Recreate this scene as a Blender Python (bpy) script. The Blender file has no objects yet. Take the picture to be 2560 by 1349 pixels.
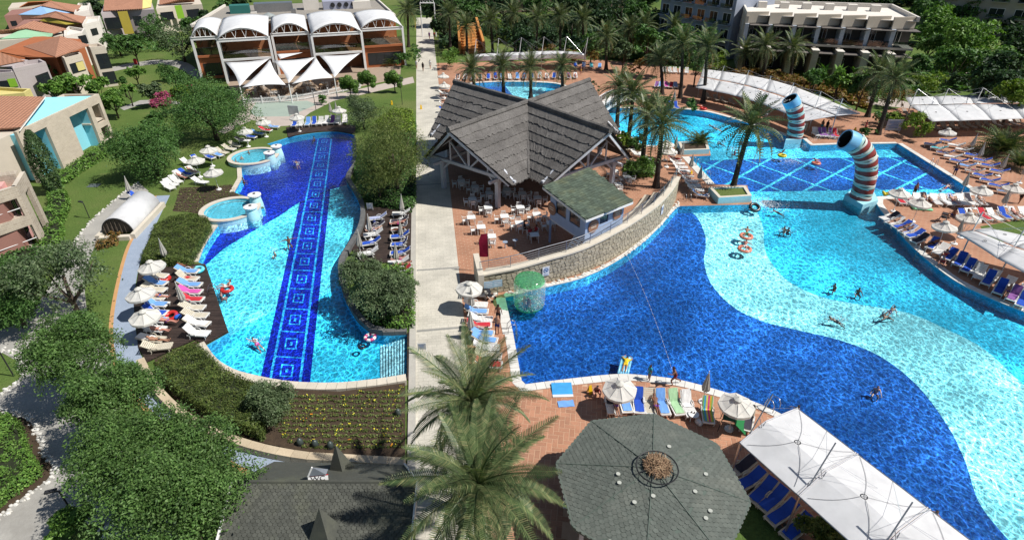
import bpy, math, random
import numpy as np
from mathutils import Vector, Matrix, noise
from mathutils.geometry import delaunay_2d_cdt

random.seed(7); RNG = np.random.default_rng(7)
scene = bpy.context.scene
COL = scene.collection
R = math.radians

# camera
FPX, PITCH, CAM_H = 1450.0, R(31.7), 26.0          # focal length in photo pixels, tilt, flying height
cam_data = bpy.data.cameras.new('camera'); cam = bpy.data.objects.new('camera', cam_data)
COL.objects.link(cam); scene.camera = cam
cam_data.sensor_width = 36; cam_data.lens = FPX / 2560 * 36
cam_data.clip_start = 0.3; cam_data.clip_end = 4000
cam.location = (0, 0, CAM_H); cam.rotation_euler = (math.pi/2 - PITCH, 0, 0)

# sky and sun
SUN_AZ, SUN_EL = R(101), R(53)                     # clockwise from +Y (straight ahead), above the horizon
world = bpy.data.worlds.new('World'); scene.world = world; world.use_nodes = True
wn = world.node_tree.nodes; wl = world.node_tree.links
bgn = wn['Background']; sky = wn.new('ShaderNodeTexSky'); sky.sky_type = 'NISHITA'; sky.sun_disc = False
sky.sun_elevation = SUN_EL; sky.sun_rotation = SUN_AZ; sky.altitude = 20; sky.air_density = 1.0; sky.dust_density = 0.6; sky.ozone_density = 1.2
wl.new(sky.outputs[0], bgn.inputs[0]); bgn.inputs[1].default_value = 0.066
sun_data = bpy.data.lights.new('sun', 'SUN'); sun = bpy.data.objects.new('sun', sun_data); COL.objects.link(sun)
sun_data.energy = 5.0; sun_data.angle = R(0.53); sun_data.color = (1.0, 0.965, 0.91)
SUN_DIR = Vector((math.sin(SUN_AZ)*math.cos(SUN_EL), math.cos(SUN_AZ)*math.cos(SUN_EL), math.sin(SUN_EL)))
sun.rotation_euler = SUN_DIR.to_track_quat('Z', 'Y').to_euler(); sun.location = (60, -20, 90)
scene.view_settings.view_transform = 'Standard'; scene.view_settings.look = 'None'
scene.view_settings.exposure = 0.26; scene.view_settings.gamma = 1.0; scene.view_settings.use_curve_mapping = False
scene.cycles.use_denoising = True; scene.cycles.max_bounces = 8; scene.cycles.transparent_max_bounces = 24
scene.cycles.diffuse_bounces = 3; scene.cycles.glossy_bounces = 3; scene.cycles.caustics_reflective = False; scene.cycles.caustics_refractive = False
scene.cycles.sample_clamp_indirect = 6

# survey: photo pixel -> point on the level z
_c, _s = math.cos(PITCH), math.sin(PITCH)
def at(x, y, z=0.0):
 u = (x-1280)/FPX; v = (y-674.5)/FPX
 d = (u, _c-v*_s, -_s-v*_c); t = (z-CAM_H)/d[2]
 return Vector((d[0]*t, d[1]*t, z))
def at2(x, y, z=0.0):
 p = at(x, y, z); return (p.x, p.y)
def P(*pts, z=0.0):
 return [at2(x, y, z) for x, y in pts]
def camd(p): return (Vector((p[0], p[1], p[2] if len(p) > 2 else 0)) - Vector((0, 0, CAM_H))).length

def pip(x, y, poly):
 n = len(poly); c = False; j = n-1
 for i in range(n):
  xi, yi = poly[i]; xj, yj = poly[j]
  if (yi > y) != (yj > y) and x < (xj-xi)*(y-yi)/(yj-yi)+xi: c = not c
  j = i
 return c
def spline(pts, n=6, closed=False):
 out = []; m = len(pts)
 for i in range(m if closed else m-1):
  if closed: p = [pts[(i+k-1) % m] for k in range(4)]
  else: p = [pts[max(0, min(m-1, i+k-1))] for k in range(4)]
  for k in range(n):
   t = k/n; q = []
   for a in range(len(pts[0])):
    q.append(0.5*((2*p[1][a])+(-p[0][a]+p[2][a])*t+(2*p[0][a]-5*p[1][a]+4*p[2][a]-p[3][a])*t*t+(-p[0][a]+3*p[1][a]-3*p[2][a]+p[3][a])*t**3))
   out.append(tuple(q))
 if not closed: out.append(tuple(pts[-1]))
 return out
def resample(pts, step, closed=False):
 pts = [Vector(p) for p in pts]
 if closed: pts = pts+[pts[0]]
 L = [0]
 for a, b in zip(pts, pts[1:]): L.append(L[-1]+(b-a).length)
 n = max(1, round(L[-1]/step)); out = []; k = 0
 for i in range(n+(0 if closed else 1)):
  d = min(L[-1], i*L[-1]/n)
  while k < len(L)-2 and L[k+1] < d: k += 1
  t = (d-L[k])/max(1e-9, L[k+1]-L[k]); out.append(tuple(pts[k].lerp(pts[k+1], t)))
 return out
def area(poly):
 return 0.5*sum(poly[i][0]*poly[(i+1) % len(poly)][1]-poly[(i+1) % len(poly)][0]*poly[i][1] for i in range(len(poly)))
def ccw(poly): return poly if area(poly) > 0 else poly[::-1]
def offset(pts, d, closed=True):
 "shift a polyline sideways by d (to its right for d > 0)"
 n = len(pts); out = []
 for i in range(n):
  a = Vector(pts[i-1] if closed or i else pts[i]).to_2d(); b = Vector(pts[i]).to_2d(); c = Vector(pts[(i+1) % n] if closed or i < n-1 else pts[i]).to_2d()
  t = ((b-a).normalized() if (b-a).length > 1e-6 else Vector((0, 0)))+((c-b).normalized() if (c-b).length > 1e-6 else Vector((0, 0)))
  t = t.normalized(); nn = Vector((t.y, -t.x))
  e = (c-b) if (c-b).length > 1e-6 else (b-a); e = e.normalized(); en = Vector((e.y, -e.x))
  k = max(0.5, nn.dot(en)); out.append((b.x+nn.x*d/k, b.y+nn.y*d/k))
 return out

# objects
LABELS = {}
def tag(o, label=None, cat=None, group=None, kind=None):
 if label:
  o['label'] = label
  LABELS.setdefault(label, []).append(o.name)
 if cat: o['category'] = cat
 if group: o['group'] = group
 if kind: o['kind'] = kind
 return o
def empty(name, loc=(0, 0, 0), rz=0.0, label=None, cat=None, group=None):
 o = bpy.data.objects.new(name, None); COL.objects.link(o); o.empty_display_size = 0.2
 o.location = loc; o.rotation_euler = (0, 0, rz); return tag(o, label, cat, group)
def link(name, me, parent=None, loc=None, rot=None, scale=None):
 o = bpy.data.objects.new(name, me); COL.objects.link(o)
 if parent: o.parent = parent
 if loc is not None: o.location = loc
 if rot is not None: o.rotation_euler = rot
 if scale is not None: o.scale = scale if hasattr(scale, '__len__') else (scale,)*3
 return o
def copy_tree(o, parent=None):
 c = o.copy(); COL.objects.link(c)
 if parent: c.parent = parent
 for ch in list(o.children): copy_tree(ch, c)
 return c

def npmesh(name, V, F, mat=None, smooth=False):
 "V (n,3); F (m,k) index array"
 V = np.asarray(V, np.float32); F = np.asarray(F, np.int32); me = bpy.data.meshes.new(name)
 m, k = F.shape
 me.vertices.add(len(V)); me.vertices.foreach_set('co', V.ravel())
 me.loops.add(m*k); me.loops.foreach_set('vertex_index', F.ravel())
 me.polygons.add(m); me.polygons.foreach_set('loop_start', np.arange(0, m*k, k, dtype=np.int32))
 try: me.polygons.foreach_set('loop_total', np.full(m, k, np.int32))
 except Exception: pass
 if smooth: me.polygons.foreach_set('use_smooth', np.ones(m, bool))
 me.update(calc_edges=True)
 if mat: me.materials.append(mat)
 return me

class MB:
 def __init__(s): s.v = []; s.f = []; s.m = []
 def add(s, vs, fs, mi=0):
  n = len(s.v); s.v += [tuple(v) for v in vs]; s.f += [tuple(i+n for i in f) for f in fs]; s.m += [mi]*len(fs); return s
 def box(s, c, size, rz=0.0, mi=0, M=None):
  hx, hy, hz = size[0]/2, size[1]/2, size[2]/2
  vs = [Vector((x*hx, y*hy, z*hz)) for z in (-1, 1) for x, y in ((-1, -1), (1, -1), (1, 1), (-1, 1))]
  T = Matrix.Translation(c) @ (M if M is not None else Matrix.Rotation(rz, 4, 'Z'))
  return s.add([T @ v for v in vs], [(3, 2, 1, 0), (4, 5, 6, 7), (0, 1, 5, 4), (1, 2, 6, 5), (2, 3, 7, 6), (3, 0, 4, 7)], mi)
 def bar(s, a, b, w, h=None, mi=0):
  a = Vector(a); b = Vector(b); d = b-a; L = d.length
  if L < 1e-6: return s
  q = d.to_track_quat('Y', 'Z').to_matrix().to_4x4()
  return s.box((a+b)/2, (w, L, h or w), mi=mi, M=q)
 def tube(s, pts, r, n=6, mi=0, cap=True):
  pts = [Vector(p) for p in pts]; m = len(pts); rs = r if hasattr(r, '__len__') else [r]*m
  vs = []; up = Vector((0, 0, 1)); prev = None
  for i, p in enumerate(pts):
   t = (pts[min(i+1, m-1)]-pts[max(i-1, 0)]).normalized()
   if prev is None:
    x = t.cross(up) if abs(t.dot(up)) < 0.95 else t.cross(Vector((1, 0, 0)))
   else: x = prev-t*prev.dot(t)
   x.normalize(); prev = x; y = t.cross(x)
   for k in range(n):
    a = 2*math.pi*k/n; vs.append(p+(x*math.cos(a)+y*math.sin(a))*rs[i])
  fs = [(i*n+k, i*n+(k+1) % n, (i+1)*n+(k+1) % n, (i+1)*n+k) for i in range(m-1) for k in range(n)]
  if cap: fs += [tuple(range(n-1, -1, -1)), tuple(range((m-1)*n, m*n))]
  return s.add(vs, fs, mi)
 def prism(s, poly, z0, z1, mi=0, bottom=True):
  poly = ccw(list(poly)); n = len(poly)
  vs = [(x, y, z0) for x, y in poly]+[(x, y, z1) for x, y in poly]
  fs = [(i, (i+1) % n, n+(i+1) % n, n+i) for i in range(n)]+[tuple(range(n, 2*n))]
  if bottom: fs.append(tuple(range(n-1, -1, -1)))
  return s.add(vs, fs, mi)
 def slab(s, pts, thick, mi=0):
  "closed plate: 3-D polygon thickened downwards along its normal"
  pts = [Vector(p) for p in pts]; n = len(pts)
  nr = Vector((0, 0, 0))
  for i in range(n): nr += pts[i].cross(pts[(i+1) % n])
  nr.normalize()
  if nr.z < 0: pts = pts[::-1]; nr = -nr
  lo = [p-nr*thick for p in pts]
  return s.add(lo+pts, [tuple(range(n-1, -1, -1)), tuple(range(n, 2*n))]+[(i, (i+1) % n, n+(i+1) % n, n+i) for i in range(n)], mi)
 def lathe(s, prof, n=12, c=(0, 0, 0), mi=0, cap=True):
  vs = []; m = len(prof)
  for r, z in prof:
   for k in range(n):
    a = 2*math.pi*k/n; vs.append((c[0]+r*math.cos(a), c[1]+r*math.sin(a), c[2]+z))
  fs = [(i*n+k, i*n+(k+1) % n, (i+1)*n+(k+1) % n, (i+1)*n+k) for i in range(m-1) for k in range(n)]
  if cap: fs += [tuple(range(n-1, -1, -1)), tuple(range((m-1)*n, m*n))]
  return s.add(vs, fs, mi)
 def mesh(s, name, mats, smooth=False):
  me = bpy.data.meshes.new(name); me.from_pydata(s.v, [], s.f)
  mats = mats if isinstance(mats, (list, tuple)) else [mats]
  for m in mats: me.materials.append(m)
  if len(mats) > 1: me.polygons.foreach_set('material_index', s.m)
  if smooth: me.polygons.foreach_set('use_smooth', [True]*len(s.f))
  me.update(); return me
 def build(s, name, mats, parent=None, smooth=False, loc=None, rot=None):
  return link(name, s.mesh(name, mats, smooth), parent, loc, rot)

def pieces(name, items, mat, parent, maxn=300, plural=None):
 "items: [(verts, faces)]; the nearest maxn become objects of their own, the rest one mass"
 def key(it):
  n = len(it[0]); return camd([sum(v[k] for v in it[0])/n for k in range(3)])
 items = sorted(items, key=key)
 for vs, fs in items[:maxn]:
  me = bpy.data.meshes.new(name); me.from_pydata([tuple(v) for v in vs], [], fs); me.materials.append(mat); me.update()
  link(name, me, parent)
 if len(items) > maxn:
  b = MB()
  for vs, fs in items[maxn:]: b.add(vs, fs)
  o = b.build(plural or name+'s', mat, parent); o['kind'] = 'stuff'

# materials
MATS = {}
def nodes(name):
 m = bpy.data.materials.new(name); m.use_nodes = True; nt = m.node_tree
 return m, nt, nt.nodes, nt.links, nt.nodes['Principled BSDF']
def coords(nt, world_space=True, scale=None, rot=None):
 n = nt.nodes
 if world_space: src = n.new('ShaderNodeNewGeometry').outputs['Position']
 else: src = n.new('ShaderNodeTexCoord').outputs['Object']
 if scale is None and rot is None: return src
 mp = n.new('ShaderNodeMapping'); nt.links.new(src, mp.inputs[0])
 if scale is not None: mp.inputs['Scale'].default_value = scale if hasattr(scale, '__len__') else (scale,)*3
 if rot is not None: mp.inputs['Rotation'].default_value = rot
 return mp.outputs[0]
def ramp(nt, fac, stops):
 r = nt.nodes.new('ShaderNodeValToRGB'); e = r.color_ramp.elements
 while len(e) < len(stops): e.new(0.5)
 for el, (p, c) in zip(e, stops): el.position = p; el.color = (*c, 1) if len(c) == 3 else c
 nt.links.new(fac, r.inputs[0]); return r.outputs[0]
def mixc(nt, fac, a, b, blend='MIX'):
 m = nt.nodes.new('ShaderNodeMix'); m.data_type = 'RGBA'; m.blend_type = blend
 for sock, v in ((m.inputs[0], fac), (m.inputs[6], a), (m.inputs[7], b)):
  if isinstance(v, (int, float)): sock.default_value = v
  elif isinstance(v, tuple): sock.default_value = (*v, 1)
  else: nt.links.new(v, sock)
 return m.outputs[2]
def mth(nt, op, a, b=None, c=None):
 m = nt.nodes.new('ShaderNodeMath'); m.operation = op
 for i, v in enumerate((a, b, c)):
  if v is None: continue
  if isinstance(v, (int, float)): m.inputs[i].default_value = v
  else: nt.links.new(v, m.inputs[i])
 return m.outputs[0]
def noisef(nt, vec, scale, detail=4, rough=0.55):
 t = nt.nodes.new('ShaderNodeTexNoise'); t.inputs['Scale'].default_value = scale; t.inputs['Detail'].default_value = detail; t.inputs['Roughness'].default_value = rough
 nt.links.new(vec, t.inputs['Vector']); return t.outputs['Fac']
def bumpn(nt, h, strength, dist, bsdf):
 b = nt.nodes.new('ShaderNodeBump'); b.inputs['Strength'].default_value = strength; b.inputs['Distance'].default_value = dist
 nt.links.new(h, b.inputs['Height']); nt.links.new(b.outputs[0], bsdf.inputs['Normal'])
def piece_rand(nt):
 "a random number for each loose piece and each object"
 g = nt.nodes.new('ShaderNodeNewGeometry'); o = nt.nodes.new('ShaderNodeObjectInfo')
 return mth(nt, 'FRACT', mth(nt, 'ADD', g.outputs['Random Per Island'], mth(nt, 'MULTIPLY', o.outputs['Random'], 7.31)))
def mat(name, c1, c2=None, rough=0.7, scale=2.0, bump=0.0, bscale=None, world_space=True, rnd=0.0, fine=0.0, spec=0.3, detail=5, dirt=None, dscale=0.35, metal=0.0):
 "plain weathered surface: two tones by noise, per-piece brightness, fine relief, dirt patches"
 if name in MATS: return MATS[name]
 m, nt, n, l, b = nodes(name); c2 = c2 or tuple(x*0.75 for x in c1)
 vec = coords(nt, world_space)
 col = mixc(nt, ramp(nt, noisef(nt, vec, scale, detail), [(0.3, (0, 0, 0)), (0.7, (1, 1, 1))]), c1, c2)
 if fine: col = mixc(nt, 1.0, col, ramp(nt, noisef(nt, vec, scale*9, 3), [(0.25, (1-fine,)*3), (0.75, (1+fine*0.5,)*3)]), 'MULTIPLY')
 if dirt:
  col = mixc(nt, ramp(nt, noisef(nt, vec, dscale, 6, 0.65), [(0.5, (0, 0, 0)), (0.72, (0.8, 0.8, 0.8))]), col, dirt)
 if rnd:
  r = piece_rand(nt); col = mixc(nt, 1.0, col, ramp(nt, r, [(0, (1-rnd,)*3), (1, (1+rnd*0.7,)*3)]), 'MULTIPLY')
 l.new(col, b.inputs['Base Color']); b.inputs['Roughness'].default_value = rough; b.inputs['Specular IOR Level'].default_value = spec; b.inputs['Metallic'].default_value = metal
 if bump: bumpn(nt, noisef(nt, vec, bscale or scale*6, 4), bump, 0.03, b)
 MATS[name] = m; return m
GAIN = 1.38
def leafmat(name, c1, c2, c3=None, rough=0.55, trans=0.25, big=0.6):
 "foliage: colour varies leaf by leaf and in larger patches, light passes through the blades"
 if name in MATS: return MATS[name]
 m, nt, n, l, b = nodes(name); r = piece_rand(nt); c1, c2, c3 = (tuple(min(0.8, x*GAIN) for x in q) if q else None for q in (c1, c2, c3))
 col = ramp(nt, r, [(0, c1), (0.6, c2), (1, c3 or c2)])
 col = mixc(nt, 1.0, col, ramp(nt, noisef(nt, coords(nt), big*1.8, 3, 0.6), [(0.32, (0.58,)*3), (0.68, (1.28,)*3)]), 'MULTIPLY')
 l.new(col, b.inputs['Base Color']); b.inputs['Roughness'].default_value = rough; b.inputs['Specular IOR Level'].default_value = 0.25
 tr = n.new('ShaderNodeBsdfTranslucent'); mx = n.new('ShaderNodeMixShader'); mx.inputs[0].default_value = trans
 l.new(mixc(nt, 1.0, col, (1.1, 1.25, 0.5), 'MULTIPLY'), tr.inputs[0]); l.new(b.outputs[0], mx.inputs[1]); l.new(tr.outputs[0], mx.inputs[2])
 l.new(mx.outputs[0], n['Material Output'].inputs[0]); MATS[name] = m; return m
def fabric(name, c, rough=0.8, trans=0.25):
 if name in MATS: return MATS[name]
 m, nt, n, l, b = nodes(name); vec = coords(nt, False)
 col = mixc(nt, ramp(nt, noisef(nt, vec, 1.3, 4), [(0.35, (0, 0, 0)), (0.7, (1, 1, 1))]), c, tuple(x*0.88 for x in c))
 l.new(col, b.inputs['Base Color']); b.inputs['Roughness'].default_value = rough; b.inputs['Specular IOR Level'].default_value = 0.2
 if trans:
  tr = n.new('ShaderNodeBsdfTranslucent'); mx = n.new('ShaderNodeMixShader'); mx.inputs[0].default_value = trans
  l.new(col, tr.inputs[0]); l.new(b.outputs[0], mx.inputs[1]); l.new(tr.outputs[0], mx.inputs[2]); l.new(mx.outputs[0], n['Material Output'].inputs[0])
 MATS[name] = m; return m
ORD = 'first second third fourth fifth sixth seventh eighth ninth tenth eleventh twelfth thirteenth fourteenth fifteenth sixteenth seventeenth eighteenth nineteenth twentieth'.split()
# surfaces
def grassmat():
 m, nt, n, l, b = nodes('grass'); v = coords(nt)
 c = ramp(nt, noisef(nt, v, 0.09, 5, 0.6), [(0.3, (0.068, 0.118, 0.028)), (0.5, (0.098, 0.148, 0.036)), (0.72, (0.15, 0.168, 0.058))])
 c = mixc(nt, 1.0, c, ramp(nt, noisef(nt, v, 6.0, 6, 0.7), [(0.25, (0.55,)*3), (0.7, (1.25,)*3)]), 'MULTIPLY')
 c = mixc(nt, ramp(nt, noisef(nt, v, 0.5, 5, 0.7), [(0.6, (0, 0, 0)), (0.78, (0.55, 0.55, 0.55))]), c, (0.17, 0.145, 0.07))
 l.new(c, b.inputs['Base Color']); b.inputs['Roughness'].default_value = 0.9; b.inputs['Specular IOR Level'].default_value = 0.1
 bumpn(nt, noisef(nt, v, 14, 4), 0.9, 0.06, b); return m
def pavemat(name, c1, c2, joint, bw, bh, rot=0.0, mortar=0.02, off=0.5, var=0.25, rough=0.8):
 m, nt, n, l, b = nodes(name); v = coords(nt, True, None, (0, 0, rot))
 br = n.new('ShaderNodeTexBrick'); l.new(v, br.inputs['Vector']); br.offset = off
 br.inputs['Color1'].default_value = (*c1, 1); br.inputs['Color2'].default_value = (*c2, 1); br.inputs['Mortar'].default_value = (*joint, 1)
 br.inputs['Scale'].default_value = 1; br.inputs['Mortar Size'].default_value = mortar; br.inputs['Brick Width'].default_value = bw; br.inputs['Row Height'].default_value = bh; br.inputs['Mortar Smooth'].default_value = 0.3
 c = mixc(nt, 1.0, br.outputs[0], ramp(nt, noisef(nt, coords(nt), 0.45, 6, 0.65), [(0.25, (1-var,)*3), (0.75, (1+var*0.5,)*3)]), 'MULTIPLY')
 c = mixc(nt, 1.0, c, ramp(nt, noisef(nt, coords(nt), 9, 3), [(0.3, (0.9,)*3), (0.7, (1.08,)*3)]), 'MULTIPLY')
 l.new(c, b.inputs['Base Color']); b.inputs['Roughness'].default_value = rough; b.inputs['Specular IOR Level'].default_value = 0.25
 bumpn(nt, br.outputs['Fac'], -0.35, 0.01, b); return m
def mosaic(name, dark, light, amount=0.35, scale=9.0):
 "small glass mosaic tiles, each a slightly different blue"
 m, nt, n, l, b = nodes(name); v = coords(nt, True, (scale,)*3)
 wn_ = n.new('ShaderNodeTexWhiteNoise'); wn_.noise_dimensions = '3D'
 fl = n.new('ShaderNodeVectorMath'); fl.operation = 'FLOOR'; l.new(v, fl.inputs[0]); l.new(fl.outputs[0], wn_.inputs['Vector'])
 c = mixc(nt, ramp(nt, wn_.outputs['Value'], [(0.0, (0, 0, 0)), (1.0, (amount,)*3)]), dark, light)
 c = mixc(nt, 1.0, c, ramp(nt, noisef(nt, coords(nt), 0.3, 3), [(0.3, (0.9,)*3), (0.7, (1.1,)*3)]), 'MULTIPLY')
 l.new(c, b.inputs['Base Color']); b.inputs['Roughness'].default_value = 0.5; b.inputs['Specular IOR Level'].default_value = 0.1; return m
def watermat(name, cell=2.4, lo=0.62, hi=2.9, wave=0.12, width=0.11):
 "clear pool water: bump ripples reflect the sky, a caustic light net is painted into the transparent tint"
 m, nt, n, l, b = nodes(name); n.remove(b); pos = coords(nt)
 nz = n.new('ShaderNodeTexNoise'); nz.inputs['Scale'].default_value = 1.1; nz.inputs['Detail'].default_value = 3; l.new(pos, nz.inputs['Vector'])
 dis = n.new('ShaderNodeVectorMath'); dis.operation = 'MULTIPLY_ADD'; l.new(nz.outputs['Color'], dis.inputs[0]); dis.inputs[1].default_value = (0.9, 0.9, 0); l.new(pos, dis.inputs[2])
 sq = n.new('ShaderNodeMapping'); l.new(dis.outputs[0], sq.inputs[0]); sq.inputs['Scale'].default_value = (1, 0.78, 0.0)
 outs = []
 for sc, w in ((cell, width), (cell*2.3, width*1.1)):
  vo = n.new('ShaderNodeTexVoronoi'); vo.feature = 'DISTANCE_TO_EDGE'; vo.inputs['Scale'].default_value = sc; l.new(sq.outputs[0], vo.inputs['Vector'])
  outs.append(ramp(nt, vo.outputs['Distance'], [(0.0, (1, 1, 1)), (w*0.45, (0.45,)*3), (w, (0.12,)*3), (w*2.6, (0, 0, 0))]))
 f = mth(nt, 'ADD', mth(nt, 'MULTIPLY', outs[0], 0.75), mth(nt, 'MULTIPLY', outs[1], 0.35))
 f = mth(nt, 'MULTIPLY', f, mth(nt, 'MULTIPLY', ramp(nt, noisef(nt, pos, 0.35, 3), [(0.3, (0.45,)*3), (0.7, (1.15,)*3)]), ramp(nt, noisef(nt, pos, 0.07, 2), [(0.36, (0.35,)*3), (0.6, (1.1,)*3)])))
 val = mth(nt, 'ADD', lo, mth(nt, 'MULTIPLY', f, hi-lo))  # caustic light drawn as a cell pattern in the transmission colour
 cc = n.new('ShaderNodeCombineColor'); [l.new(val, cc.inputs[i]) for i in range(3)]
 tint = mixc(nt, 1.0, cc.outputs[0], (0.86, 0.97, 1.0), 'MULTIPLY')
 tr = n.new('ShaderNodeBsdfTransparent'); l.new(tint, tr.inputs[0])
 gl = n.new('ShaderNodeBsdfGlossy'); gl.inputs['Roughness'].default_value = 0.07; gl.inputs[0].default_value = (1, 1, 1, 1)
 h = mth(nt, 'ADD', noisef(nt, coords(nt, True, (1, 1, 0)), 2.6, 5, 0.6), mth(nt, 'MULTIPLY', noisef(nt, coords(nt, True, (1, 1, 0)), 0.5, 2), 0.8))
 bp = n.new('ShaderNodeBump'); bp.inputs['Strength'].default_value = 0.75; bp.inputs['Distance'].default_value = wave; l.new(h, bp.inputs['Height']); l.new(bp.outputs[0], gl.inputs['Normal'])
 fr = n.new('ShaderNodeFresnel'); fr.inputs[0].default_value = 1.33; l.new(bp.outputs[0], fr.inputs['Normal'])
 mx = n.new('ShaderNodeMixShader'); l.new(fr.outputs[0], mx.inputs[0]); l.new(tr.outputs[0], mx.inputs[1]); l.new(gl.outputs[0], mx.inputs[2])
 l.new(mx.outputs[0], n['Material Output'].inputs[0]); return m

GRASS = grassmat()
PAVE = pavemat('pale_paving', (0.55, 0.515, 0.435), (0.50, 0.468, 0.395), (0.40, 0.375, 0.315), 0.62, 0.31, R(-7.8), 0.016, var=0.28)
CONC = mat('grey_concrete', (0.36, 0.345, 0.31), (0.30, 0.29, 0.265), 0.85, 0.7, 0.3, 20, fine=0.12, dirt=(0.24, 0.225, 0.2))
BLUEP = mat('blue_grey_rubber', (0.30, 0.355, 0.44), (0.26, 0.315, 0.40), 0.85, 1.5, 0.4, 40, fine=0.2)
ORANGE_EDGE = mat('orange_edging', (0.52, 0.29, 0.12), (0.45, 0.25, 0.11), 0.8, 1.5, fine=0.15)
TERRA = pavemat('terracotta_paving', (0.40, 0.195, 0.118), (0.35, 0.168, 0.10), (0.43, 0.265, 0.175), 0.62, 0.31, R(-8), 0.035, var=0.3)
TERRA_TILE = mat('terracotta_tile', (0.43, 0.212, 0.128), (0.375, 0.182, 0.108), 0.75, 1.6, 0.25, 20, rnd=0.16, fine=0.15, dirt=(0.32, 0.175, 0.115))
JOINT = mat('pale_joint', (0.52, 0.34, 0.23), (0.46, 0.29, 0.19), 0.9, 3)
COPE = mat('pale_stone_coping', (0.60, 0.545, 0.45), (0.53, 0.475, 0.385), 0.75, 1.2, 0.2, 25, rnd=0.07, fine=0.1)
WHITE_COPE = mat('white_stone_coping', (0.66, 0.64, 0.59), (0.58, 0.56, 0.515), 0.7, 1.4, 0.2, 25, rnd=0.07, fine=0.1)
BEIGE_STONE = mat('beige_cut_stone', (0.53, 0.44, 0.31), (0.45, 0.36, 0.25), 0.8, 1.4, 0.3, 20, rnd=0.1, fine=0.15)
SOIL = mat('soil', (0.075, 0.05, 0.03), (0.045, 0.03, 0.02), 0.95, 3, 0.9, 12, fine=0.35)
PLAZA = mat('green_grey_plaza', (0.31, 0.37, 0.31), (0.28, 0.335, 0.285), 0.85, 0.6, fine=0.1)
PINKP = mat('pinkish_path', (0.45, 0.385, 0.335), (0.405, 0.345, 0.30), 0.85, 0.6, fine=0.1)
DARKWALL = mat('dark_grey_stone', (0.15, 0.15, 0.145), (0.10, 0.10, 0.10), 0.8, 1.5, 0.4, 12, fine=0.25)
PEBBLE = mat('white_pebble', (0.62, 0.60, 0.55), (0.5, 0.48, 0.44), 0.7, 3, rnd=0.3)
T_DEEP = mosaic('mosaic_deep_blue', (0.002, 0.008, 0.22), (0.005, 0.03, 0.36), 0.7)
T_NAVY = mosaic('mosaic_navy', (0.003, 0.006, 0.20), (0.004, 0.02, 0.33), 0.7)
T_BLUE = mosaic('mosaic_blue', (0.005, 0.052, 0.26), (0.02, 0.125, 0.40), 0.8)
T_CYAN = mosaic('mosaic_cyan', (0.02, 0.42, 0.66), (0.06, 0.52, 0.72), 0.8)
T_PALE = mosaic('mosaic_pale', (0.19, 0.58, 0.66), (0.31, 0.66, 0.70), 0.8)
T_LAG = mosaic('mosaic_turquoise', (0.055, 0.47, 0.62), (0.13, 0.55, 0.66), 0.8); T_LINE = mosaic('mosaic_line_blue', (0.015, 0.22, 0.55), (0.03, 0.3, 0.62), 0.8)
T_AQUA = mosaic('mosaic_aqua', (0.045, 0.45, 0.66), (0.10, 0.52, 0.68), 0.8)
T_WALL = mosaic('mosaic_wall', (0.04, 0.36, 0.62), (0.08, 0.46, 0.68), 0.8)
T_STEP = mosaic('mosaic_step', (0.30, 0.60, 0.70), (0.4, 0.66, 0.72), 0.8)
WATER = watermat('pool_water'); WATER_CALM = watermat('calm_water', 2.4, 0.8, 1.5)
FLOOR = -0.85; WLEV = -0.13

# pool outlines (deck level)
lp = spline(P((722, 343), (760, 336), (800, 331), (844, 330), (888, 338)), 4)
lp += spline(P((892, 372), (888, 410), (866, 446), (876, 470), (894, 500), (903, 535), (896, 575), (872, 618), (850, 655), (849, 700), (862, 748), (892, 802), (928, 834)), 4)
lp += P((958, 838), (1017, 836), (1016, 946))
lp += spline(P((950, 957), (850, 967), (760, 966), (700, 960), (640, 948), (590, 934), (545, 906), (514, 864)), 3)
lp += P((572, 831), (515, 663))
lp += spline(P((496, 655), (510, 618), (530, 585), (548, 560)), 3)
lp += P((575, 548), (660, 520), (640, 500), (586, 481), (606, 446), (604, 420), (625, 412), (700, 392), (690, 368), (668, 360))
LEFT = lp
rp = P((1263, 744)) + spline(P((1365, 717), (1450, 697), (1530, 660), (1600, 612), (1650, 566), (1690, 520), (1700, 515)), 4)
rp += P((1796, 513), (1881, 511), (1868, 463), (1788, 461), (1722, 392), (1777, 389), (1775, 376), (1700, 372), (1685, 364))
rp += spline(P((1640, 364), (1602, 361), (1566, 338), (1530, 314), (1500, 296)), 3) + P((1470, 282), (1425, 262))
rp += spline(P((1412, 243), (1360, 250), (1280, 252), (1210, 247), (1165, 236), (1150, 224), (1170, 211), (1225, 206), (1290, 205), (1360, 207), (1400, 212), (1422, 226)), 3)
rp += P((1455, 244), (1500, 262)) + spline(P((1550, 271), (1620, 271), (1700, 273), (1762, 279), (1818, 293), (1874, 310), (1945, 332)), 3)
rp += P((1968, 342), (2006, 346), (2027, 364), (2100, 361), (2244, 359), (2438, 481), (2313, 487), (2192, 492))
rp += spline(P((2190, 507), (2204, 528), (2245, 579), (2292, 628), (2333, 662), (2385, 701), (2463, 740), (2560, 780), (2700, 832), (2900, 890)), 3)
rp += P((3000, 1349), (2800, 1600), (2560, 1480)) + spline(P((2400, 1349), (2150, 1165), (1985, 1053), (1889, 1006), (1807, 979), (1701, 950), (1608, 938), (1549, 935), (1467, 942), (1350, 956), (1306, 962)), 4)
rp += P((1283, 834))
RIGHT = rp
POOLS = [ccw(LEFT), ccw(RIGHT)]

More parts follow.
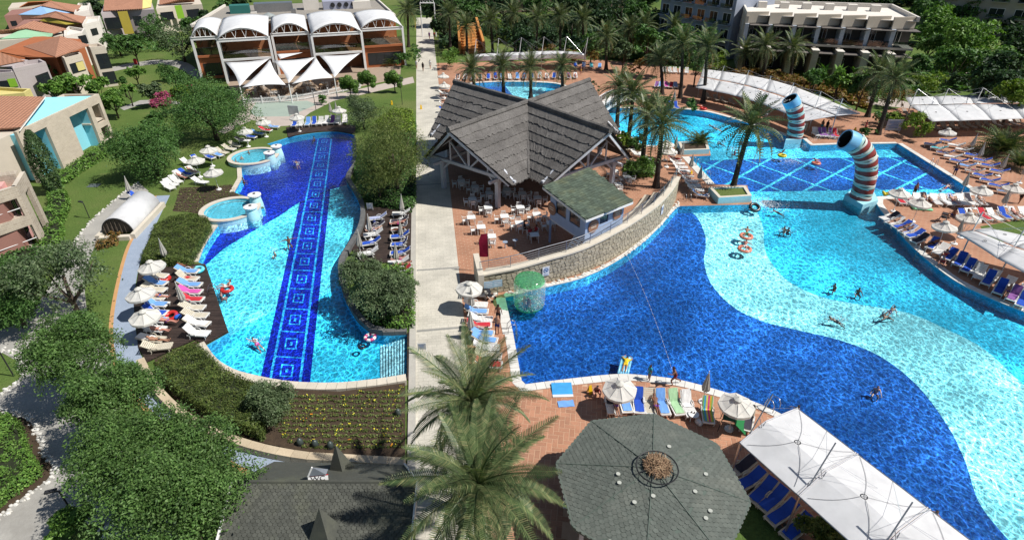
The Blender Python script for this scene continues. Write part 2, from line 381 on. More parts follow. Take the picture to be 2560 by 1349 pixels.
def in_pool(x, y): return any(pip(x, y, p) for p in POOLS)
def sheet(name, outer, z, m, holes=True, inside=None, parent=None, only=None):
 polys = [list(outer)]
 if holes: polys += POOLS
 if inside: polys.append(list(inside))
 vs, es = [], []
 for p in polys:
  k = len(vs); vs += [Vector((x, y)) for x, y in p]; es += [(k+i, k+(i+1) % len(p)) for i in range(len(p))]
 ov, oe, of, *_ = delaunay_2d_cdt(vs, es, [], 0, 1e-5)
 F = []
 for f in of:
  cx = sum(ov[i].x for i in f)/3; cy = sum(ov[i].y for i in f)/3
  if not pip(cx, cy, outer): continue
  if holes and in_pool(cx, cy): continue
  if inside and not pip(cx, cy, inside): continue
  a, b, c = (ov[i] for i in f)
  F.append(tuple(f) if (b-a).cross(c-a) > 0 else tuple(f)[::-1])
 me = bpy.data.meshes.new(name); me.from_pydata([(v.x, v.y, z) for v in ov], [], F); me.materials.append(m)
 me.update()
 return link(name, me, parent)
def struct(o): o['kind'] = 'structure'; return o

struct(sheet('ground', [(-700, -60), (700, -60), (700, 1500), (-700, 1500)], 0, GRASS))

# pool shells and water
def pool(poly, wname, wmat):
 n = len(poly); b = MB()
 vs = [(x, y, -0.001) for x, y in poly]+[(x, y, FLOOR-0.15) for x, y in poly]
 b.add(vs, [(i, n+i, n+(i+1) % n, (i+1) % n) for i in range(n)])
 return b.build('pool_wall', T_WALL, wname)
def zone(name, pts, m, lev, poly, parent, raw=None):
 return sheet(name, raw or P(*pts, z=FLOOR), FLOOR+0.004*lev, m, False, poly, parent)
lroot = struct(empty('lagoon_pool', (0, 0, 0))); rroot = struct(empty('main_pool', (0, 0, 0)))
pool(POOLS[0], lroot, None); pool(POOLS[1], rroot, None)
struct(sheet('pool_floor', POOLS[0], FLOOR, T_CYAN, False, None, lroot)); struct(sheet('pool_floor', POOLS[1], FLOOR, T_CYAN, False, None, rroot))
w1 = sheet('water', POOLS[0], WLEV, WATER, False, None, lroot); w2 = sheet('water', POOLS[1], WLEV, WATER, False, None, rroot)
# lagoon floor: deep blue north basin, pale middle, mosaic ladder
dz = [(420, 250), (1000, 250), (1000, 440), (900, 455), (870, 462), (826, 474), (742, 511), (700, 541), (640, 575), (600, 600), (563, 621), (515, 664), (490, 700), (400, 700)]
zone('deep_basin_floor', dz, T_DEEP, 1, POOLS[0], lroot)
zone('pale_floor', [(515, 664), (563, 621), (600, 600), (640, 575), (700, 541), (742, 511), (826, 474), (870, 462), (1000, 452), (1000, 600), (850, 720), (800, 742), (735, 752), (640, 800), (560, 850), (480, 890), (400, 800)], T_LAG, 1, POOLS[0], lroot)
A0, A1 = at2(648, 960, FLOOR), at2(774, 968, FLOOR); B0, B1 = at2(786, 341, FLOOR), at2(840, 341, FLOOR)
def lad(u, v): # u along (0 near, 1 far) in equal ground steps, v across 0..1
 a = Vector(A0).lerp(Vector(B0), u); b = Vector(A1).lerp(Vector(B1), u); return tuple(a.lerp(b, v))
struct(sheet('ladder_band', [lad(0, 0), lad(0, 1), lad(0.64, 1), lad(0.575, 0)], FLOOR+0.008, T_NAVY, False, POOLS[0], lroot))
def stripe(pts, w, m, lev, parent, poly):
 L = offset(pts, -w/2, False); Rr = offset(pts, w/2, False)
 return sheet('mosaic_line', L+Rr[::-1], FLOOR+0.004*lev, m, False, poly, parent)
for v in (0.2, 0.8): stripe([lad(u, v) for u in (0, 0.25, 0.5, 0.75, 0.985)], 0.17, T_LINE, 3, lroot, POOLS[0])
NC = 17
for i in range(NC):
 u = i/NC*0.985
 stripe([lad(u, 0.2), lad(u, 0.8)], 0.10, T_LINE, 4, lroot, POOLS[0])
 u0, u1 = u+0.3/NC, u+0.72/NC
 q = [lad(u0, 0.37), lad(u0, 0.63), lad(u1, 0.63), lad(u1, 0.37)]; q2 = offset(ccw(q), -0.09)
 b = MB(); q = ccw(q); b.add([(x, y, FLOOR+0.02) for x, y in q]+[(x, y, FLOOR+0.02) for x, y in q2], [(k, (k+1) % 4, 4+(k+1) % 4, 4+k) for k in range(4)]); b.build('mosaic_square', T_LINE, lroot)
 um = (u0+u1)/2; e = 0.06/NC
 sheet('mosaic_dot', [lad(um-e, 0.475), lad(um-e, 0.525), lad(um+e, 0.525), lad(um+e, 0.475)], FLOOR+0.02, T_LINE, False, POOLS[0], lroot)
stripe([at2(826, 474, FLOOR), at2(742, 511, FLOOR), at2(700, 541, FLOOR), at2(640, 575, FLOOR), at2(563, 621, FLOOR), at2(515, 664, FLOOR)], 0.2, T_AQUA, 2, lroot, POOLS[0])
# main pool floor
bz = [(1000, 600), (1660, 480), (1702, 515), (1740, 540), (1762, 585), (1764, 620), (1760, 652), (1776, 706), (1830, 765), (1905, 802), (2000, 826), (2100, 850), (2200, 890), (2292, 962), (2368, 1062), (2412, 1150), (2445, 1250), (2500, 1325), (2560, 1390), (2700, 1600), (1200, 1600), (1000, 1000)]
bzs = P(*bz[:1], z=FLOOR)+spline(P(*bz[1:19], z=FLOOR), 4)+P(*bz[19:], z=FLOOR)
zone('blue_floor', None, T_BLUE, 1, POOLS[1], rroot, bzs)
pz = [(1702, 515), (1740, 540), (1762, 585), (1764, 620), (1760, 652), (1776, 706), (1830, 765), (1905, 802), (2000, 826), (2100, 850), (2200, 890), (2292, 962), (2368, 1062), (2412, 1150), (2445, 1250), (2500, 1325), (2560, 1390), (2700, 1600)]
pz2 = [(2900, 1250), (2700, 1060), (2560, 962), (2460, 872), (2360, 820), (2270, 782), (2150, 761), (2050, 741), (1970, 702), (1925, 652), (1910, 610), (1908, 570), (1888, 517)]
zone('pale_floor', None, T_PALE, 2, POOLS[1], rroot, spline(P(*pz, z=FLOOR), 4)+spline(P(*pz2, z=FLOOR), 4))
zone('pale_shelf', [(1660, 372), (1800, 372), (2000, 372), (2270, 366), (2460, 480), (2200, 520), (1880, 520), (1700, 515)], T_AQUA, 1, POOLS[1], rroot)
latp = P((1742, 402), (1900, 397), (2275, 393), (2420, 472), (2250, 474), (1860, 480), (1792, 466), z=FLOOR)
zone('lattice_floor', None, T_BLUE, 3, POOLS[1], rroot, latp)
for i in range(9):       # pale diagonals across the blue field
 xa = 1700+i*110
 p, q = at2(xa-60, 500, FLOOR), at2(xa+130+i*6, 385, FLOOR)
 L = offset([p, q], -0.16, False); Rr = offset([p, q], 0.16, False); sheet('mosaic_line', L+Rr[::-1], FLOOR+0.016, T_AQUA, False, ccw(latp), rroot)
for i in range(8):
 xa = 1560+i*125
 p, q = at2(xa, 380, FLOOR), at2(xa+330, 500, FLOOR)
 L = offset([p, q], -0.13, False); Rr = offset([p, q], 0.13, False); sheet('mosaic_line', L+Rr[::-1], FLOOR+0.020, T_AQUA, False, ccw(latp), rroot)
zone('blue_floor', [(1100, 190), (1262, 190), (1262, 215), (1300, 260), (1100, 260)], T_BLUE, 2, POOLS[1], rroot)
zone('pale_floor', [(1262, 190), (1360, 190), (1366, 225), (1320, 260), (1300, 260), (1262, 215)], T_PALE, 2, POOLS[1], rroot)

# pool steps of the lagoon (south-east corner)
b = MB()
s0, s1 = Vector(at2(948, 843)), Vector(at2(1014, 840)); t0, t1 = Vector(at2(948, 950)), Vector(at2(1014, 943))
for i in range(9):
 a, c_ = i/9, (i+0.62)/9; z = -0.75+0.065*i
 q = [s0.lerp(s1, a), s0.lerp(s1, c_), t0.lerp(t1, c_), t0.lerp(t1, a)]
 bb = MB(); bb.prism([tuple(x) for x in q], z-0.1, z); bb.build('pool_step', T_STEP, lroot)

# copings: one stone after another along the rim
def coping(pts, w, z0, z1, m, parent, step=0.62, closed=False, name='coping_stone', gap=0.012, maxn=160):
 pts = resample(pts, step, closed); O = offset(pts, w, closed); n = len(pts); it = []
 for i in range(n if closed else n-1):
  j = (i+1) % n; a, bq = Vector(pts[i]), Vector(pts[j]); c, d = Vector(O[j]), Vector(O[i]); L = max(0.1, (bq-a).length); g = gap/L
  q = [a.lerp(bq, g), bq.lerp(a, g), c.lerp(d, g), d.lerp(c, g)]; q = ccw([tuple(x) for x in q])
  dz_ = random.uniform(-0.004, 0.004)
  vs = [(x, y, z0) for x, y in q]+[(x, y, z1+dz_) for x, y in q]
  it.append((vs, [(4, 5, 6, 7), (0, 1, 5, 4), (1, 2, 6, 5), (2, 3, 7, 6), (3, 0, 4, 7)]))
 pieces(name, it, m, parent, maxn, name+'s')
def sub(poly, i0, i1): return poly[i0:i1]
def near_idx(poly, x, y):
 p = at2(x, y); return min(range(len(poly)), key=lambda i: (poly[i][0]-p[0])**2+(poly[i][1]-p[1])**2)
cp_l = struct(empty('lagoon_rim')); cp_r = struct(empty('main_pool_rim'))
def rim(poly, a, b, w, z1, m, parent, flip=False, **k):
 i, j = near_idx(poly, *a), near_idx(poly, *b); n = len(poly)
 seg = poly[i:j+1] if j >= i else poly[i:]+poly[:j+1]
 # outside lies to the left when walking clockwise in LEFT/RIGHT order
 coping(seg, w*(1 if flip else -1), -0.05, z1, m, parent, **k)
# direction: LEFT and RIGHT lists run clockwise seen from above (x right, y away)
CL = 1 if area(LEFT) > 0 else -1; CR = 1 if area(RIGHT) > 0 else -1
rim(LEFT, (1016, 946), (514, 864), 0.62, 0.42, COPE, cp_l, CL > 0)
rim(LEFT, (496, 655), (548, 560), 0.75, 0.10, COPE, cp_l, CL > 0)
rim(LEFT, (586, 481), (604, 420), 0.5, 0.10, COPE, cp_l, CL > 0)
rim(LEFT, (668, 360), (722, 343), 0.3, 0.06, COPE, cp_l, CL > 0) if False else None
rim(LEFT, (888, 410), (958, 838), 0.45, 0.45, DARKWALL, cp_l, CL > 0, step=0.9, name='bank_stone')
rim(LEFT, (958, 838), (1017, 836), 0.4, 0.30, DARKWALL, cp_l, CL > 0, step=0.9, name='bank_stone')
i0 = near_idx(RIGHT, 1350, 956)
rim(RIGHT, (1263, 744), (1700, 515), 0.35, 0.05, WHITE_COPE, cp_r, CR > 0, maxn=60)
rim(RIGHT, (1283, 834), (1263, 744), 0.75, 0.05, WHITE_COPE, cp_r, CR > 0, maxn=20)
rim(RIGHT, (1889, 1006), (1283, 834), 0.62, 0.05, WHITE_COPE, cp_r, CR > 0, maxn=80)
rim(RIGHT, (2560, 1480), (1889, 1006), 0.5, 0.05, WHITE_COPE, cp_r, CR > 0, maxn=30)
rim(RIGHT, (2244, 359), (2438, 481), 0.6, 0.05, WHITE_COPE, cp_r, CR > 0, maxn=30)
rim(RIGHT, (2438, 481), (2192, 492), 0.7, 0.05, WHITE_COPE, cp_r, CR > 0, maxn=30)
rim(RIGHT, (2192, 492), (2900, 890), 0.62, 0.05, WHITE_COPE, cp_r, CR > 0, maxn=80)
rim(RIGHT, (2006, 346), (2244, 359), 0.5, 0.05, WHITE_COPE, cp_r, CR > 0, maxn=10)
rim(RIGHT, (1500, 262), (1968, 342), 0.6, 0.05, WHITE_COPE, cp_r, CR > 0, maxn=10)
rim(RIGHT, (1412, 243), (1455, 244), 0.7, 0.05, WHITE_COPE, cp_r, CR > 0, maxn=10)
rim(RIGHT, (1788, 461), (1722, 392), 0.9, 0.05, WHITE_COPE, cp_r, CR > 0, maxn=20)
rim(RIGHT, (1640, 364), (1500, 296), 0.6, 0.05, WHITE_COPE, cp_r, CR > 0, maxn=10)

# paths and terraces
def wl_(y): return -2.3-0.14*y      # walkway edges
def wr_(y): return 1.15-0.135*y
struct(sheet('walkway', [(wl_(5), 5), (wr_(5), 5), (wr_(180), 180), (wl_(180), 180)], 0.012, PAVE))
b = MB(); b.prism([(wl_(20)-0.45, 20), (wl_(20), 20), (wl_(72), 72), (wl_(72)-0.45, 72)], 0, 0.13); struct(b.build('walkway_kerb', mat('kerb_concrete', (0.42, 0.40, 0.35), (0.36, 0.34, 0.3), 0.85, 1.2, fine=0.12)))
for y in (33.5, 41.9, 60, 76): # drain channels across the walkway
 b = MB(); b.prism([(wl_(y)+0.05, y), (wr_(y), y+0.5), (wr_(y), y+0.72), (wl_(y)+0.05, y+0.22)], 0.0, 0.018); struct(b.build('drain_channel', mat('drain_grate', (0.27, 0.26, 0.24), (0.2, 0.2, 0.18), 0.7, 8)))
terr = [(wl_(4)+1, 4), (16, 4), (60, 6), (140, 30), (140, 100)]+P((2800, 235), (2560, 240), (2290, 262), (2170, 285), (1960, 226), (1740, 178), (1620, 160), (1500, 150), (1092, 158), (1060, 170))
struct(sheet('terrace', terr, 0.0045, TERRA))
troot = struct(empty('tiled_terrace'))
# near part of the terrace: every tile laid singly in herringbone
W = 0.31; th = R(-8); ct, st = math.cos(th), math.sin(th); its = []
near_ok = P((1160, 690), (1258, 744), (1283, 836), (1310, 980), (1470, 960), (1610, 955), (1700, 968), (1800, 995), (1890, 1025), (1980, 1075), (2010, 1130), (1890, 1170), (1700, 1320), (1640, 1420), (1230, 1420), (1200, 1100))
joint_base = sheet('joint_bed', near_ok, 0.014, JOINT, True, None, troot)
for ix in range(-60, 90):
 for iy in range(20, 150):
  d = (ix-iy) % 4
  if d == 0: sx, sy = 2, 1
  elif d == 3: sx, sy = 1, 2
  else: continue
  cx, cy = (ix+sx/2)*W, (iy+sy/2)*W; X, Y = cx*ct-cy*st, cx*st+cy*ct
  if not pip(X, Y, near_ok) or in_pool(X, Y) or X < wr_(Y)+0.35: continue
  hx, hy = sx*W/2-0.019, sy*W/2-0.019; z = 0.026+random.uniform(-0.003, 0.003)
  q = [(X+a*ct-c*st, Y+a*st+c*ct) for a, c in ((-hx, -hy), (hx, -hy), (hx, hy), (-hx, hy))]
  if any(in_pool(*p) for p in q): continue
  vs = [(x, y, 0.01) for x, y in q]+[(x, y, z) for x, y in q]
  its.append((vs, [(4, 5, 6, 7), (0, 1, 5, 4), (1, 2, 6, 5), (2, 3, 7, 6), (3, 0, 4, 7)]))
vis = [it for it in its if not pip(it[0][0][0], it[0][0][1], P((1400, 1180), (1640, 1090), (1860, 1260), (1640, 1500), (1400, 1500)))]
pieces('terrace_tile', vis, TERRA_TILE, troot, 300, 'terrace_tiles')

blue_l = P((385, 490), (330, 590), (308, 640), (285, 730), (272, 820), (280, 900), (310, 965), (380, 1045), (470, 1105), (560, 1155), (640, 1200))
blue_r = P((425, 488), (372, 600), (348, 665), (335, 760), (347, 870), (366, 906), (396, 962), (450, 1022), (530, 1077), (640, 1117), (760, 1142), (850, 1146), (1018, 1158), (1018, 1230))
bl = spline(blue_l, 4)
struct(sheet('pool_path', bl+spline(blue_r, 4)[::-1], 0.012, BLUEP))
struct(sheet('path_edging', bl+offset(bl, -0.28, False)[::-1], 0.016, ORANGE_EDGE))
struct(sheet('garden_path', spline(P((345, 455), (300, 490), (222, 560), (170, 630), (120, 720), (60, 800), (-40, 835)), 4)+P((-60, 1000), (20, 1000), (100, 860), (230, 830))+spline(P((215, 760), (213, 690), (240, 612), (296, 555), (372, 478)), 4), 0.008, CONC))
struct(sheet('garden_path', P((-60, 850), (60, 845), (170, 830), (270, 860), (300, 1000), (330, 1150), (470, 1349), (560, 1500), (-60, 1500)), 0.0125, CONC))
struct(sheet('garden_bed', spline(P((-40, 872), (30, 895), (52, 920), (48, 948), (-40, 1000)), 4, True), 0.0205, GRASS))
BED2 = spline(P((-60, 1035), (60, 1045), (92, 1090), (104, 1130), (132, 1180), (60, 1240), (-60, 1300)), 3, True)
struct(sheet('garden_bed', BED2, 0.0205, SOIL))
struct(sheet('garden_bed', spline(P((130, 1349), (190, 1280), (250, 1300), (330, 1420), (100, 1500)), 3, True), 0.0205, GRASS))
struct(sheet('forecourt', P((600, 250), (860, 232), (1032, 192), (1036, 207), (905, 237), (835, 252), (775, 282), (735, 314), (690, 316), (630, 300), (560, 335), (545, 330), (590, 295)), 0.008, PINKP))
struct(sheet('restaurant_terrace', P((592, 258), (700, 252), (760, 246), (830, 233), (905, 216), (1000, 196), (1004, 150), (900, 120), (540, 150)), 0.006, mat('terrace_boards', (0.36, 0.28, 0.21), (0.29, 0.22, 0.165), 0.8, 1.5, fine=0.15)))
struct(sheet('plaza', P((640, 257), (768, 252), (792, 262), (722, 291), (640, 292), (625, 280)), 0.012, PLAZA))
struct(sheet('house_path', spline(P((270, 170), (330, 158), (400, 150), (470, 158), (510, 195)), 4)+spline(P((490, 198), (440, 168), (390, 161), (330, 169), (275, 181)), 4), 0.008, CONC))
struct(sheet('house_path', P((300, 270), (350, 251), (400, 249), (450, 255), (450, 262), (400, 257), (355, 261), (310, 276)), 0.008, CONC))
struct(sheet('garden_path', P((2290, 215), (2400, 160), (2430, 165), (2460, 200), (2440, 210), (2400, 185), (2320, 225)), 0.008, PINKP))
struct(sheet('garden_path', P((2080, 240), (2200, 235), (2290, 262), (2280, 272), (2180, 262), (2100, 255)), 0.012, PINKP))
struct(sheet('lawn_strip', P((2450, 566), (2560, 548), (2640, 545), (2640, 610), (2480, 604)), 0.016, GRASS))
LAWNB = P((1825, 1349), (1872, 1250), (1905, 1262), (1985, 1349), (2040, 1420), (1800, 1420))
struct(sheet('lawn_strip', LAWNB, 0.030, GRASS))
# buildings: helpers
class Face:
 "upright plane through ground points a, b; u runs from a to b"
 def __init__(s, a, b):
  s.a = Vector(a).to_2d(); b = Vector(b).to_2d(); s.L = (b-s.a).length; s.u = (b-s.a).normalized(); s.n = Vector((s.u.y, -s.u.x))
  if s.n.dot(-s.a) < 0: s.n = -s.n          # faces the viewer side
 def uz(s, x, y):
  d = at(x, y, 0)-Vector((0, 0, CAM_H)); t = s.a.dot(s.n)/Vector((d.x, d.y)).dot(s.n)
  p = Vector((0, 0, CAM_H))+d*t; return ((p.to_2d()-s.a).dot(s.u), p.z)
 def rect(s, *px):
  q = [s.uz(*p) for p in px]; us = [a for a, _ in q]; zs = [max(0.05, b) for _, b in q]; return min(us), max(us), min(zs), max(zs)
 def p(s, u, z, out=0.0):
  q = s.a+s.u*u+s.n*out; return Vector((q.x, q.y, z))
 def boxp(s, b, u0, u1, z0, z1, o0, o1, mi=0):
  vs = [s.p(u, z, o) for z in (z0, z1) for u, o in ((u0, o0), (u1, o0), (u1, o1), (u0, o1))]
  c = (vs[1]-vs[0]).cross(vs[3]-vs[0]).z
  fs = [(3, 2, 1, 0), (4, 5, 6, 7), (0, 1, 5, 4), (1, 2, 6, 5), (2, 3, 7, 6), (3, 0, 4, 7)]
  if c < 0: fs = [f[::-1] for f in fs]
  b.add(vs, fs, mi)
 def box(s, name, m, parent, *a):
  b = MB(); s.boxp(b, *a); return b.build(name, m, parent)
GLASS = None
def glassmat():
 m, nt, n, l, b = nodes('window_glass'); b.inputs['Base Color'].default_value = (0.018, 0.022, 0.026, 1); b.inputs['Roughness'].default_value = 0.08; b.inputs['Specular IOR Level'].default_value = 0.5
 return m
GLASS = glassmat()
def clearglass(name, c=(0.75, 0.88, 0.92), op=0.25):
 m, nt, n, l, b = nodes(name); tr = n.new('ShaderNodeBsdfTransparent'); tr.inputs[0].default_value = (*c, 1)
 gl = n.new('ShaderNodeBsdfGlossy'); gl.inputs[1].default_value = 0.05; mx = n.new('ShaderNodeMixShader'); mx.inputs[0].default_value = op
 l.new(tr.outputs[0], mx.inputs[1]); l.new(gl.outputs[0], mx.inputs[2]); l.new(mx.outputs[0], n['Material Output'].inputs[0]); return m
def brickmat(name, c1, c2, joint, bw=0.5, bh=0.16):
 m, nt, n, l, b = nodes(name); g = n.new('ShaderNodeNewGeometry'); sx = n.new('ShaderNodeSeparateXYZ'); l.new(g.outputs['Position'], sx.inputs[0])
 cb = n.new('ShaderNodeCombineXYZ'); l.new(mth(nt, 'ADD', sx.outputs[0], mth(nt, 'MULTIPLY', sx.outputs[1], 0.95)), cb.inputs[0]); l.new(sx.outputs[2], cb.inputs[1])
 br = n.new('ShaderNodeTexBrick'); l.new(cb.outputs[0], br.inputs['Vector']); br.inputs['Scale'].default_value = 1; br.inputs['Brick Width'].default_value = bw; br.inputs['Row Height'].default_value = bh; br.inputs['Mortar Size'].default_value = 0.014
 br.inputs['Color1'].default_value = (*c1, 1); br.inputs['Color2'].default_value = (*c2, 1); br.inputs['Mortar'].default_value = (*joint, 1)
 c = mixc(nt, 1.0, br.outputs[0], ramp(nt, noisef(nt, coords(nt), 0.6, 5), [(0.3, (0.88,)*3), (0.7, (1.06,)*3)]), 'MULTIPLY')
 l.new(c, b.inputs['Base Color']); b.inputs['Roughness'].default_value = 0.85; b.inputs['Specular IOR Level'].default_value = 0.2; bumpn(nt, br.outputs['Fac'], -0.5, 0.01, b); return m
def tilemat(name, c1, c2, ang):
 "clay roof tiles: rolls running down the slope, rows across"
 m, nt, n, l, b = nodes(name); v = coords(nt, True, None, (0, 0, ang))
 w = n.new('ShaderNodeTexWave'); w.wave_type = 'BANDS'; w.bands_direction = 'X'; w.inputs['Scale'].default_value = 0.75; w.inputs['Distortion'].default_value = 0.15; l.new(v, w.inputs['Vector'])
 w2 = n.new('ShaderNodeTexWave'); w2.wave_type = 'BANDS'; w2.bands_direction = 'Y'; w2.wave_profile = 'SAW'; w2.inputs['Scale'].default_value = 0.85; l.new(v, w2.inputs['Vector'])
 c = mixc(nt, ramp(nt, noisef(nt, v, 1.6, 5, 0.7), [(0.3, (0, 0, 0)), (0.7, (1, 1, 1))]), c1, c2)
 c = mixc(nt, 1.0, c, ramp(nt, w2.outputs[0], [(0.0, (0.72,)*3), (0.2, (1,)*3)]), 'MULTIPLY')
 l.new(c, b.inputs['Base Color']); b.inputs['Roughness'].default_value = 0.8
 bumpn(nt, mth(nt, 'ADD', w.outputs[0], mth(nt, 'MULTIPLY', w2.outputs[0], 0.7)), 0.9, 0.06, b); return m
BRICK = brickmat('cream_brick', (0.52, 0.45, 0.35), (0.46, 0.39, 0.30), (0.55, 0.49, 0.41), 0.42, 0.15)
BRICK2 = brickmat('grey_cream_brick', (0.45, 0.385, 0.30), (0.37, 0.31, 0.24), (0.52, 0.46, 0.38), 0.45, 0.2)
STONEW = brickmat('pale_stone_blocks', (0.46, 0.40, 0.32), (0.40, 0.345, 0.275), (0.35, 0.3, 0.24), 0.7, 0.3)
ROOFT = tilemat('roof_tiles', (0.42, 0.205, 0.125), (0.34, 0.16, 0.095), R(6))
def plaster(name, c): return mat(name, c, tuple(x*0.92 for x in c), 0.85, 0.8, 0.1, 30, fine=0.05)
CREAM = plaster('cream_plaster', (0.56, 0.49, 0.40)); LILAC = plaster('lilac_grey_plaster', (0.42, 0.37, 0.36)); RUST = plaster('rust_plaster', (0.38, 0.125, 0.05)); OCHRE = plaster('ochre_plaster', (0.36, 0.12, 0.04))
SKYB = plaster('sky_blue_plaster', (0.25, 0.62, 0.72)); PINK = plaster('pink_plaster', (0.66, 0.36, 0.33)); MINT = plaster('mint_plaster', (0.30, 0.52, 0.33)); MUST = plaster('mustard_plaster', (0.42, 0.33, 0.05))
PBLUE = plaster('pale_blue_plaster', (0.28, 0.45, 0.68)); LIME = plaster('lime_plaster', (0.22, 0.42, 0.03)); YELL = plaster('yellow_plaster', (0.62, 0.53, 0.2)); OFFW = plaster('off_white_plaster', (0.68, 0.63, 0.56)); BRICKRED = plaster('brick_red_plaster', (0.30, 0.15, 0.12))
WHITE = mat('white_paint', (0.76, 0.75, 0.73), (0.68, 0.67, 0.65), 0.55, 1.5, fine=0.05); DARKM = mat('dark_metal', (0.03, 0.03, 0.032), (0.02, 0.02, 0.02), 0.45, 3)
STEEL = mat('steel', (0.45, 0.45, 0.46), (0.35, 0.35, 0.36), 0.3, 4, metal=0.9); DECKW = mat('dark_deck_wood', (0.062, 0.042, 0.034), (0.038, 0.027, 0.023), 0.65, 2.0, 0.3, 14, rnd=0.3, fine=0.3)

def window(F, r, parent, m=None, bars=1, depth=0.05):
 u0, u1, z0, z1 = r; t = 0.09; b = MB()
 for a in ((u0, u1, z1-t, z1), (u0, u1, z0, z0+t), (u0, u0+t, z0+t+.002, z1-t-.002), (u1-t, u1, z0+t+.002, z1-t-.002)): F.boxp(b, *a, -0.02, depth)
 for k in range(bars):
  um = u0+(u1-u0)*(k+1)/(bars+1); F.boxp(b, um-0.03, um+0.03, z0+t+.002, z1-t-.002, -0.02, depth-0.01)
 w = b.build('window', m or DARKM, parent); pb = MB(); F.boxp(pb, u0+t*0.5, u1-t*0.5, z0+t*0.5, z1-t*0.5, -0.01, 0.015); pb.build('pane', GLASS, w); return w
def wall_open(F, L, z0, z1, thick, opens, name, m, parent):
 "wall slab in front plane with rectangular openings"
 us = sorted({0.0, L}|{max(0, min(L, v)) for o in opens for v in o[:2]}); zs = sorted({z0, z1}|{max(z0, min(z1, v)) for o in opens for v in o[2:]})
 b = MB()
 for i in range(len(us)-1):
  for j in range(len(zs)-1):
   um, zm = (us[i]+us[i+1])/2, (zs[j]+zs[j+1])/2
   if any(o[0] < um < o[1] and o[2] < zm < o[3] for o in opens): continue
   F.boxp(b, us[i], us[i+1], zs[j], zs[j+1], -thick, 0)
 return b.build(name, m, parent)
def block(name, px, zt, m, parent, z0=0.0, parapet=0.0, pm=None):
 "upright block whose flat top is seen at these pixels"
 poly = ccw(P(*px, z=zt)); b = MB()
 if parapet:
  inn = offset(poly, -0.3); n = len(poly)
  b.prism(poly, z0, zt-parapet-0.01); o = b.build(name, m, parent)
  c = MB(); vs = [(x, y, zt-parapet) for x, y in poly]+[(x, y, zt) for x, y in poly]+[(x, y, zt) for x, y in inn]+[(x, y, zt-parapet) for x, y in inn]
  fs = []
  for i in range(n):
   j = (i+1) % n; fs += [(i, j, n+j, n+i), (n+i, n+j, 2*n+j, 2*n+i), (2*n+i, 2*n+j, 3*n+j, 3*n+i), (3*n+i, 3*n+j, j, i)]
  c.add(vs, fs); c.build('parapet', pm or m, o)
 else:
  b.prism(poly, z0, zt); o = b.build(name, m, parent)
 return o, poly
def roofpl(name, pts, m, parent, t=0.18):
 b = MB(); b.slab([at(x, y, z) for x, y, z in pts], t); return b.build(name, m, parent)

# sky blue house beside the lawn
a_, b_ = at2(41, 330, 5.9), at2(288, 345)
H = empty('house', (*a_, 0), 0, 'cream brick house with sky blue recesses and blue roof slope beside the lawn', 'house', 'colourful garden houses')
H.location = (0, 0, 0)
F = Face(a_, b_)
ra = F.rect((67, 341), (112, 323), (155, 408), (125, 416)); rb = F.rect((173, 293), (220, 271), (249, 348), (215, 374))
w1_ = F.rect((229, 267), (249, 260), (260, 302), (246, 310)); w2_ = F.rect((252, 321), (266, 314), (281, 343), (265, 350))
L_ = F.L; ra = (ra[0], ra[1], 0.0, ra[3]); rb = (rb[0], rb[1], 0.0, rb[3]); w2_ = (w2_[0], w2_[1], 0.3, w2_[3])
wall_open(F, L_, 0, 5.9, 0.35, [ra, rb, w1_, w2_], 'front_wall', BRICK, H)
for r in (ra, rb):
 F.box('recess_panel', SKYB, H, r[0]-0.2, r[1]+0.2, 0, r[3]+0.2, -1.6, -1.45)
 F.box('recess_cheek', SKYB, H, r[0]-0.2, r[0], 0, r[3]+0.2, -1.45, -0.352); F.box('recess_cheek', SKYB, H, r[1], r[1]+0.2, 0, r[3]+0.2, -1.45, -0.352)
F.box('recess_slab', SKYB, H, ra[0]+0.6, ra[1]-0.5, 0, 3.6, -1.3, -0.9)
for zq in ((1.0, 2.4), (4.0, 5.2)):
 w = F.box('window', WHITE, H, rb[0]+0.25, rb[0]+1.35, zq[0], zq[1], -1.449, -1.38); F.box('pane', GLASS, w, rb[0]+0.38, rb[0]+1.22, zq[0]+0.12, zq[1]-0.12, -1.40, -1.37)
F.box('loggia_wall', BRICKRED, H, w1_[0]-0.2, L_-0.36, 0, 5.5, -3.0, -2.8)
F.box('main_block', CREAM, H, -4, L_-3.2, 0, 5.3, -9, -1.62)
F.box('side_wall', BRICK, H, L_-0.35, L_, 0, 5.9, -4.5, -0.352); F.box('back_parapet', CREAM, H, L_-3.5, L_-0.36, 5.0, 5.9, -4.5, -4.2)
F.box('floor_slab', CREAM, H, L_-3.2, L_-0.36, 2.75, 2.95, -2.8, -0.352); F.box('terrace_slab', OFFW, H, L_-3.2, L_-0.36, 5.0, 5.2, -4.2, -0.36)
F.box('terrace_parapet', CREAM, H, L_-8, L_-3.9, 5.302, 6.0, -9, -8.7)
roofpl('blue_slope', [(45, 329, 5.75), (112, 244, 7.3), (197, 241, 6.1), (232, 240, 5.75)], SKYB, H)
roofpl('tiled_roof', [(-160, 330, 5.6), (52, 318, 5.8), (108, 242, 7.42), (-160, 236, 7.42)], ROOFT, H)
roofpl('gable_rim', [(48, 327, 5.95), (52, 318, 5.95), (113, 241, 7.55), (110, 246, 7.5)], OFFW, H, 0.08)

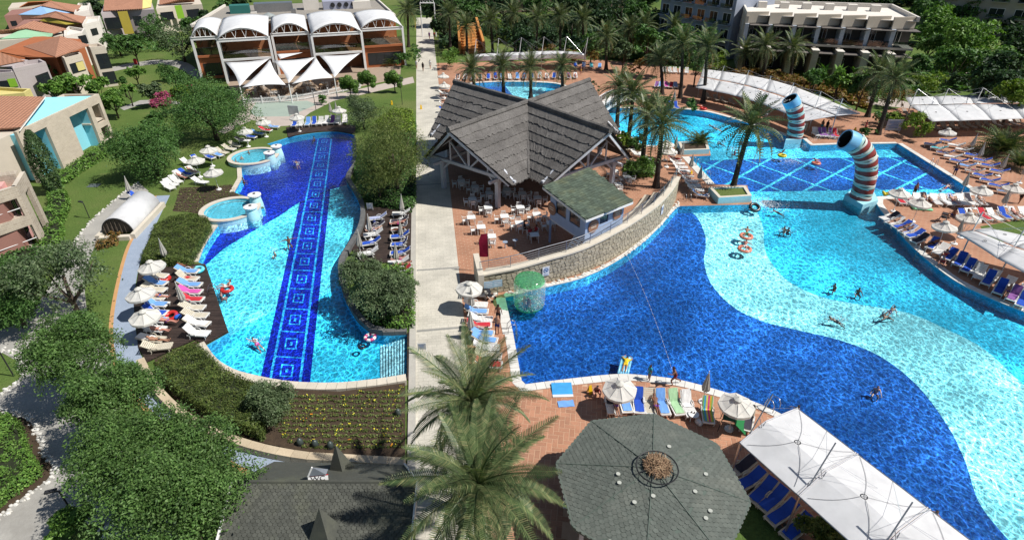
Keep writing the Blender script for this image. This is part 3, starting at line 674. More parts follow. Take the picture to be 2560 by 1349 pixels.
# pink house, cut by the frame's edge
H = empty('house', (0, 0, 0), 0, 'brick house with pink flat roof and dark loggias behind the cypress', 'house', 'colourful garden houses')
c0, c1, cL = at2(40, 465, 6.0), at2(160, 575), at2(-140, 520, 6.0)
c1 = at2(62, 428, 6.0)
F = Face(c0, c1); L_ = F.L
o1 = F.rect((55, 440), (70, 470), (102, 535), (92, 530)); o1 = (L_*0.36, L_*0.78, 0.5, 4.8)
wall_open(F, L_, 0, 6.0, 0.35, [o1], 'side_wall', BRICK2, H)
F.box('recess_panel', PINK, H, o1[0]-0.1, o1[1]+0.1, 0, 5.2, -1.5, -1.3); w = window(Face(F.p(0, 0, -1.29).to_2d(), F.p(L_, 0, -1.29).to_2d()), (o1[0]+0.1, o1[0]+1.0, 1.0, 4.2), H)
G = Face(cL, c0); gl_ = G.L
ops = [(gl_*0.35, gl_*0.93, 3.3, 5.0), (gl_*0.35, gl_*0.96, 0.35, 2.4)]
wall_open(G, gl_, 0, 6.0, 0.35, ops, 'front_wall', BRICK2, H)
for k, o in enumerate(ops):
 G.box('loggia_back', BRICKRED, H, o[0]-0.2, min(gl_-0.4, o[1]+0.2), o[2]-0.3, o[3]+0.3, -2.2, -2.0); w = window(Face(G.p(0, 0, -1.99).to_2d(), G.p(gl_, 0, -1.99).to_2d()), (o[0]+0.3, o[1]-1.6, o[2], o[3]-0.1), H, bars=2)
 G.box('loggia_floor', CREAM, H, o[0]-0.2, min(gl_-0.4, o[1]+0.2), o[2]-0.3, o[2]-0.1, -2.0, -0.352)
 b = MB(); b.tube([G.p(o[0], o[2]+0.75, -0.15), G.p(o[1], o[2]+0.75, -0.15)], 0.035); b.tube([G.p(o[0]+(o[1]-o[0])*.6, o[2], -0.15), G.p(o[0]+(o[1]-o[0])*.6, o[2]+0.75, -0.15)], 0.03); b.build('balcony_rail', WHITE, H)
bk = [tuple(F.p(0, 0, -0.352).to_2d()), tuple(F.p(L_, 0, -0.352).to_2d())]
b = MB(); q = [c0, c1, tuple(Vector(c1)+Vector(cL)-Vector(c0)), cL]; b.prism(offset(ccw(q), -0.36), 5.0, 5.2); b.build('roof_terrace', PINK, H)
b = MB(); q2 = ccw(q); b.prism(offset(q2, -3.0), 0, 4.98); b.build('main_block', BRICKRED, H)
F.box('roof_parapet', BRICK2, H, L_*0.62, L_*0.9, 5.2, 6.3, -2.2, -0.352); F.box('rooftop_step', PINK, H, L_*0.3, L_*0.62, 5.2, 5.8, -2.6, -1.3)

# garden houses further back
def bighouse(label, blocks, roofs, wins, extra=()):
 H = empty('house', (0, 0, 0), 0, label, 'house', 'colourful garden houses'); polys = []
 for (px, zt, m, pp) in blocks: polys.append(block('block', px, zt, m, H, 0.0, pp)[1])
 for (nm, pts, m) in roofs: roofpl(nm, pts, m, H)
 for (pa, pb, zt, quads, m) in wins:
  f = Face(at2(*pa, zt), at2(*pb, zt))
  for q in quads: window(f, f.rect(*q), H, m)
 for (pa, pb, zt, q, m, nm) in extra:
  f = Face(at2(*pa, zt), at2(*pb, zt)); r = f.rect(*q); f.box(nm, m, H, r[0], r[1], r[2], r[3], 0.0, 0.06)
 return H
bighouse('cream house with rust walls and tiled roof behind the round-headed trees',
 [([(-10, 130), (60, 118), (140, 142), (212, 118), (200, 98), (90, 90)], 5.6, RUST, 0), ([(225, 119), (262, 115), (248, 108), (213, 111)], 6.6, CREAM, 0.5), ([(160, 146), (204, 135), (196, 128), (150, 138)], 6.0, CREAM, 0.5)],
 [('tiled_roof', [(58, 116, 6.0), (150, 90, 8.0), (222, 112, 6.9), (138, 142, 6.2)], ROOFT), ('rust_slope', [(2, 130, 5.7), (58, 117, 6.05), (136, 143, 6.2), (70, 143, 5.6)], RUST)],
 [((225, 119), (262, 115), 6.6, [((240, 142), (268, 133), (279, 163), (253, 173)), ((258, 190), (283, 178), (293, 200), (270, 211))], DARKM), ((160, 146), (204, 135), 6.0, [((176, 163), (206, 152), (212, 175), (182, 185))], DARKM)],
 [((160, 146), (204, 135), 6.0, ((190, 160), (206, 153), (212, 172), (196, 178)), YELL, 'yellow_panel')])
bighouse('tiled house with lilac grey bay at the picture edge above the yellow terrace',
 [([(-20, 165), (40, 170), (62, 158), (70, 150), (-20, 140)], 5.4, LILAC, 0), ([(32, 172), (114, 155), (100, 148), (62, 152), (30, 164)], 6.0, LILAC, 0.5)],
 [('tiled_roof', [(-60, 130, 7.6), (2, 132, 7.6), (62, 152, 6.2), (-60, 176, 5.6)], ROOFT)],
 [((62, 172), (114, 155), 6.0, [((88, 190), (120, 182), (132, 212), (100, 220))], DARKM)])
bighouse('lilac house with lime green panel and yellow terrace behind the blue house',
 [([(-30, 185), (32, 180), (36, 175), (-30, 172)], 5.6, LILAC, 0.5), ([(-30, 240), (60, 232), (76, 222), (-30, 216)], 5.4, YELL, 0.4)],
 [], [((-20, 185), (32, 180), 5.6, [((0, 208), (30, 200), (44, 216), (2, 218))], DARKM)], [((-20, 185), (32, 180), 5.6, ((20, 200), (36, 196), (46, 216), (26, 218)), LIME, 'lime_panel')])
bighouse('house with mint green roof slope and tiled roof near the cypress tip',
 [([(-30, 105), (130, 92), (160, 88), (150, 75), (-30, 80)], 5.4, CREAM, 0), ([(160, 90), (205, 82), (212, 72), (172, 66), (160, 76)], 6.0, OFFW, 0.5)],
 [('mint_slope', [(-60, 100, 5.6), (0, 98, 5.5), (64, 70, 7.0), (132, 84, 6.0), (128, 92, 5.5)], MINT), ('tiled_roof', [(-60, 80, 7), (4, 84, 6.2), (84, 52, 7.6), (166, 72, 6.2), (132, 84, 6.0), (64, 70, 7.05)], ROOFT)],
 [((160, 90), (205, 82), 6.0, [((196, 96), (210, 88), (220, 104), (206, 112))], DARKM)])
bighouse('brick red house with mustard roof slope among the tiled roofs',
 [([(40, 66), (105, 52), (205, 62), (245, 52), (230, 40), (60, 50)], 5.4, BRICKRED, 0), ([(205, 62), (248, 52), (250, 40), (215, 42)], 6.0, OFFW, 0.5)],
 [('mustard_slope', [(98, 52, 5.8), (122, 43, 6.6), (205, 58, 5.8), (165, 62, 5.5)], MUST), ('tiled_roof', [(74, 46, 5.9), (138, 28, 7.6), (214, 42, 6.4), (204, 58, 5.9), (122, 43, 6.7)], ROOFT)],
 [((205, 62), (248, 52), 6.0, [((226, 76), (240, 70), (246, 84), (232, 90))], DARKM)])
bighouse('house with pale blue roof slope in the far row of tiled roofs',
 [([(10, 40), (50, 36), (190, 33), (225, 24), (200, 12), (30, 25)], 5.2, BRICKRED, 0), ([(185, 33), (222, 25), (225, 8), (195, 8)], 6.0, OFFW, 0.5)],
 [('pale_blue_slope', [(46, 37, 5.4), (106, 15, 7.0), (190, 31, 5.6), (120, 38, 5.4)], PBLUE), ('tiled_roof', [(80, 22, 6.2), (126, 3, 7.6), (202, 14, 6.4), (188, 31, 5.7), (106, 15, 7.05)], ROOFT)],
 [((10, 40), (50, 36), 5.2, [((26, 55), (40, 52), (44, 64), (30, 66))], DARKM)])
bighouse('far house with ochre roof slope at the top edge of the picture',
 [([(20, 22), (60, 18), (130, 10), (120, 2), (30, 8)], 5.2, CREAM, 0)],
 [('ochre_slope', [(48, 18, 5.5), (70, 5, 6.5), (130, 2, 6.2), (122, 8, 5.6)], OCHRE)], [])
bighouse('lilac house with tall yellow panel left of the garden tree',
 [([(252, 33), (300, 26), (318, 26), (385, 24), (380, 8), (262, 5)], 6.0, LILAC, 0)],
 [('tiled_roof', [(258, 27, 6.3), (262, -8, 8.2), (356, -8, 8.2), (355, 22, 6.3)], ROOFT), ('yellow_slope', [(356, 22, 6.2), (357, -4, 7.8), (380, -2, 6.5), (378, 18, 6.2)], YELL)],
 [((252, 33), (385, 24), 6.0, [((260, 46), (298, 43), (302, 70), (272, 74)), ((334, 42), (352, 40), (356, 62), (338, 66))], DARKM)],
 [((252, 33), (385, 24), 6.0, ((304, 30), (318, 28), (322, 84), (312, 86)), MUST, 'yellow_panel')])
bighouse('cream house with tall green panel behind the big shade tree',
 [([(390, 22), (440, 14), (505, 11), (498, -4), (395, -4)], 6.0, CREAM, 0)],
 [('tiled_roof', [(398, 12, 6.3), (400, -10, 8.0), (486, -10, 8.0), (486, 5, 6.3)], ROOFT)],
 [((390, 22), (505, 11), 6.0, [((400, 32), (432, 29), (436, 48), (408, 52)), ((465, 26), (497, 22), (502, 46), (474, 50))], DARKM)],
 [((390, 22), (505, 11), 6.0, ((436, 16), (452, 13), (462, 46), (444, 44)), LIME, 'green_panel')])

# restaurant with vaulted membrane roofs and sails
RS = empty('restaurant', (0, 0, 0), 0, 'two storey restaurant with white barrel membrane roofs and glass front', 'building')
MEMB = fabric('white_membrane', (0.77, 0.77, 0.77), 0.6, 0.3); MEMW = fabric('bright_membrane', (0.82, 0.82, 0.82), 0.6, 0.2); WOODF = mat('warm_wood_floor', (0.42, 0.20, 0.09), (0.34, 0.16, 0.07), 0.6, 2, fine=0.2)
fl, fr = Vector(at2(543, 98, 7.4)), Vector(at2(902, 78, 7.4)); ux = (fr-fl).normalized(); uy = Vector((-ux.y, ux.x)); LT = (fr-fl).length
def rs(u, v, z=0): q = fl+ux*u+uy*v; return Vector((q.x, q.y, z))
RF = Face(tuple(fl), tuple(fr))
w1u = RF.uz(670, 85)[0]; w3u = RF.uz(778, 88)[0]
bays = [(-4.6, -0.3, 4.5, 'a'), (0, w1u, 0, 'b'), (w1u+0.4, w3u-0.4, 4.0, 'a'), (w3u, LT, 0, 'b'), (LT+0.4, LT+8.2, 4.0, 'a')]
GCLEAR = clearglass('front_glass', (0.55, 0.6, 0.62), 0.12)
for (u0, u1, v0, kind) in bays:
 zt = 7.2 if kind == 'a' else 7.4; w = u1-u0; DEP = 17.0-v0
 b = MB(); nn = 10
 vs = []; fs = []
 for j in range(7):
  for i in range(nn+1):
   t = i/nn; arch = (1.6-1.1*j/6)*(1-(2*t-1)**2); v = v0-0.6+(DEP+0.6)*j/6
   vs.append(rs(u0+w*t, v, zt+0.1+arch+0.9*math.sin(j/6*1.57)))
 for j in range(6):
  for i in range(nn):
   a = j*(nn+1)+i; fs.append((a, a+1, a+nn+2, a+nn+1))
 b.add(vs, fs); o = b.build('membrane_vault', MEMW, RS, True); sm = o.modifiers.new('s', 'SOLIDIFY'); sm.thickness = 0.06
 b = MB(); arc = [rs(u0+w*i/nn, v0-0.4, zt+0.05+1.45*(1-(2*i/nn-1)**2)) for i in range(nn+1)]; b.tube(arc, 0.09)
 b.tube([rs(u0, v0-0.4, zt), rs(u1, v0-0.4, zt)], 0.09)
 for i in range(1, nn): b.tube([arc[i], rs(u0+w*(i+0.5 if i % 2 else i-0.5)/nn, v0-0.4, zt)], 0.04)
 b.build('arch_truss', WHITE, RS)
 for u in (u0, u1):
  b = MB(); b.box(rs(u, v0-0.2, zt/2), (0.38, 0.38, zt), math.atan2(ux.y, ux.x)); b.build('post', WHITE, RS)
 b = MB(); b.bar(rs(u0+.2, v0-0.2, zt-0.25), rs(u1-.2, v0-0.2, zt-0.25), 0.4, 0.5); b.build('front_beam', WHITE, RS)
 b = MB(); b.bar(rs(u0+.2, v0-0.2, 3.9), rs(u1-.2, v0-0.2, 3.9), 0.3, 0.35); b.build('floor_beam', WHITE if kind == 'b' else RUST, RS)
 q = [rs(u0, v0, 0), rs(u1, v0, 0), rs(u1, v0+DEP, 0), rs(u0, v0+DEP, 0)]; b = MB(); b.prism([tuple(x.to_2d()) for x in q], 3.6, 3.85); b.build('upper_floor', WOODF, RS)
 f = Face(tuple(rs(u0+.2, v0, 0).to_2d()), tuple(rs(u1-.2, v0, 0).to_2d())); b = MB(); f.boxp(b, 0.05, f.L-0.05, 4.1, 5.3, -0.05, -0.03); b.build('glass_balustrade', GCLEAR, RS)
 b = MB(); f.boxp(b, 0, f.L, 5.3, 5.36, -0.06, -0.02); b.build('handrail', DARKM, RS)
 b = MB(); b.bar(rs(u0+.3, v0+9, 5.4), rs(u1-.3, v0+9, 5.4), 0.3, 3.2); b.build('inner_wall', mat('inner_brown_wall', (0.36, 0.16, 0.07), (0.29, 0.12, 0.055), 0.8, 1), RS)
 for k in range(5):      # upper floor tables
  b = MB(); p = rs(u0+1.2+(w-2.4)*((k*0.37) % 1), v0+2+((k*1.7) % 5), 3.85); b.box(p+Vector((0, 0, 0.74)), (1.3, 0.8, 0.05), math.atan2(ux.y, ux.x)); b.tube([p, p+Vector((0, 0, 0.72))], 0.05); b.build('dining_table', mat('table_wood', (0.4, 0.27, 0.15), (0.33, 0.2, 0.1), 0.5, 3), RS)
 if kind == 'a':
  f = Face(tuple(rs(u0, v0, 0).to_2d()), tuple(rs(u1, v0, 0).to_2d())); f.box('ground_wall', RUST, RS, 0, f.L, 0, 3.55, -0.3, 0); window(f, (0.7, f.L-0.7, 0.5, 2.7), RS, DARKM, 3, 0.06)
f = Face(tuple(rs(0, 6, 0).to_2d()), tuple(rs(LT, 6, 0).to_2d())); f.box('ground_wall', mat('brown_wall', (0.2, 0.085, 0.04), (0.15, 0.06, 0.03), 0.8, 1), RS, 0, f.L, 0, 3.55, -0.3, 0)
q = [rs(-6, 17.3), rs(LT+9, 17.3), rs(LT+9, 46), rs(-2, 46)]; b = MB(); b.prism([tuple(x.to_2d()) for x in q], 0, 7.0); b.build('rear_block', OCHRE, RS)
GRAV = mat('roof_gravel', (0.33, 0.30, 0.26), (0.24, 0.22, 0.19), 0.95, 4, 0.6, 30, fine=0.3); b = MB(); b.prism([tuple(x.to_2d()) for x in q], 7.0, 7.05); b.build('gravel_roof', GRAV, RS)
for a, c_ in ((0, 1), (1, 2), (0, 3)):
 b = MB(); b.bar(q[a]+Vector((0, 0, 7.25)), q[c_]+Vector((0, 0, 7.25)), 0.35, 0.5); b.build('parapet', OFFW, RS)
for (u, v, r) in ((8, 24, 1.3), (LT-3, 24, 1.4)):
 b = MB(); b.lathe([(r, 0), (r, 0.5), (r*0.9, 0.6), (0.2, 1.05), (0.02, 1.1)], 14, rs(u, v, 7.05)); b.build('roof_dome', mat('dome_grey', (0.3, 0.33, 0.32), (0.24, 0.26, 0.25), 0.4, 2), RS, True)
for (u, v, s_, m) in ((2, 34, (4, 3, 1.6), plaster('teal_box', (0.03, 0.15, 0.13))), (9, 34, (8, 3, 1.8), STEEL), (17, 35, (3.4, 3, 2.4), OFFW), (23, 34, (7, 3, 1.7), plaster('lilac_metal', (0.33, 0.34, 0.42))), (28, 33, (4, 2, 1.5), OFFW), (5, 28, (1.2, 1, 0.8), OFFW), (13, 29, (1, 1, 0.9), STEEL)):
 b = MB(); b.box(rs(u, v, 7.05+s_[2]/2), s_, math.atan2(ux.y, ux.x)); b.build('rooftop_unit', m, RS)
for k in range(4):
 b = MB(); f2 = Face(tuple(rs(21+k*1.5, 32.4, 0).to_2d()), tuple(rs(22.2+k*1.5, 32.4, 0).to_2d())); b.lathe([(0.5, 0), (0.5, 0.06)], 12); b.build('cooling_fan', DARKM, RS, loc=f2.p(0.6, 8.0, 0.02), rot=(math.pi/2, 0, math.atan2(ux.y, ux.x)))
# sails over the restaurant terrace
def sail(pts, label, n=8, sag=0.16):
 A, B, C = [at(*p) for p in pts]; cen = (A+B+C)/3; vs = []; idx = {}
 for i in range(n+1):
  for j in range(n+1-i):
   a, b_, c = i/n, j/n, 1-i/n-j/n; p = A*a+B*b_+C*c
   e = 4*(a*b_*(1-c)**1+b_*c*(1-a)+c*a*(1-b_)); edge = 1-min(1, 27*a*b_*c)
   pull = sag*(4*a*b_ if c < 1e-6 else 4*b_*c if a < 1e-6 else 4*a*c if b_ < 1e-6 else max(4*a*b_*(1-c)**6, 4*b_*c*(1-a)**6, 4*a*c*(1-b_)**6))
   idx[(i, j)] = len(vs); vs.append(p.lerp(cen, min(0.5, pull)*1.0)-Vector((0, 0, 0.25*27*a*b_*c/3)))
 fs = []
 for i in range(n):
  for j in range(n-i):
   fs.append((idx[(i, j)], idx[(i+1, j)], idx[(i, j+1)]))
   if j < n-i-1: fs.append((idx[(i+1, j)], idx[(i+1, j+1)], idx[(i, j+1)]))
 b = MB(); b.add(vs, fs); o = b.build('shade_sail', MEMW, None, True); sm = o.modifiers.new('s', 'SOLIDIFY'); sm.thickness = 0.03
 return tag(o, label, 'shade sail', 'white sails over the restaurant terrace')
sail([(563, 156, 4.2), (674, 147, 4.2), (599, 217, 2.9)], 'white triangular sail at the end of the restaurant by the olive tree')
sail([(675, 149, 4.4), (605, 219, 2.7), (714, 212, 2.7)], 'white triangular sail pointing up beneath the first glazed bay')
sail([(683, 152, 4.2), (788, 143, 4.2), (722, 209, 2.9)], 'white triangular sail pointing down in the middle of the terrace')
sail([(790, 144, 4.4), (730, 210, 2.7), (834, 194, 2.7)], 'white triangular sail pointing up beneath the middle post')
sail([(798, 139, 4.2), (900, 134, 4.2), (836, 195, 2.9)], 'white triangular sail nearest the topiary trees')
sail([(692, 136, 4.5), (756, 132, 4.5), (700, 148, 4.2)], 'small white sail tucked under the recessed bay', sag=0.05)
for k, (x, y, z) in enumerate(((600, 219, 2.95), (722, 211, 2.95), (836, 197, 2.95))):
 p = at(x, y, z); b = MB(); b.tube([(p.x, p.y, 0), p], 0.09); tag(b.build('sail_post', WHITE), 'white steel post holding the sails, %s from the olive tree' % ORD[k], 'post', 'sail posts')
# picket fence
fpts = P((612, 262), (700, 256), (760, 250), (830, 236), (900, 222), (905, 205)); FN = empty('picket_fence', (0, 0, 0), 0, 'white picket fence closing off the restaurant terrace', 'fence')
pk = MB()
for p in resample(fpts, 0.22): pk.box((p[0], p[1], 0.5), (0.09, 0.05, 0.95))
o = pk.build('pickets', WHITE, FN); o['kind'] = 'stuff'
for i, p in enumerate(resample(fpts, 2.6)):
 b = MB(); b.box((p[0], p[1]-0.04, 0.6), (0.16, 0.16, 1.2)); b.build('fence_post', WHITE, FN)
b = MB()
for a, c_ in zip(fpts, fpts[1:]):
 for z in (0.25, 0.8): b.bar((a[0], a[1]-0.03, z), (c_[0], c_[1]-0.03, z), 0.05, 0.09)
b.build('rail', WHITE, FN)

# thatched pavilion
PV = empty('pavilion', (0, 0, 0), 0, 'open pavilion with cross-shaped grey thatched roof on white posts', 'pavilion')
PC = Vector((1.75, 64.6)); ZR, ZE, PW = 8.0, 3.3, 6.0
dirs = [R(a) for a in (-129, -52, 51, 135)]      # front-left, front-right, back-right, back-left
dv = [Vector((math.cos(a), math.sin(a))) for a in dirs]
def thatchmat():
 m, nt, n, l, b = nodes('thatch'); v = coords(nt, True, (1.2, 1.2, 7.0))
 st_ = noisef(nt, coords(nt, True, (9, 9, 1.2)), 1.0, 5, 0.7)
 c = ramp(nt, noisef(nt, coords(nt), 0.6, 5, 0.6), [(0.3, (0.105, 0.098, 0.092)), (0.7, (0.165, 0.155, 0.145))])
 c = mixc(nt, 1.0, c, ramp(nt, st_, [(0.3, (0.55,)*3), (0.6, (1.15,)*3)]), 'MULTIPLY')
 r = piece_rand(nt); c = mixc(nt, 1.0, c, ramp(nt, r, [(0, (0.86,)*3), (1, (1.1,)*3)]), 'MULTIPLY')
 l.new(c, b.inputs['Base Color']); b.inputs['Roughness'].default_value = 0.95; b.inputs['Specular IOR Level'].default_value = 0.1; bumpn(nt, st_, 1.0, 0.08, b); return m
THATCH = thatchmat()
def isect(p, d, q, e):
 c = d.x*e.y-d.y*e.x; t = ((q.x-p.x)*e.y-(q.y-p.y)*e.x)/c; return p+d*t
PT = Vector((PC.x, PC.y, ZR))
val = []
for k in range(4):
 a, b2 = dv[k], dv[(k+1) % 4]; na = Vector((-a.y, a.x)); nb = Vector((b2.y, -b2.x))
 v = isect(PC+na*PW, a, PC+nb*PW, b2); val.append(Vector((v.x, v.y, ZE)))
for k in range(4):
 d = dv[k]; re_ = PC+d*12.6; RE = Vector((re_.x, re_.y, ZR))
 for side in (1, -1):
  n_ = Vector((-d.y, d.x))*side; ee = PC+d*10.5+n_*PW; EE = Vector((ee.x, ee.y, ZE)); V = val[k] if side == 1 else val[k-1]
  NCO = 8; up = (RE-PT).cross(EE-RE).normalized(); up = up if up.z > 0 else -up
  for c in range(NCO):
   t0, t1 = c/NCO, (c+1)/NCO+0.035; b = MB(); NS = 40
   pa, pb = PT.lerp(V, t0), RE.lerp(EE, t0); qa, qb = PT.lerp(V, t1), RE.lerp(EE, t1)
   top, low = [], []
   rag = 0.16 if c in (1, 4, 7) else 0.05
   for i in range(NS+1):
    s_ = i/NS; top.append(pa.lerp(pb, s_)+up*0.03); e = qa.lerp(qb, s_); dn = (e-pa.lerp(pb, s_)).normalized(); low.append(e+dn*random.uniform(-rag, rag)+up*(0.13+random.uniform(-0.02, 0.03)))
   und = [p-up*0.15 for p in low]; tun = [p-up*0.08 for p in top]; m_ = NS+1
   fs = []
   for i in range(NS):
    q = [(i, i+1, m_+i+1, m_+i), (m_+i, m_+i+1, 2*m_+i+1, 2*m_+i), (2*m_+i, 2*m_+i+1, 3*m_+i+1, 3*m_+i)]
    fs += q if (side == -1) else [f[::-1] for f in q]
   b.add(top+low+und+tun, fs); b.build('thatch_course', THATCH, PV)
  b = MB(); b.slab([PT-up*0.08, RE.lerp(PT, 0.02)-up*0.08, EE-up*0.08, V-up*0.08], 0.1); b.build('sun_block_underlay', mat('sun_block_dark', (0.06, 0.055, 0.05), None, 0.95), PV)  # slab added under the courses to stop sun leaking through the gaps
  b = MB(); dd3 = Vector((d.x, d.y, 0))*0.12; b.bar(RE-up*0.32-dd3, EE-up*0.32-dd3, 0.1, 0.26); b.build('barge_board', mat('weathered_white_timber', (0.58, 0.60, 0.64), (0.48, 0.50, 0.54), 0.75, 2, fine=0.15), PV)
 b = MB(); NS = 9
 for i in range(NS):
  p, q = PT.lerp(RE, i/NS), PT.lerp(RE, (i+1.03)/NS); b.tube([p+Vector((0, 0, 0.02)), q+Vector((0, 0, 0.02+random.uniform(-.03, .03)))], 0.3, 8)
 b.build('ridge_cap', THATCH, PV)
for k in range(4):
 b = MB(); b.tube([PT+Vector((0, 0, -0.1)), val[k]+Vector((0, 0, 0.1))], 0.2, 6); b.build('valley_cap', THATCH, PV)
TIMB = MATS['weathered_white_timber']
for k in range(4):
 d = dv[k]; n_ = Vector((-d.y, d.x)); f = lambda a, s_, z: Vector((*(PC+d*a+n_*s_), z))
 for s_ in (-3.9, 3.9):
  b = MB(); b.box(f(9.9, s_, 1.6), (0.42, 0.42, 3.2), dirs[k]); b.bar(f(9.9, s_, 2.2), f(9.9, s_*0.72, 3.2), 0.18); b.bar(f(9.9, s_, 2.2), f(9.0, s_, 3.2), 0.18); b.build('post', TIMB, PV)
 for a in (9.9, 5.5):
  b = MB(); b.bar(f(a, -6.2, 3.35), f(a, 6.2, 3.35), 0.28, 0.34); b.build('tie_beam', TIMB, PV)
  b = MB(); b.bar(f(a, 0, 3.5), f(a, 0, 7.7), 0.24); b.build('king_post', TIMB, PV)
  b = MB(); b.bar(f(a, -5.8, 3.5), f(a, 0, 7.6), 0.2); b.bar(f(a, 5.8, 3.5), f(a, 0, 7.6), 0.2); b.build('rafter', TIMB, PV)
  for s_ in (-1, 1):
   b = MB(); b.bar(f(a, s_*0.3, 3.5), f(a, s_*2.6, 5.7), 0.16); b.bar(f(a, s_*2.6, 3.5), f(a, s_*2.6, 5.6), 0.16); b.build('strut', TIMB, PV)
 b = MB(); b.bar(f(3, -3.9, 3.1), f(11.2, -3.9, 3.1), 0.24, 0.3); b.bar(f(3, 3.9, 3.1), f(11.2, 3.9, 3.1), 0.24, 0.3); b.build('side_beam', TIMB, PV)
b = MB(); b.lathe([(3.6, 0), (3.6, 3.2), (3.3, 3.2), (3.3, 0)], 16, (PC.x+0.3, PC.y+1.5, 0)); tag(b.build('bar_counter', plaster('pale_blue_grey_wall', (0.45, 0.48, 0.55))), 'round pale bar wall in the middle under the thatched roof', 'bar')

# lookout hut with green shingled roof
HU = empty('lookout_hut', (0, 0, 0), 0, 'pale blue raised hut with mossy green shingle roof beside the pavilion', 'hut')
HB = mat('pale_blue_boards', (0.33, 0.42, 0.60), (0.29, 0.38, 0.55), 0.65, 2, fine=0.08)
rc = [at(1357, 465, 5.5), at(1473, 418, 5.5), at(1583, 502, 4.9), at(1465, 548, 4.9)]
MOSS = mat('mossy_green_shingle', (0.10, 0.128, 0.088), (0.072, 0.098, 0.076), 0.85, 1.2, 0.3, 12, rnd=0.3, fine=0.2, dirt=(0.16, 0.17, 0.09), dscale=0.6)
def shingles(o, ue, ve, poly2, w, h, m, parent, name='shingle', hexa=False, maxn=300, gap=0.012, bald=0.0, lift=0.03):
 "courses of shingles on the plane o + s*u + t*v, clipped to poly2 given in (s, t)"
 u = Vector(ue).normalized(); v = Vector(ve).normalized(); nr = u.cross(v); nr = nr if nr.z > 0 else -nr
 ss = [p[0] for p in poly2]; ts = [p[1] for p in poly2]; it = []; r = 0; t = min(ts)
 while t < max(ts):
  s = min(ss)-(w/2 if r % 2 else 0)
  while s < max(ss):
   cs, ct_ = s+w/2, t+h/2
   if pip(cs, ct_, poly2) and random.random() >= bald:
    g = gap; j = random.uniform(-0.006, 0.006)
    if hexa: pr = [(g, 0), (w-g, 0), (w-g, h*0.75), (w*0.74, h*1.28), (w*0.26, h*1.28), (g, h*0.75)]
    else: pr = [(g, 0), (w-g, 0), (w-g, h*1.12+j*3), (g, h*1.12+j*3)]
    tp = [o+u*(s+a)+v*(t+c)+nr*(0.012+(lift+j)*(c/h)) for a, c in pr]; bt = [p-nr*0.03 for p in tp[2:]]
    n_ = len(tp); k = len(bt); fs = [tuple(range(n_))]
    fs += [(2+i+1, 2+i, n_+i, n_+i+1) for i in range(k-1)]
    if (tp[1]-tp[0]).cross(tp[2]-tp[1]).dot(nr) < 0: fs = [f[::-1] for f in fs]
    it.append((tp+bt, fs))
   s += w
  t += h; r += 1
 pieces(name, it, m, parent, maxn, name+'s')
b = MB(); b.slab(rc, 0.1); b.build('roof_deck', MOSS, HU)
for i in range(4):
 b = MB(); b.bar(rc[i]-Vector((0, 0, 0.2)), rc[(i+1) % 4]-Vector((0, 0, 0.2)), 0.06, 0.2); b.build('fascia', WHITE, HU)
o = rc[0]+Vector((0, 0, 0.01)); u = rc[1]-rc[0]; v = rc[3]-rc[0]
un = u.normalized(); vn = (v-un*v.dot(un)).normalized()
shingles(o, un, vn, [((p-o).dot(un), (p-o).dot(vn)) for p in rc], 0.42, 0.34, MOSS, HU, 'roof_shingle', False, 220)
ins = [(p.to_2d()+(Vector((6.6, 46.3))-p.to_2d())*0.2) for p in rc]
b = MB(); b.prism([tuple(p) for p in ins], 2.25, 2.4); b.build('floor', TIMB, HU)
def roofz(x, y):
 nr = (rc[1]-rc[0]).cross(rc[3]-rc[0]); return rc[0].z-(nr.x*(x-rc[0].x)+nr.y*(y-rc[0].y))/nr.z-0.16
for i, (a, c_) in enumerate(((3, 0), (2, 3), (1, 2), (0, 1))):
 f = Face(tuple(ins[a]), tuple(ins[c_])); zt = 4.7; op = []
 if i == 0: op = [(f.L*0.15, f.L*0.45, 3.3, 4.45), (f.L*0.55, f.L*0.85, 3.3, 4.45)]
 if i == 1: op = [(f.L*0.40, f.L*0.62, 3.4, 4.2)]
 f2 = f if i < 2 else f
 wall_open(f2, f.L, 2.4, zt, 0.1, op, 'wall', HB, HU)
 for q in op:
  b = MB(); f.boxp(b, q[0], q[1], q[2], q[3], -0.09, -0.07); b.build('window_pane', GLASS, HU)
for p in ins:
 b = MB(); b.box((p.x, p.y, 1.12), (0.2, 0.2, 2.24)); b.build('post', HB, HU)
ROUND = mat('round_sign_brown', (0.30, 0.16, 0.10), (0.24, 0.12, 0.08), 0.6, 3)
fF = Face(tuple(ins[2]), tuple(ins[3])); fL = Face(tuple(ins[3]), tuple(ins[0]))
for f, uu, zz, r in ((fF, fF.L*0.16, 3.85, 0.55), (fF, fF.L*0.8, 3.55, 0.6), (fL, fL.L*0.96, 3.5, 0.6)):
 b = MB(); b.lathe([(r, 0), (r, 0.05)], 20); o = b.build('round_sign', ROUND, HU, loc=f.p(uu, zz, 0.03), rot=(math.pi/2, 0, math.atan2(-f.n.x, f.n.y)+math.pi))
 b = MB()
 for k in range(2): f.boxp(b, uu-0.3, uu+0.3, zz-0.12+k*0.2, zz-0.02+k*0.2, 0.085, 0.092)
 b.build('sign_lettering_band', mat('cream_lettering', (0.6, 0.5, 0.4), None, 0.6), HU)
la, lb = fL.p(0.4, 2.3, 0.1), fL.p(0.4, 0, 1.7); b = MB()
LD = empty('ladder', (0, 0, 0), 0, 'white wooden steps leading up to the raised hut', 'ladder')
for du in (0, 0.8):
 b = MB(); b.bar(la+fL.u.to_3d()*du, lb+fL.u.to_3d()*du, 0.08, 0.2); b.build('stringer', WHITE, LD)
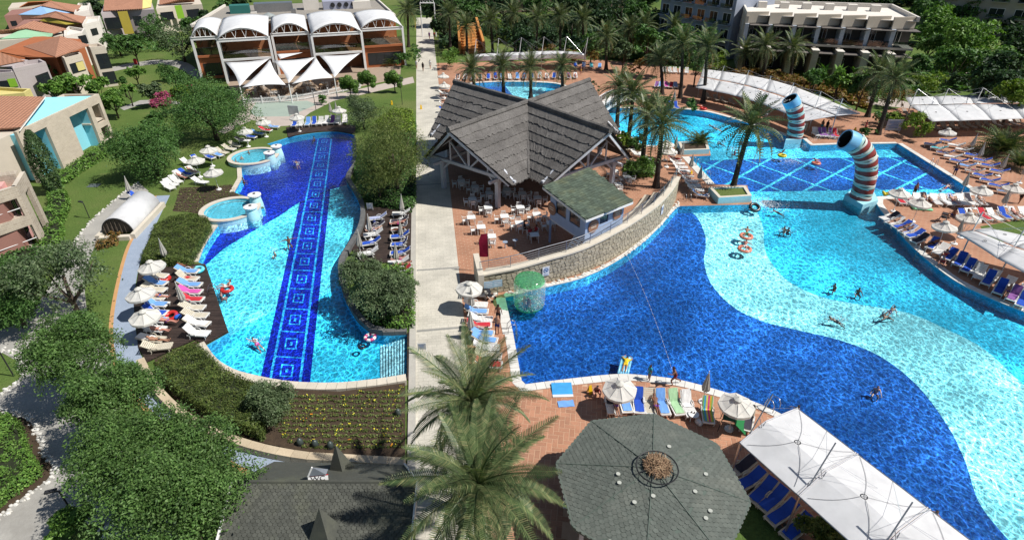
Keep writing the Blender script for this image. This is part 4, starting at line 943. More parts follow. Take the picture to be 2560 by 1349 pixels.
for k in range(8):
 p = la.lerp(lb, (k+0.5)/8); b = MB(); b.bar(p+fL.u.to_3d()*0.05, p+fL.u.to_3d()*0.75, 0.22, 0.04); b.build('tread', WHITE, LD)

# curved amphitheatre wall above the main pool
AW = empty('amphitheatre_wall', (0, 0, 0), 0, 'curved rubble stone wall with pale coping between pool and pavilion', 'wall')
base = spline(P((1204, 737), (1290, 724), (1365, 706), (1450, 684), (1530, 648), (1590, 610), (1640, 570), (1672, 532), (1690, 500)), 6)
base = resample(base, 0.5); nb_ = len(base)
WH = lambda i: 1.75+0.75*min(1, i/(nb_*0.45))
RUB = mat('rubble_stone', (0.47, 0.41, 0.30), (0.37, 0.32, 0.23), 0.9, 2.5, 0.5, 14, rnd=0.2, fine=0.25); MORT = mat('wall_mortar', (0.26, 0.22, 0.16), (0.2, 0.17, 0.12), 0.95, 3)
out_s = 1 if (Vector(offset(base, 1, False)[5])-Vector((1.75, 64))).length > (Vector(base[5])-Vector((1.75, 64))).length else -1
inn = offset(base, -0.45*out_s, False)
def strip_wall(A, B, z0, zf, name, m, parent):
 z0f = z0 if callable(z0) else (lambda i: z0)
 n = len(A); vs = [(x, y, z0f(i)) for i, (x, y) in enumerate(A)]+[(x, y, zf(i)) for i, (x, y) in enumerate(A)]+[(x, y, zf(i)) for i, (x, y) in enumerate(B)]+[(x, y, z0f(i)) for i, (x, y) in enumerate(B)]
 fs = [(k*n+i, k*n+i+1, (k+1)*n+i+1, (k+1)*n+i) for k in range(3) for i in range(n-1)]+[(0, n, 2*n, 3*n), (n-1, 2*n-1, 3*n-1, 4*n-1)]
 b = MB(); b.add(vs, fs); return b.build(name, m, parent)
strip_wall(base, inn, -0.02, WH, 'wall_core', MORT, AW)
strip_wall(offset(base, 0.08*out_s, False), offset(base, -0.6*out_s, False), lambda i: WH(i)+0.003, lambda i: WH(i)+0.14, 'wall_coping', COPE, AW)
# rubble stones on the outer face: irregular cells
it = []; hstep = 0.27; lens = 0
for row in range(10):
 u = random.random()*0.4
 while u < nb_-1.6:
  wdt = random.uniform(0.55, 1.1)
  i = int(u); fr_ = u-i
  if i+2 >= nb_: break
  def pt(uu, z, o):
   k = min(nb_-2, int(uu)); f_ = uu-k; a = Vector(base[k]).lerp(Vector(base[k+1]), f_); e = (Vector(base[k+1])-Vector(base[k])).normalized(); nn_ = Vector((e.y, -e.x))*out_s
   return Vector((a.x+nn_.x*o, a.y+nn_.y*o, z))
  z0 = row*hstep; hh = hstep
  if z0+hh*0.9 < WH(i)-0.02:
   g = 0.012; c = []
   N_ = 6
   cx_, cz_ = u+wdt/2, z0+hh/2+(0.06 if int(u*3) % 2 else -0.03)
   for q in range(N_):
    a = 2*math.pi*q/N_+0.4; c.append((cx_+math.cos(a)*(wdt*0.52-g)*random.uniform(0.85, 1.12), max(0.02, min(WH(i)-0.04, cz_+math.sin(a)*(hh*0.56-g*0.5)*random.uniform(0.85, 1.15)))))
   o_ = random.uniform(0.015, 0.03); vs = [pt(x, z, 0.0) for x, z in c]+[pt(x*0.94+cx_*0.06, z*0.94+cz_*0.06, o_) for x, z in c]
   it.append((vs, [tuple(range(N_, 2*N_))]+[(k, (k+1) % N_, N_+(k+1) % N_, N_+k) for k in range(N_)]))
  u += wdt
pieces('wall_stone', it, RUB, AW, 300, 'wall_stones')
# seating tiers inside
TIER = mat('tier_stone', (0.50, 0.44, 0.35), (0.42, 0.37, 0.29), 0.85, 1.5, fine=0.15); TW = mat('tier_timber', (0.17, 0.145, 0.12), (0.11, 0.095, 0.08), 0.8, 2, 0.3, 12, fine=0.3)
AT = empty('seating_tiers', (0, 0, 0), 0, 'curved stepped seats of stone and weathered timber inside the wall', 'seating')
for k in range(3):
 A = offset(base, -(0.62+k*0.85)*out_s, False)[2:-2]; B = offset(base, -(0.62+(k+1)*0.85)*out_s, False)[2:-2]; z = 1.35-0.45*k
 strip_wall(A, B, 0.005, lambda i: z, 'tier', TIER, AT); A2 = offset(base, -(0.72+k*0.85)*out_s, False)[2:-2]; B2 = offset(base, -(0.72+k*0.85+0.5)*out_s, False)[2:-2]
 strip_wall(A2, B2, z, lambda i: z+0.05, 'seat_board', TW, AT)
# end pillar and railing
p0 = Vector(base[0]); b = MB(); b.box((p0.x-0.25, p0.y+1.3, 1.05), (0.45, 3.4, 2.1), R(10)); b.build('end_pier', COPE, AW)
RL = empty('railing', (0, 0, 0), 0, 'steel railing running along the top of the curved wall', 'railing'); mid = offset(base, -0.3*out_s, False)
for hh in (0.35, 0.55, 0.75, 1.0):
 b = MB(); b.tube([(x, y, WH(i)+0.14+hh) for i, (x, y) in enumerate(mid)][::2], 0.035 if hh == 1.0 else 0.016, 5); b.build('handrail' if hh == 1.0 else 'rail', STEEL, RL)
for i in range(0, nb_, 5):
 x, y = mid[i]; b = MB(); b.tube([(x, y, WH(i)+0.1), (x, y, WH(i)+1.14)], 0.03, 5); b.build('railing_post', STEEL, RL)
# white boulders at the wall's foot
it = []
for i in range(nb_-2):
 for k in range(3):
  a = Vector(base[i]).lerp(Vector(base[i+1]), random.random()); e = (Vector(base[i+1])-Vector(base[i])).normalized(); nn_ = Vector((e.y, -e.x))*out_s; p = a+nn_*random.uniform(0.15, 0.5)
  if in_pool(p.x, p.y): continue
  r = random.uniform(0.09, 0.17); q = [(math.cos(t)*r*random.uniform(.8, 1.2), math.sin(t)*r*random.uniform(.8, 1.2)) for t in [2*math.pi*j/6 for j in range(6)]]
  vs = [(p.x+x, p.y+y, 0.01) for x, y in q]+[(p.x+x*0.85, p.y+y*0.85, r*0.7) for x, y in q]+[(p.x, p.y, r)]
  it.append((vs, [(j, (j+1) % 6, 6+(j+1) % 6, 6+j) for j in range(6)]+[(6+j, 6+(j+1) % 6, 12) for j in range(6)]))
BR = struct(empty('boulder_strip')); pieces('white_stone', it, PEBBLE, BR, 120, 'white_stones')

# octagonal kiosk roof
OC = empty('octagon_kiosk', (0, 0, 0), 0, 'octagonal kiosk with grey green hexagonal shingles and a crown ring', 'kiosk')
oc = Vector((6.5, 18.0)); ZO, ZA, RO = 3.15, 4.15, 4.46
vt = [Vector((oc.x+RO*math.cos(R(31+45*k)), oc.y+RO*math.sin(R(31+45*k)), ZO)) for k in range(8)]; ap = Vector((oc.x, oc.y, ZA))
SHG = mat('grey_green_shingle', (0.112, 0.125, 0.108), (0.09, 0.103, 0.09), 0.85, 1.0, 0.3, 30, rnd=0.16, fine=0.18, dirt=(0.155, 0.16, 0.135), dscale=0.5)
DECKG = mat('grey_green_deck', (0.10, 0.125, 0.105), (0.08, 0.10, 0.085), 0.9, 2)
shs = []
for k in range(8):
 a, c_ = vt[k], vt[(k+1) % 8]; b = MB(); b.slab([a, c_, ap], 0.1); b.build('roof_face', DECKG, OC)
_pieces = pieces; _buf = []
def pieces(name, items, m, parent, maxn=300, plural=None):
 _buf.extend(items)
for k in range(8):
 a, c_ = vt[k], vt[(k+1) % 8]; u = (c_-a); dn = ((a+c_)/2-ap); o = ap; un = u.normalized(); vn = (dn-un*dn.dot(un)).normalized()
 shingles(o, un, vn, [((p-o).dot(un), (p-o).dot(vn)) for p in (ap, a, c_)], 0.27, 0.165, SHG, OC, 'roof_shingle', True, 0, 0.007, 0.004, 0.012)
pieces = _pieces
_buf = [i for i in _buf if i[0][0][1] > 14.5]
pieces('roof_shingle', _buf, SHG, OC, 300, 'roof_shingles')
PALE_SH = mat('pale_new_shingle', (0.42, 0.43, 0.38), (0.36, 0.37, 0.33), 0.8, 2)
for k in range(8):
 b = MB(); b.tube([ap+Vector((0, 0, 0.045)), vt[k]+Vector((0, 0, 0.02))], 0.025, 5); b.build('hip_cap', DECKG, OC)
 a, c_ = vt[k], vt[(k+1) % 8]; b = MB(); b.bar(a-Vector((0, 0, 0.08)), c_-Vector((0, 0, 0.08)), 0.1, 0.2); b.build('fascia', DECKG, OC)
for (x, y) in ((1545, 1187), (1548, 1208), (1586, 1255), (1632, 1244), (1673, 1115), (1766, 1179), (1738, 1227), (1778, 1268), (1767, 1286), (1528, 1337)):
 p = at(x, y, 3.75); dd = (p.to_2d()-oc).length; z = ZA-(ZA-ZO)*dd/(RO*0.955)+0.07; b = MB(); b.lathe([(0.10, 0), (0.10, 0.02)], 10, (p.x, p.y, z)); b.build('pale_shingle', PALE_SH, OC)
b = MB(); ring = [(oc.x+0.2+0.95*math.cos(t), oc.y+0.95*math.sin(t), ZA+0.05) for t in [2*math.pi*k/28 for k in range(29)]]; b.tube(ring, 0.035, 5); b.build('iron_ring', DARKM, OC)
for k in range(8):
 t = 2*math.pi*k/8+0.3; b = MB(); b.tube([(oc.x+0.2+0.95*math.cos(t), oc.y+0.95*math.sin(t), ZA+0.05), (oc.x+0.2+0.3*math.cos(t), oc.y+0.3*math.sin(t), ZA+0.12)], 0.02, 4); b.build('ring_spoke', DARKM, OC)
for k in range(8):
 p = vt[k].lerp(Vector((oc.x, oc.y, ZO)), 0.12); b = MB(); b.box((p.x, p.y, 1.5), (0.18, 0.18, 3.0)); b.build('post', TIMB, OC)
DRY = leafmat('dry_thatch_straw', (0.07, 0.042, 0.024), (0.16, 0.10, 0.06), (0.30, 0.21, 0.13), 0.9, 0.05)
b = MB()
for k in range(900):
 t, rr = random.random()*2*math.pi, 0.62*math.sqrt(random.random()); p = Vector((oc.x+0.25+rr*math.cos(t), oc.y+0.1+rr*math.sin(t), ZA+random.uniform(-0.05, 0.3)*(1-rr))); d = Vector((random.gauss(0, 1), random.gauss(0, 1), random.gauss(0, 0.35))).normalized()*random.uniform(0.08, 0.2); s_ = d.cross(Vector((0, 0, 1))).normalized()*0.012
 b.add([p-d-s_, p-d+s_, p+d+s_, p+d-s_], [(0, 1, 2, 3)])
b.build('straw_crown', DRY, OC)['kind'] = 'stuff'

# washroom building with two spires and WC sign
WC = empty('washroom_building', (0, 0, 0), 0, 'low washroom building with dark green shingle roof, spires and WC sign', 'building')
zr_, zf_, zb_ = 5.2, 2.2, 3.4; yr, yf, yb = 16.4, 9.0, 19.0; xl, xr = -11.95, -4.1
SHW = mat('dark_green_shingle', (0.088, 0.09, 0.074), (0.07, 0.073, 0.062), 0.85, 1.2, 0.3, 30, rnd=0.2, fine=0.18, dirt=(0.13, 0.135, 0.09))
DKW = mat('dark_roof_deck', (0.06, 0.065, 0.05), (0.05, 0.052, 0.042), 0.9, 2)
fa = [Vector((xl, yr, zr_)), Vector((xr, yr, zr_)), Vector((xr-0.05, yf, zf_)), Vector((xl+0.2, yf, zf_))]; ba = [Vector((xl, yr, zr_)), Vector((xr, yr, zr_)), Vector((-5.2, yb-0.2, zb_)), Vector((-11.5, yb, zb_))]
b = MB(); b.slab(fa, 0.12); b.build('roof_front', DKW, WC); b = MB(); b.slab(ba, 0.12); b.build('roof_back', SHW, WC)
o = fa[0]; un = Vector((1, 0, 0)); vn = (Vector((0, yf-yr, zf_-zr_))).normalized()
shingles(o, un, vn, [((p-o).dot(un), (p-o).dot(vn)) for p in (fa[0], fa[1], fa[1].lerp(fa[2], 0.62), fa[0].lerp(fa[3], 0.62))], 0.21, 0.135, SHW, WC, 'roof_shingle', True, 300, 0.008, 0, 0.018)
b = MB(); b.tube([fa[0], fa[1]], 0.09, 6); b.build('ridge_cap', SHW, WC)
b = MB(); b.bar(fa[1]+Vector((0.04, 0, -0.02)), fa[2]+Vector((0.04, 0, -0.02)), 0.08, 0.25); b.build('verge_board', WHITE, WC); b = MB(); b.bar(fa[0]+Vector((-0.04, 0, -0.02)), fa[3]+Vector((-0.04, 0, -0.02)), 0.08, 0.25); b.build('verge_board', WHITE, WC)
b = MB(); b.bar(ba[1]+Vector((0.04, 0, -0.02)), ba[2]+Vector((0.04, 0, -0.02)), 0.08, 0.2); b.build('verge_board', WHITE, WC)
b = MB(); b.prism([(xl+0.6, 6), (xr-0.7, 6), (-5.8, yb-0.9), (xl+0.8, yb-0.9)], 0, 2.0); b.build('wall', OFFW, WC)
for k, (ax, ay, zt, r) in enumerate(((at(838, 1110, 5.5).x, at(838, 1110, 5.5).y, 5.5, 0.78), (at(797, 1268, 6.0).x, at(797, 1268, 6.0).y, 6.0, 0.95))):
 rz = R(28); zb = zt-2.3; b = MB(); vs = [(ax+r*math.cos(rz+i*math.pi/2), ay+r*math.sin(rz+i*math.pi/2), zb) for i in range(4)]+[(ax, ay, zt)]; b.add(vs, [(0, 1, 4), (1, 2, 4), (2, 3, 4), (3, 0, 4), (3, 2, 1, 0)]); b.build('spire', SHW, WC)
# sign
sg = empty('washroom_sign', at(797, 1213, 4.95), R(8), 'small peaked WC sign with red border standing on the shingle roof', 'sign')
sg.scale = (0.8,)*3
b = MB(); b.prism([(-0.52, -0.03), (0.52, -0.03), (0.52, 0.03), (-0.52, 0.03)], 0.25, 0.55); b.build('board', WHITE, sg, rot=(R(-28), 0, 0))
REDP = mat('red_paint', (0.5, 0.02, 0.03), None, 0.5); b = MB()
for (x, z, w, h) in ((0, 0.235, 1.08, 0.03), (0, 0.565, 1.08, 0.03)): b.box((x, -0.01, z), (w, 0.07, h))
b.build('border', REDP, sg, rot=(R(-28), 0, 0))
b = MB(); b.add([(-0.5, 0.2, 0.58), (0.45, 0.2, 0.58), (0.45, 0.75, 0.35), (-0.5, 0.75, 0.35), (-0.2, 0.3, 1.15)], [(0, 1, 4), (1, 2, 4), (2, 3, 4), (3, 0, 4)]); b.build('peaked_cap', mat('grey_cap', (0.2, 0.22, 0.25), None, 0.4), sg)
b = MB(); b.tube([(-0.5, 0.2, 0.56), (-0.2, 0.3, 1.15)], 0.05, 5); b.build('cap_edge', WHITE, sg)
def text(s, size, m, parent, loc, rot, name='lettering', ext=0.004):
 cu = bpy.data.curves.new(name, 'FONT'); cu.body = s; cu.size = size; cu.align_x = 'CENTER'; cu.align_y = 'CENTER'; cu.extrude = ext; cu.materials.append(m)
 t_ = bpy.data.objects.new(name, cu); me = bpy.data.meshes.new_from_object(t_); bpy.data.objects.remove(t_); me.materials.clear(); me.materials.append(m)
 return link(name, me, parent, loc, rot)
BLACKP = mat('black_paint', (0.012, 0.012, 0.014), None, 0.5)
mtx = Matrix.Rotation(R(-28), 4, 'X') @ Vector((0, -0.042, 0.4)); text('WC', 0.34, BLACKP, sg, mtx, (R(90-28), 0, 0)).scale = (1.3, 1, 1)
b = MB(); b.tube([(0, 0.05, -0.4), (0, 0.05, 0.3)], 0.03, 5); b.build('stem', STEEL, sg)

# hotel blocks beyond the pools
HT = empty('hotel_block', (0, 0, 0), 0, 'long cream hotel block with sawtooth balconies and stone piers', 'building')
ha, hb = Vector(at2(1868, 30, 10.2)), Vector(at2(2303, 46, 10.2)); hx = (hb-ha).normalized(); hy = Vector((-hx.y, hx.x)); HL = (hb-ha).length
def hp(u, v, z=0): q = ha+hx*u+hy*v; return Vector((q.x, q.y, z))
def hbox(name, m, u0, u1, v0, v1, z0, z1, parent=None):
 b = MB(); b.prism([tuple(hp(u, v).to_2d()) for u, v in ((u0, v0), (u1, v0), (u1, v1), (u0, v1))], z0, z1); return b.build(name, m, parent or HT)
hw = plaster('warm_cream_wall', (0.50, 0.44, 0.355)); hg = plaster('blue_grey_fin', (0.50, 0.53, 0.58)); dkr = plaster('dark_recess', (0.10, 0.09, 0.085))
hbox('rear_mass', hw, 0, HL, 2.6, 18, 0, 9.5); NB = 7; bw = HL/NB
hbox('roof_slab', OFFW, 0.1, HL-0.1, 0.6, 17.5, 9.5, 9.62)
for nm, a in (('parapet', (0, HL, 17.6, 18, 9.5, 10.3)), ('parapet', (0, 0.35, 0.4, 17.59, 9.5, 10.2)), ('parapet', (HL-0.35, HL, 0.4, 17.59, 9.5, 10.3))): hbox(nm, OFFW, *a)
hbox('end_wall', hw, -0.02, 0.5, -0.2, 2.59, 0, 9.49)
for (u, v) in [(bw*(k+0.9), 11) for k in range(6)]: hbox('roof_vent', OFFW, u-0.8, u+0.8, v, v+1.6, 9.62, 10.7)
PERG = mat('pergola_slats', (0.16, 0.14, 0.125), (0.1, 0.09, 0.08), 0.8, 3)
for k in range(NB):
 u0 = k*bw; b = MB()
 pl = [hp(u0, -0.2), hp(u0+bw*0.97, 1.3), hp(u0+bw*0.97, 1.7), hp(u0, 0.4)]; b.prism([tuple(p.to_2d()) for p in pl], 8.3, 10.2); b.build('saw_parapet', hw, HT)
 hbox('fin', hg, u0+0.05, u0+0.75, -0.6, 2.55, 5.4, 8.25)
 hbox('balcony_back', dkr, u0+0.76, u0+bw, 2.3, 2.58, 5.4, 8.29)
 f = Face(tuple(hp(u0+0.9, 2.28).to_2d()), tuple(hp(u0+bw-0.2, 2.28).to_2d())); window(f, (0.3, f.L*0.55, 5.5, 7.7), HT, WHITE)
 hbox('pergola', PERG, u0+0.9, u0+bw+0.3, -1.3, 1.6, 8.05, 8.17)
 hbox('balcony_floor', hw, u0, u0+bw, -1.2, 2.55, 5.0, 5.38); hbox('balustrade', GCLEAR, u0+0.8, u0+bw, -1.15, -1.1, 5.4, 6.4)
 hbox('side_partition', hw, u0+0.05, u0+0.5, -1.6, 2.5, 0, 4.98)
 hbox('stone_pier', STONEW, u0-0.15, u0+0.95, -3.6, -1.61, 0, 4.6 if k else 4.2); hbox('pier_cap', OFFW, u0-0.2, u0+1.0, -3.7, -1.2, 4.6 if k else 4.2, 4.75 if k else 4.35)
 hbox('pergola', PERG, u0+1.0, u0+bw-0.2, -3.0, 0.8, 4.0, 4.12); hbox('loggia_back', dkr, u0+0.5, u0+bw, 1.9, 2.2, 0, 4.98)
 f = Face(tuple(hp(u0+0.9, 1.88).to_2d()), tuple(hp(u0+bw-0.2, 1.88).to_2d())); window(f, (0.3, f.L*0.55, 0.3, 2.6), HT, WHITE)
f = Face(tuple(hp(-0.03, 18).to_2d()), tuple(hp(-0.03, -0.2).to_2d()))
for (u, z) in ((8, 6.3), (8, 3.4), (13.5, 6.6), (13.5, 3.6)): window(f, (u, u+1.1, z, z+1.5), HT, WHITE)
def slabblock(label, a, b2, depth, zt, m, rows, cols, wm):
 o = empty('hotel_block', (0, 0, 0), 0, label, 'building'); A, B = Vector(a), Vector(b2); x = (B-A).normalized(); y = Vector((-x.y, x.x))
 if y.y < 0: y = -y
 q = [A, B, B+y*depth, A+y*depth]; bb = MB(); bb.prism([tuple(p) for p in q], 0, zt); bb.build('wall', m, o); f = Face(a, b2)
 for r in range(rows):
  for c in range(cols):
   u = f.L*(c+0.18)/cols; w = f.L/cols*0.62; z = 0.6+r*(zt-0.8)/rows; window(f, (u, u+w, z, z+2.0), o, wm)
   f.box('balcony_slab', m, o, u-0.2, u+w+0.2, z-0.25, z-0.1, 0.0, 1.0); f.box('balcony_rail', GCLEAR, o, u-0.2, u+w+0.2, z-0.1, z+0.7, 0.94, 0.98)
 return o
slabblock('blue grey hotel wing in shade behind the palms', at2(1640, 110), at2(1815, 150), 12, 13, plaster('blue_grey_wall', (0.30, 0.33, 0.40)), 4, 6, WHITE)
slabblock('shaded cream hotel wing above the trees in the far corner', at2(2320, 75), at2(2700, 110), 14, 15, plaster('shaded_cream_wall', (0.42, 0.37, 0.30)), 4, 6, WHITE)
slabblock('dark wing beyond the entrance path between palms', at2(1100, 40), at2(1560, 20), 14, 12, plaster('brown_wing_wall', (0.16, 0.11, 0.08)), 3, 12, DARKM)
# plants
def leafcards(C, N, size, aspect=0.5, jit=0.35, rng=RNG, fold=False):
 "one leaf-shaped quad at each point C, facing roughly N"
 n = len(C); C = np.asarray(C, float); N = np.asarray(N, float)+rng.normal(0, jit, (n, 3)); N /= np.linalg.norm(N, axis=1, keepdims=True)+1e-9
 A = rng.normal(0, 1, (n, 3)); T = np.cross(N, A); T /= np.linalg.norm(T, axis=1, keepdims=True)+1e-9; B = np.cross(N, T)
 s = size*rng.uniform(0.65, 1.25, (n, 1)); L = T*s; W = B*s*aspect
 V = np.stack([C-L, C-L*0.1+W, C+L, C-L*0.1-W], 1).reshape(-1, 3); F = np.arange(4*n).reshape(n, 4); return V, F
def lobes(rx, rz, n, rng):
 out = []
 for i in range(n):
  a = rng.uniform(0, 2*math.pi); t = rng.uniform(-0.55, 0.95); q = math.sqrt(max(0, 1-t*t)); d = rng.uniform(0.42, 0.86)
  out.append((np.array([math.cos(a)*q*rx*d, math.sin(a)*q*rx*d, t*rz*d]), rng.uniform(0.2, 0.42)))
 return out
def crown_pts(rx, rz, nl, npts, rng, shell=0.55, per=26):
 "leaf positions: lobes carry flat sprays of leaves with gaps between them"
 lb = lobes(rx, rz, nl, rng); C_, D_ = [], []; ns = max(12, npts//per)
 w = np.array([l[1]**2 for l in lb]); w /= w.sum(); cnt = rng.multinomial(ns, w)
 for (c, r), k in zip(lb, cnt):
  d = rng.normal(0, 1, (k, 3)); d[:, 2] += 0.25; d /= np.linalg.norm(d, axis=1, keepdims=True); rad = shell+(1.08-shell)*rng.random((k, 1))**0.55
  C_.append(c+d*rad*np.array([rx*r, rx*r, rz*r])*1.08); D_.append(d)
 C_ = np.concatenate(C_); D_ = np.concatenate(D_); n = len(C_); idx = np.repeat(np.arange(n), per); m = len(idx); s = rx*0.085*rng.uniform(0.6, 1.5, (n, 1))[idx]
 off = rng.normal(0, 1, (m, 3))*s; ax = D_[idx]*0.8+np.array([0, 0, 0.6]); ax /= np.linalg.norm(ax, axis=1, keepdims=True); off -= ax*(off*ax).sum(1, keepdims=True)*0.72
 return C_[idx]+off, ax
LF = dict(
 ash=leafmat('ash_leaf', (0.036, 0.078, 0.018), (0.068, 0.130, 0.030), (0.11, 0.178, 0.055)),
 bright=leafmat('bright_leaf', (0.045, 0.105, 0.018), (0.095, 0.185, 0.03), (0.15, 0.245, 0.055)),
 mid=leafmat('mid_leaf', (0.030, 0.075, 0.018), (0.058, 0.125, 0.028), (0.09, 0.165, 0.045)),
 olive=leafmat('olive_leaf', (0.045, 0.072, 0.032), (0.085, 0.125, 0.055), (0.14, 0.175, 0.095)),
 weep=leafmat('weeping_leaf', (0.050, 0.075, 0.018), (0.095, 0.125, 0.03), (0.15, 0.17, 0.055)),
 dark=leafmat('dark_leaf', (0.012, 0.030, 0.011), (0.026, 0.055, 0.02), (0.045, 0.085, 0.03)),
 hedge=leafmat('hedge_leaf', (0.034, 0.056, 0.012), (0.068, 0.10, 0.022), (0.115, 0.135, 0.036)),
 lime=leafmat('lime_leaf', (0.07, 0.125, 0.012), (0.14, 0.21, 0.025), (0.21, 0.26, 0.05)),
 pink=leafmat('pink_blossom', (0.22, 0.03, 0.09), (0.40, 0.07, 0.17), (0.10, 0.12, 0.04)),
 magenta=leafmat('magenta_blossom', (0.32, 0.008, 0.09), (0.45, 0.02, 0.14)),
 rust=leafmat('rusty_shrub_leaf', (0.11, 0.055, 0.018), (0.20, 0.11, 0.03), (0.13, 0.15, 0.035)),
 cypress=leafmat('cypress_leaf', (0.022, 0.048, 0.016), (0.042, 0.078, 0.024), (0.065, 0.105, 0.036)),
 palm=leafmat('palm_leaf', (0.045, 0.075, 0.03), (0.085, 0.115, 0.045), (0.17, 0.17, 0.08), 0.45, 0.15, 1.2),
 palmdry=leafmat('dry_palm_leaf', (0.18, 0.12, 0.03), (0.28, 0.19, 0.06), (0.12, 0.12, 0.04), 0.6, 0.1),
 banana=leafmat('banana_leaf', (0.05, 0.12, 0.018), (0.09, 0.19, 0.03), (0.15, 0.24, 0.05), 0.4))
BARK = mat('bark', (0.10, 0.075, 0.055), (0.06, 0.045, 0.035), 0.9, 4, 0.6, 14, fine=0.3); PBARK = mat('palm_bark', (0.075, 0.058, 0.046), (0.035, 0.027, 0.022), 0.95, 5, 0.9, 9, fine=0.4)
def depth(p): return p[1]*_c-(p[2]-CAM_H)*_s
CRN = {}
def tree(x, y, rpx, zc, kind, label, n=3000, leaf=0.16, squash=0.85, nl=14, group=None, cat='tree', name='tree', aspect=0.5, trunk=True, shell=0.5, ratio=None, hang=0.0):
 p = at(x, y, zc); r = rpx*depth(p)/FPX; rz = r*squash; zc = max(zc, rz*0.9+0.1)
 p = at(x, y, zc); root = empty(name, (p.x, p.y, 0), random.uniform(0, 6.28), label, cat, group); rng = np.random.default_rng(abs(hash((round(x), round(y)))) % 99991)
 C, N = crown_pts(r, rz, nl, n, rng, shell)
 if hang: N[:, 2] *= (1-hang)
 V, F = leafcards(C, N, leaf, aspect, 0.7, rng); me = npmesh('crown', V, F, LF[kind]); link('crown', me, root, (0, 0, zc))
 if trunk:
  b = MB(); h = zc; j = lambda s_: random.uniform(-s_, s_); b.tube([(0, 0, -0.05), (j(.1), j(.1), h*0.45), (j(.2), j(.2), h)], [0.05+r*0.05, 0.04+r*0.038, 0.03+r*0.02], 7)
  b.build('trunk', BARK, root, True)
  b = MB()
  for k in range(5):
   a = 2*math.pi*k/5+j(.4); b.tube([(0, 0, h*0.4), (math.cos(a)*r*0.3, math.sin(a)*r*0.3, h*0.4+rz*0.4), (math.cos(a)*r*0.68, math.sin(a)*r*0.68, h+rz*random.uniform(-0.1, 0.4))], [0.03+r*0.026, 0.02+r*0.018, 0.012], 5)
  b.build('limbs', BARK, root, True)
 return root
def bush(x, y, rpx, kind, label, n=900, leaf=0.12, squash=0.8, group=None, **k):
 return tree(x, y, rpx, 0.4, kind, label, n, leaf, squash, 9, group, 'shrub', 'shrub', trunk=False, **k)
def hedge(px, h, kind, label, dens=60, leaf=0.11, name='hedge', z0=0.0, cat='hedge', group=None, raw=None, wob=0.12, spiky=0.0):
 poly = raw or P(*px, z=z0+h); xs = [p[0] for p in poly]; ys = [p[1] for p in poly]; A = abs(area(poly)); rng = np.random.default_rng(len(xs)+int(A*10)); n = int(A*dens*1.0); C, N = [], []
 Q = np.column_stack([rng.uniform(min(xs), max(xs), n*4), rng.uniform(min(ys), max(ys), n*4)])
 Q = [q for q in Q if pip(q[0], q[1], poly)][:n]
 for q in Q:
  zz = z0+h*(1+wob*2*noise.noise(Vector((q[0]*1.3, q[1]*1.3, 3.1))))-abs(rng.normal(0, 0.10)); C.append((q[0], q[1], zz)); N.append((rng.normal(0, .3), rng.normal(0, .3), 1))
 pl = resample([(*p, ) for p in ccw(poly)], 0.25, True); on = offset(pl, 1.0); per = len(pl)
 for i, (a, o) in enumerate(zip(pl, on)):
  d = Vector((o[0]-a[0], o[1]-a[1])).normalized()
  for k in range(max(2, int(dens*0.25*h*0.9))):
   z = z0+h*rng.random(); C.append((a[0]+d.x*rng.normal(0, 0.05)+rng.uniform(-.12, .12), a[1]+d.y*rng.normal(0, 0.05)+rng.uniform(-.12, .12), z)); N.append((d.x, d.y, 0.4))
 V, F = leafcards(C, N, leaf, 0.5 if not spiky else 0.3, 0.5, rng); root = empty(name, (0, 0, 0), 0, label, cat, group)
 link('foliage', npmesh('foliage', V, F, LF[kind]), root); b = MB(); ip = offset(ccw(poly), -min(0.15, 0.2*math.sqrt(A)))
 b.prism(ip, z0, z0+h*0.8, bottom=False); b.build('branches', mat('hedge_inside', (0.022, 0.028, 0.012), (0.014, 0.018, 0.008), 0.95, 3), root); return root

# palms
def frondmesh(name, L, nl, wl, droop, lw, m, rng):
 "arched midrib with two rows of drooping leaflets"
 V, F = [], []; pts = []
 for i in range(nl+1):
  s = i/nl; x = L*(s-0.12*s*s*droop); z = L*(0.20*s-0.52*droop*s*s); pts.append((x, z))
 for i in range(2, nl+1):
  s = i/nl; x, z = pts[i]; prof = wl*(math.sin(math.pi*min(1, s*0.92+0.06))**0.55)*(1-0.35*s)
  for sd in (-1, 1):
   f = rng.uniform(0.85, 1.15); fw = prof*0.62*f; sw = prof*0.8*f; dr = prof*rng.uniform(0.25, 0.5)
   a = (x, 0, z); tip = (x+fw, sd*sw, z-dr+0.10*prof); mid = (x+fw*0.45, sd*sw*0.55, z+0.08*prof); k = len(V); h = lw*0.5
   V += [(a[0]-h, a[1], a[2]), (a[0]+h, a[1], a[2]), (mid[0]+h, mid[1]+0, mid[2]), (mid[0]-h, mid[1], mid[2]), tip, tip]
   F += [(k, k+1, k+2, k+3), (k+3, k+2, k+4, k+4)]
 me = bpy.data.meshes.new(name); F2 = [f if f[2] != f[3] else f[:3] for f in F]; b = MB(); b.add(V, F2)
 b.tube([(x, 0, z) for x, z in pts[::max(1, nl//7)]], [0.014*(1-i/9) for i in range(len(pts[::max(1, nl//7)]))], 4)
 return b.mesh(name, m)
rg = np.random.default_rng(3)
FR_NEAR = [frondmesh('frond', 1.0, 50, 0.20, d, 0.0125, LF['palm'], rg) for d in (0.6, 1.05, 1.5)]
FR_FAR = [frondmesh('frond', 1.0, 16, 0.25, d, 0.034, LF['palm'], rg) for d in (0.6, 1.0, 1.5)]
FR_DRY = [frondmesh('dry_frond', 1.0, 16, 0.24, 1.6, 0.03, LF['palmdry'], rg)]
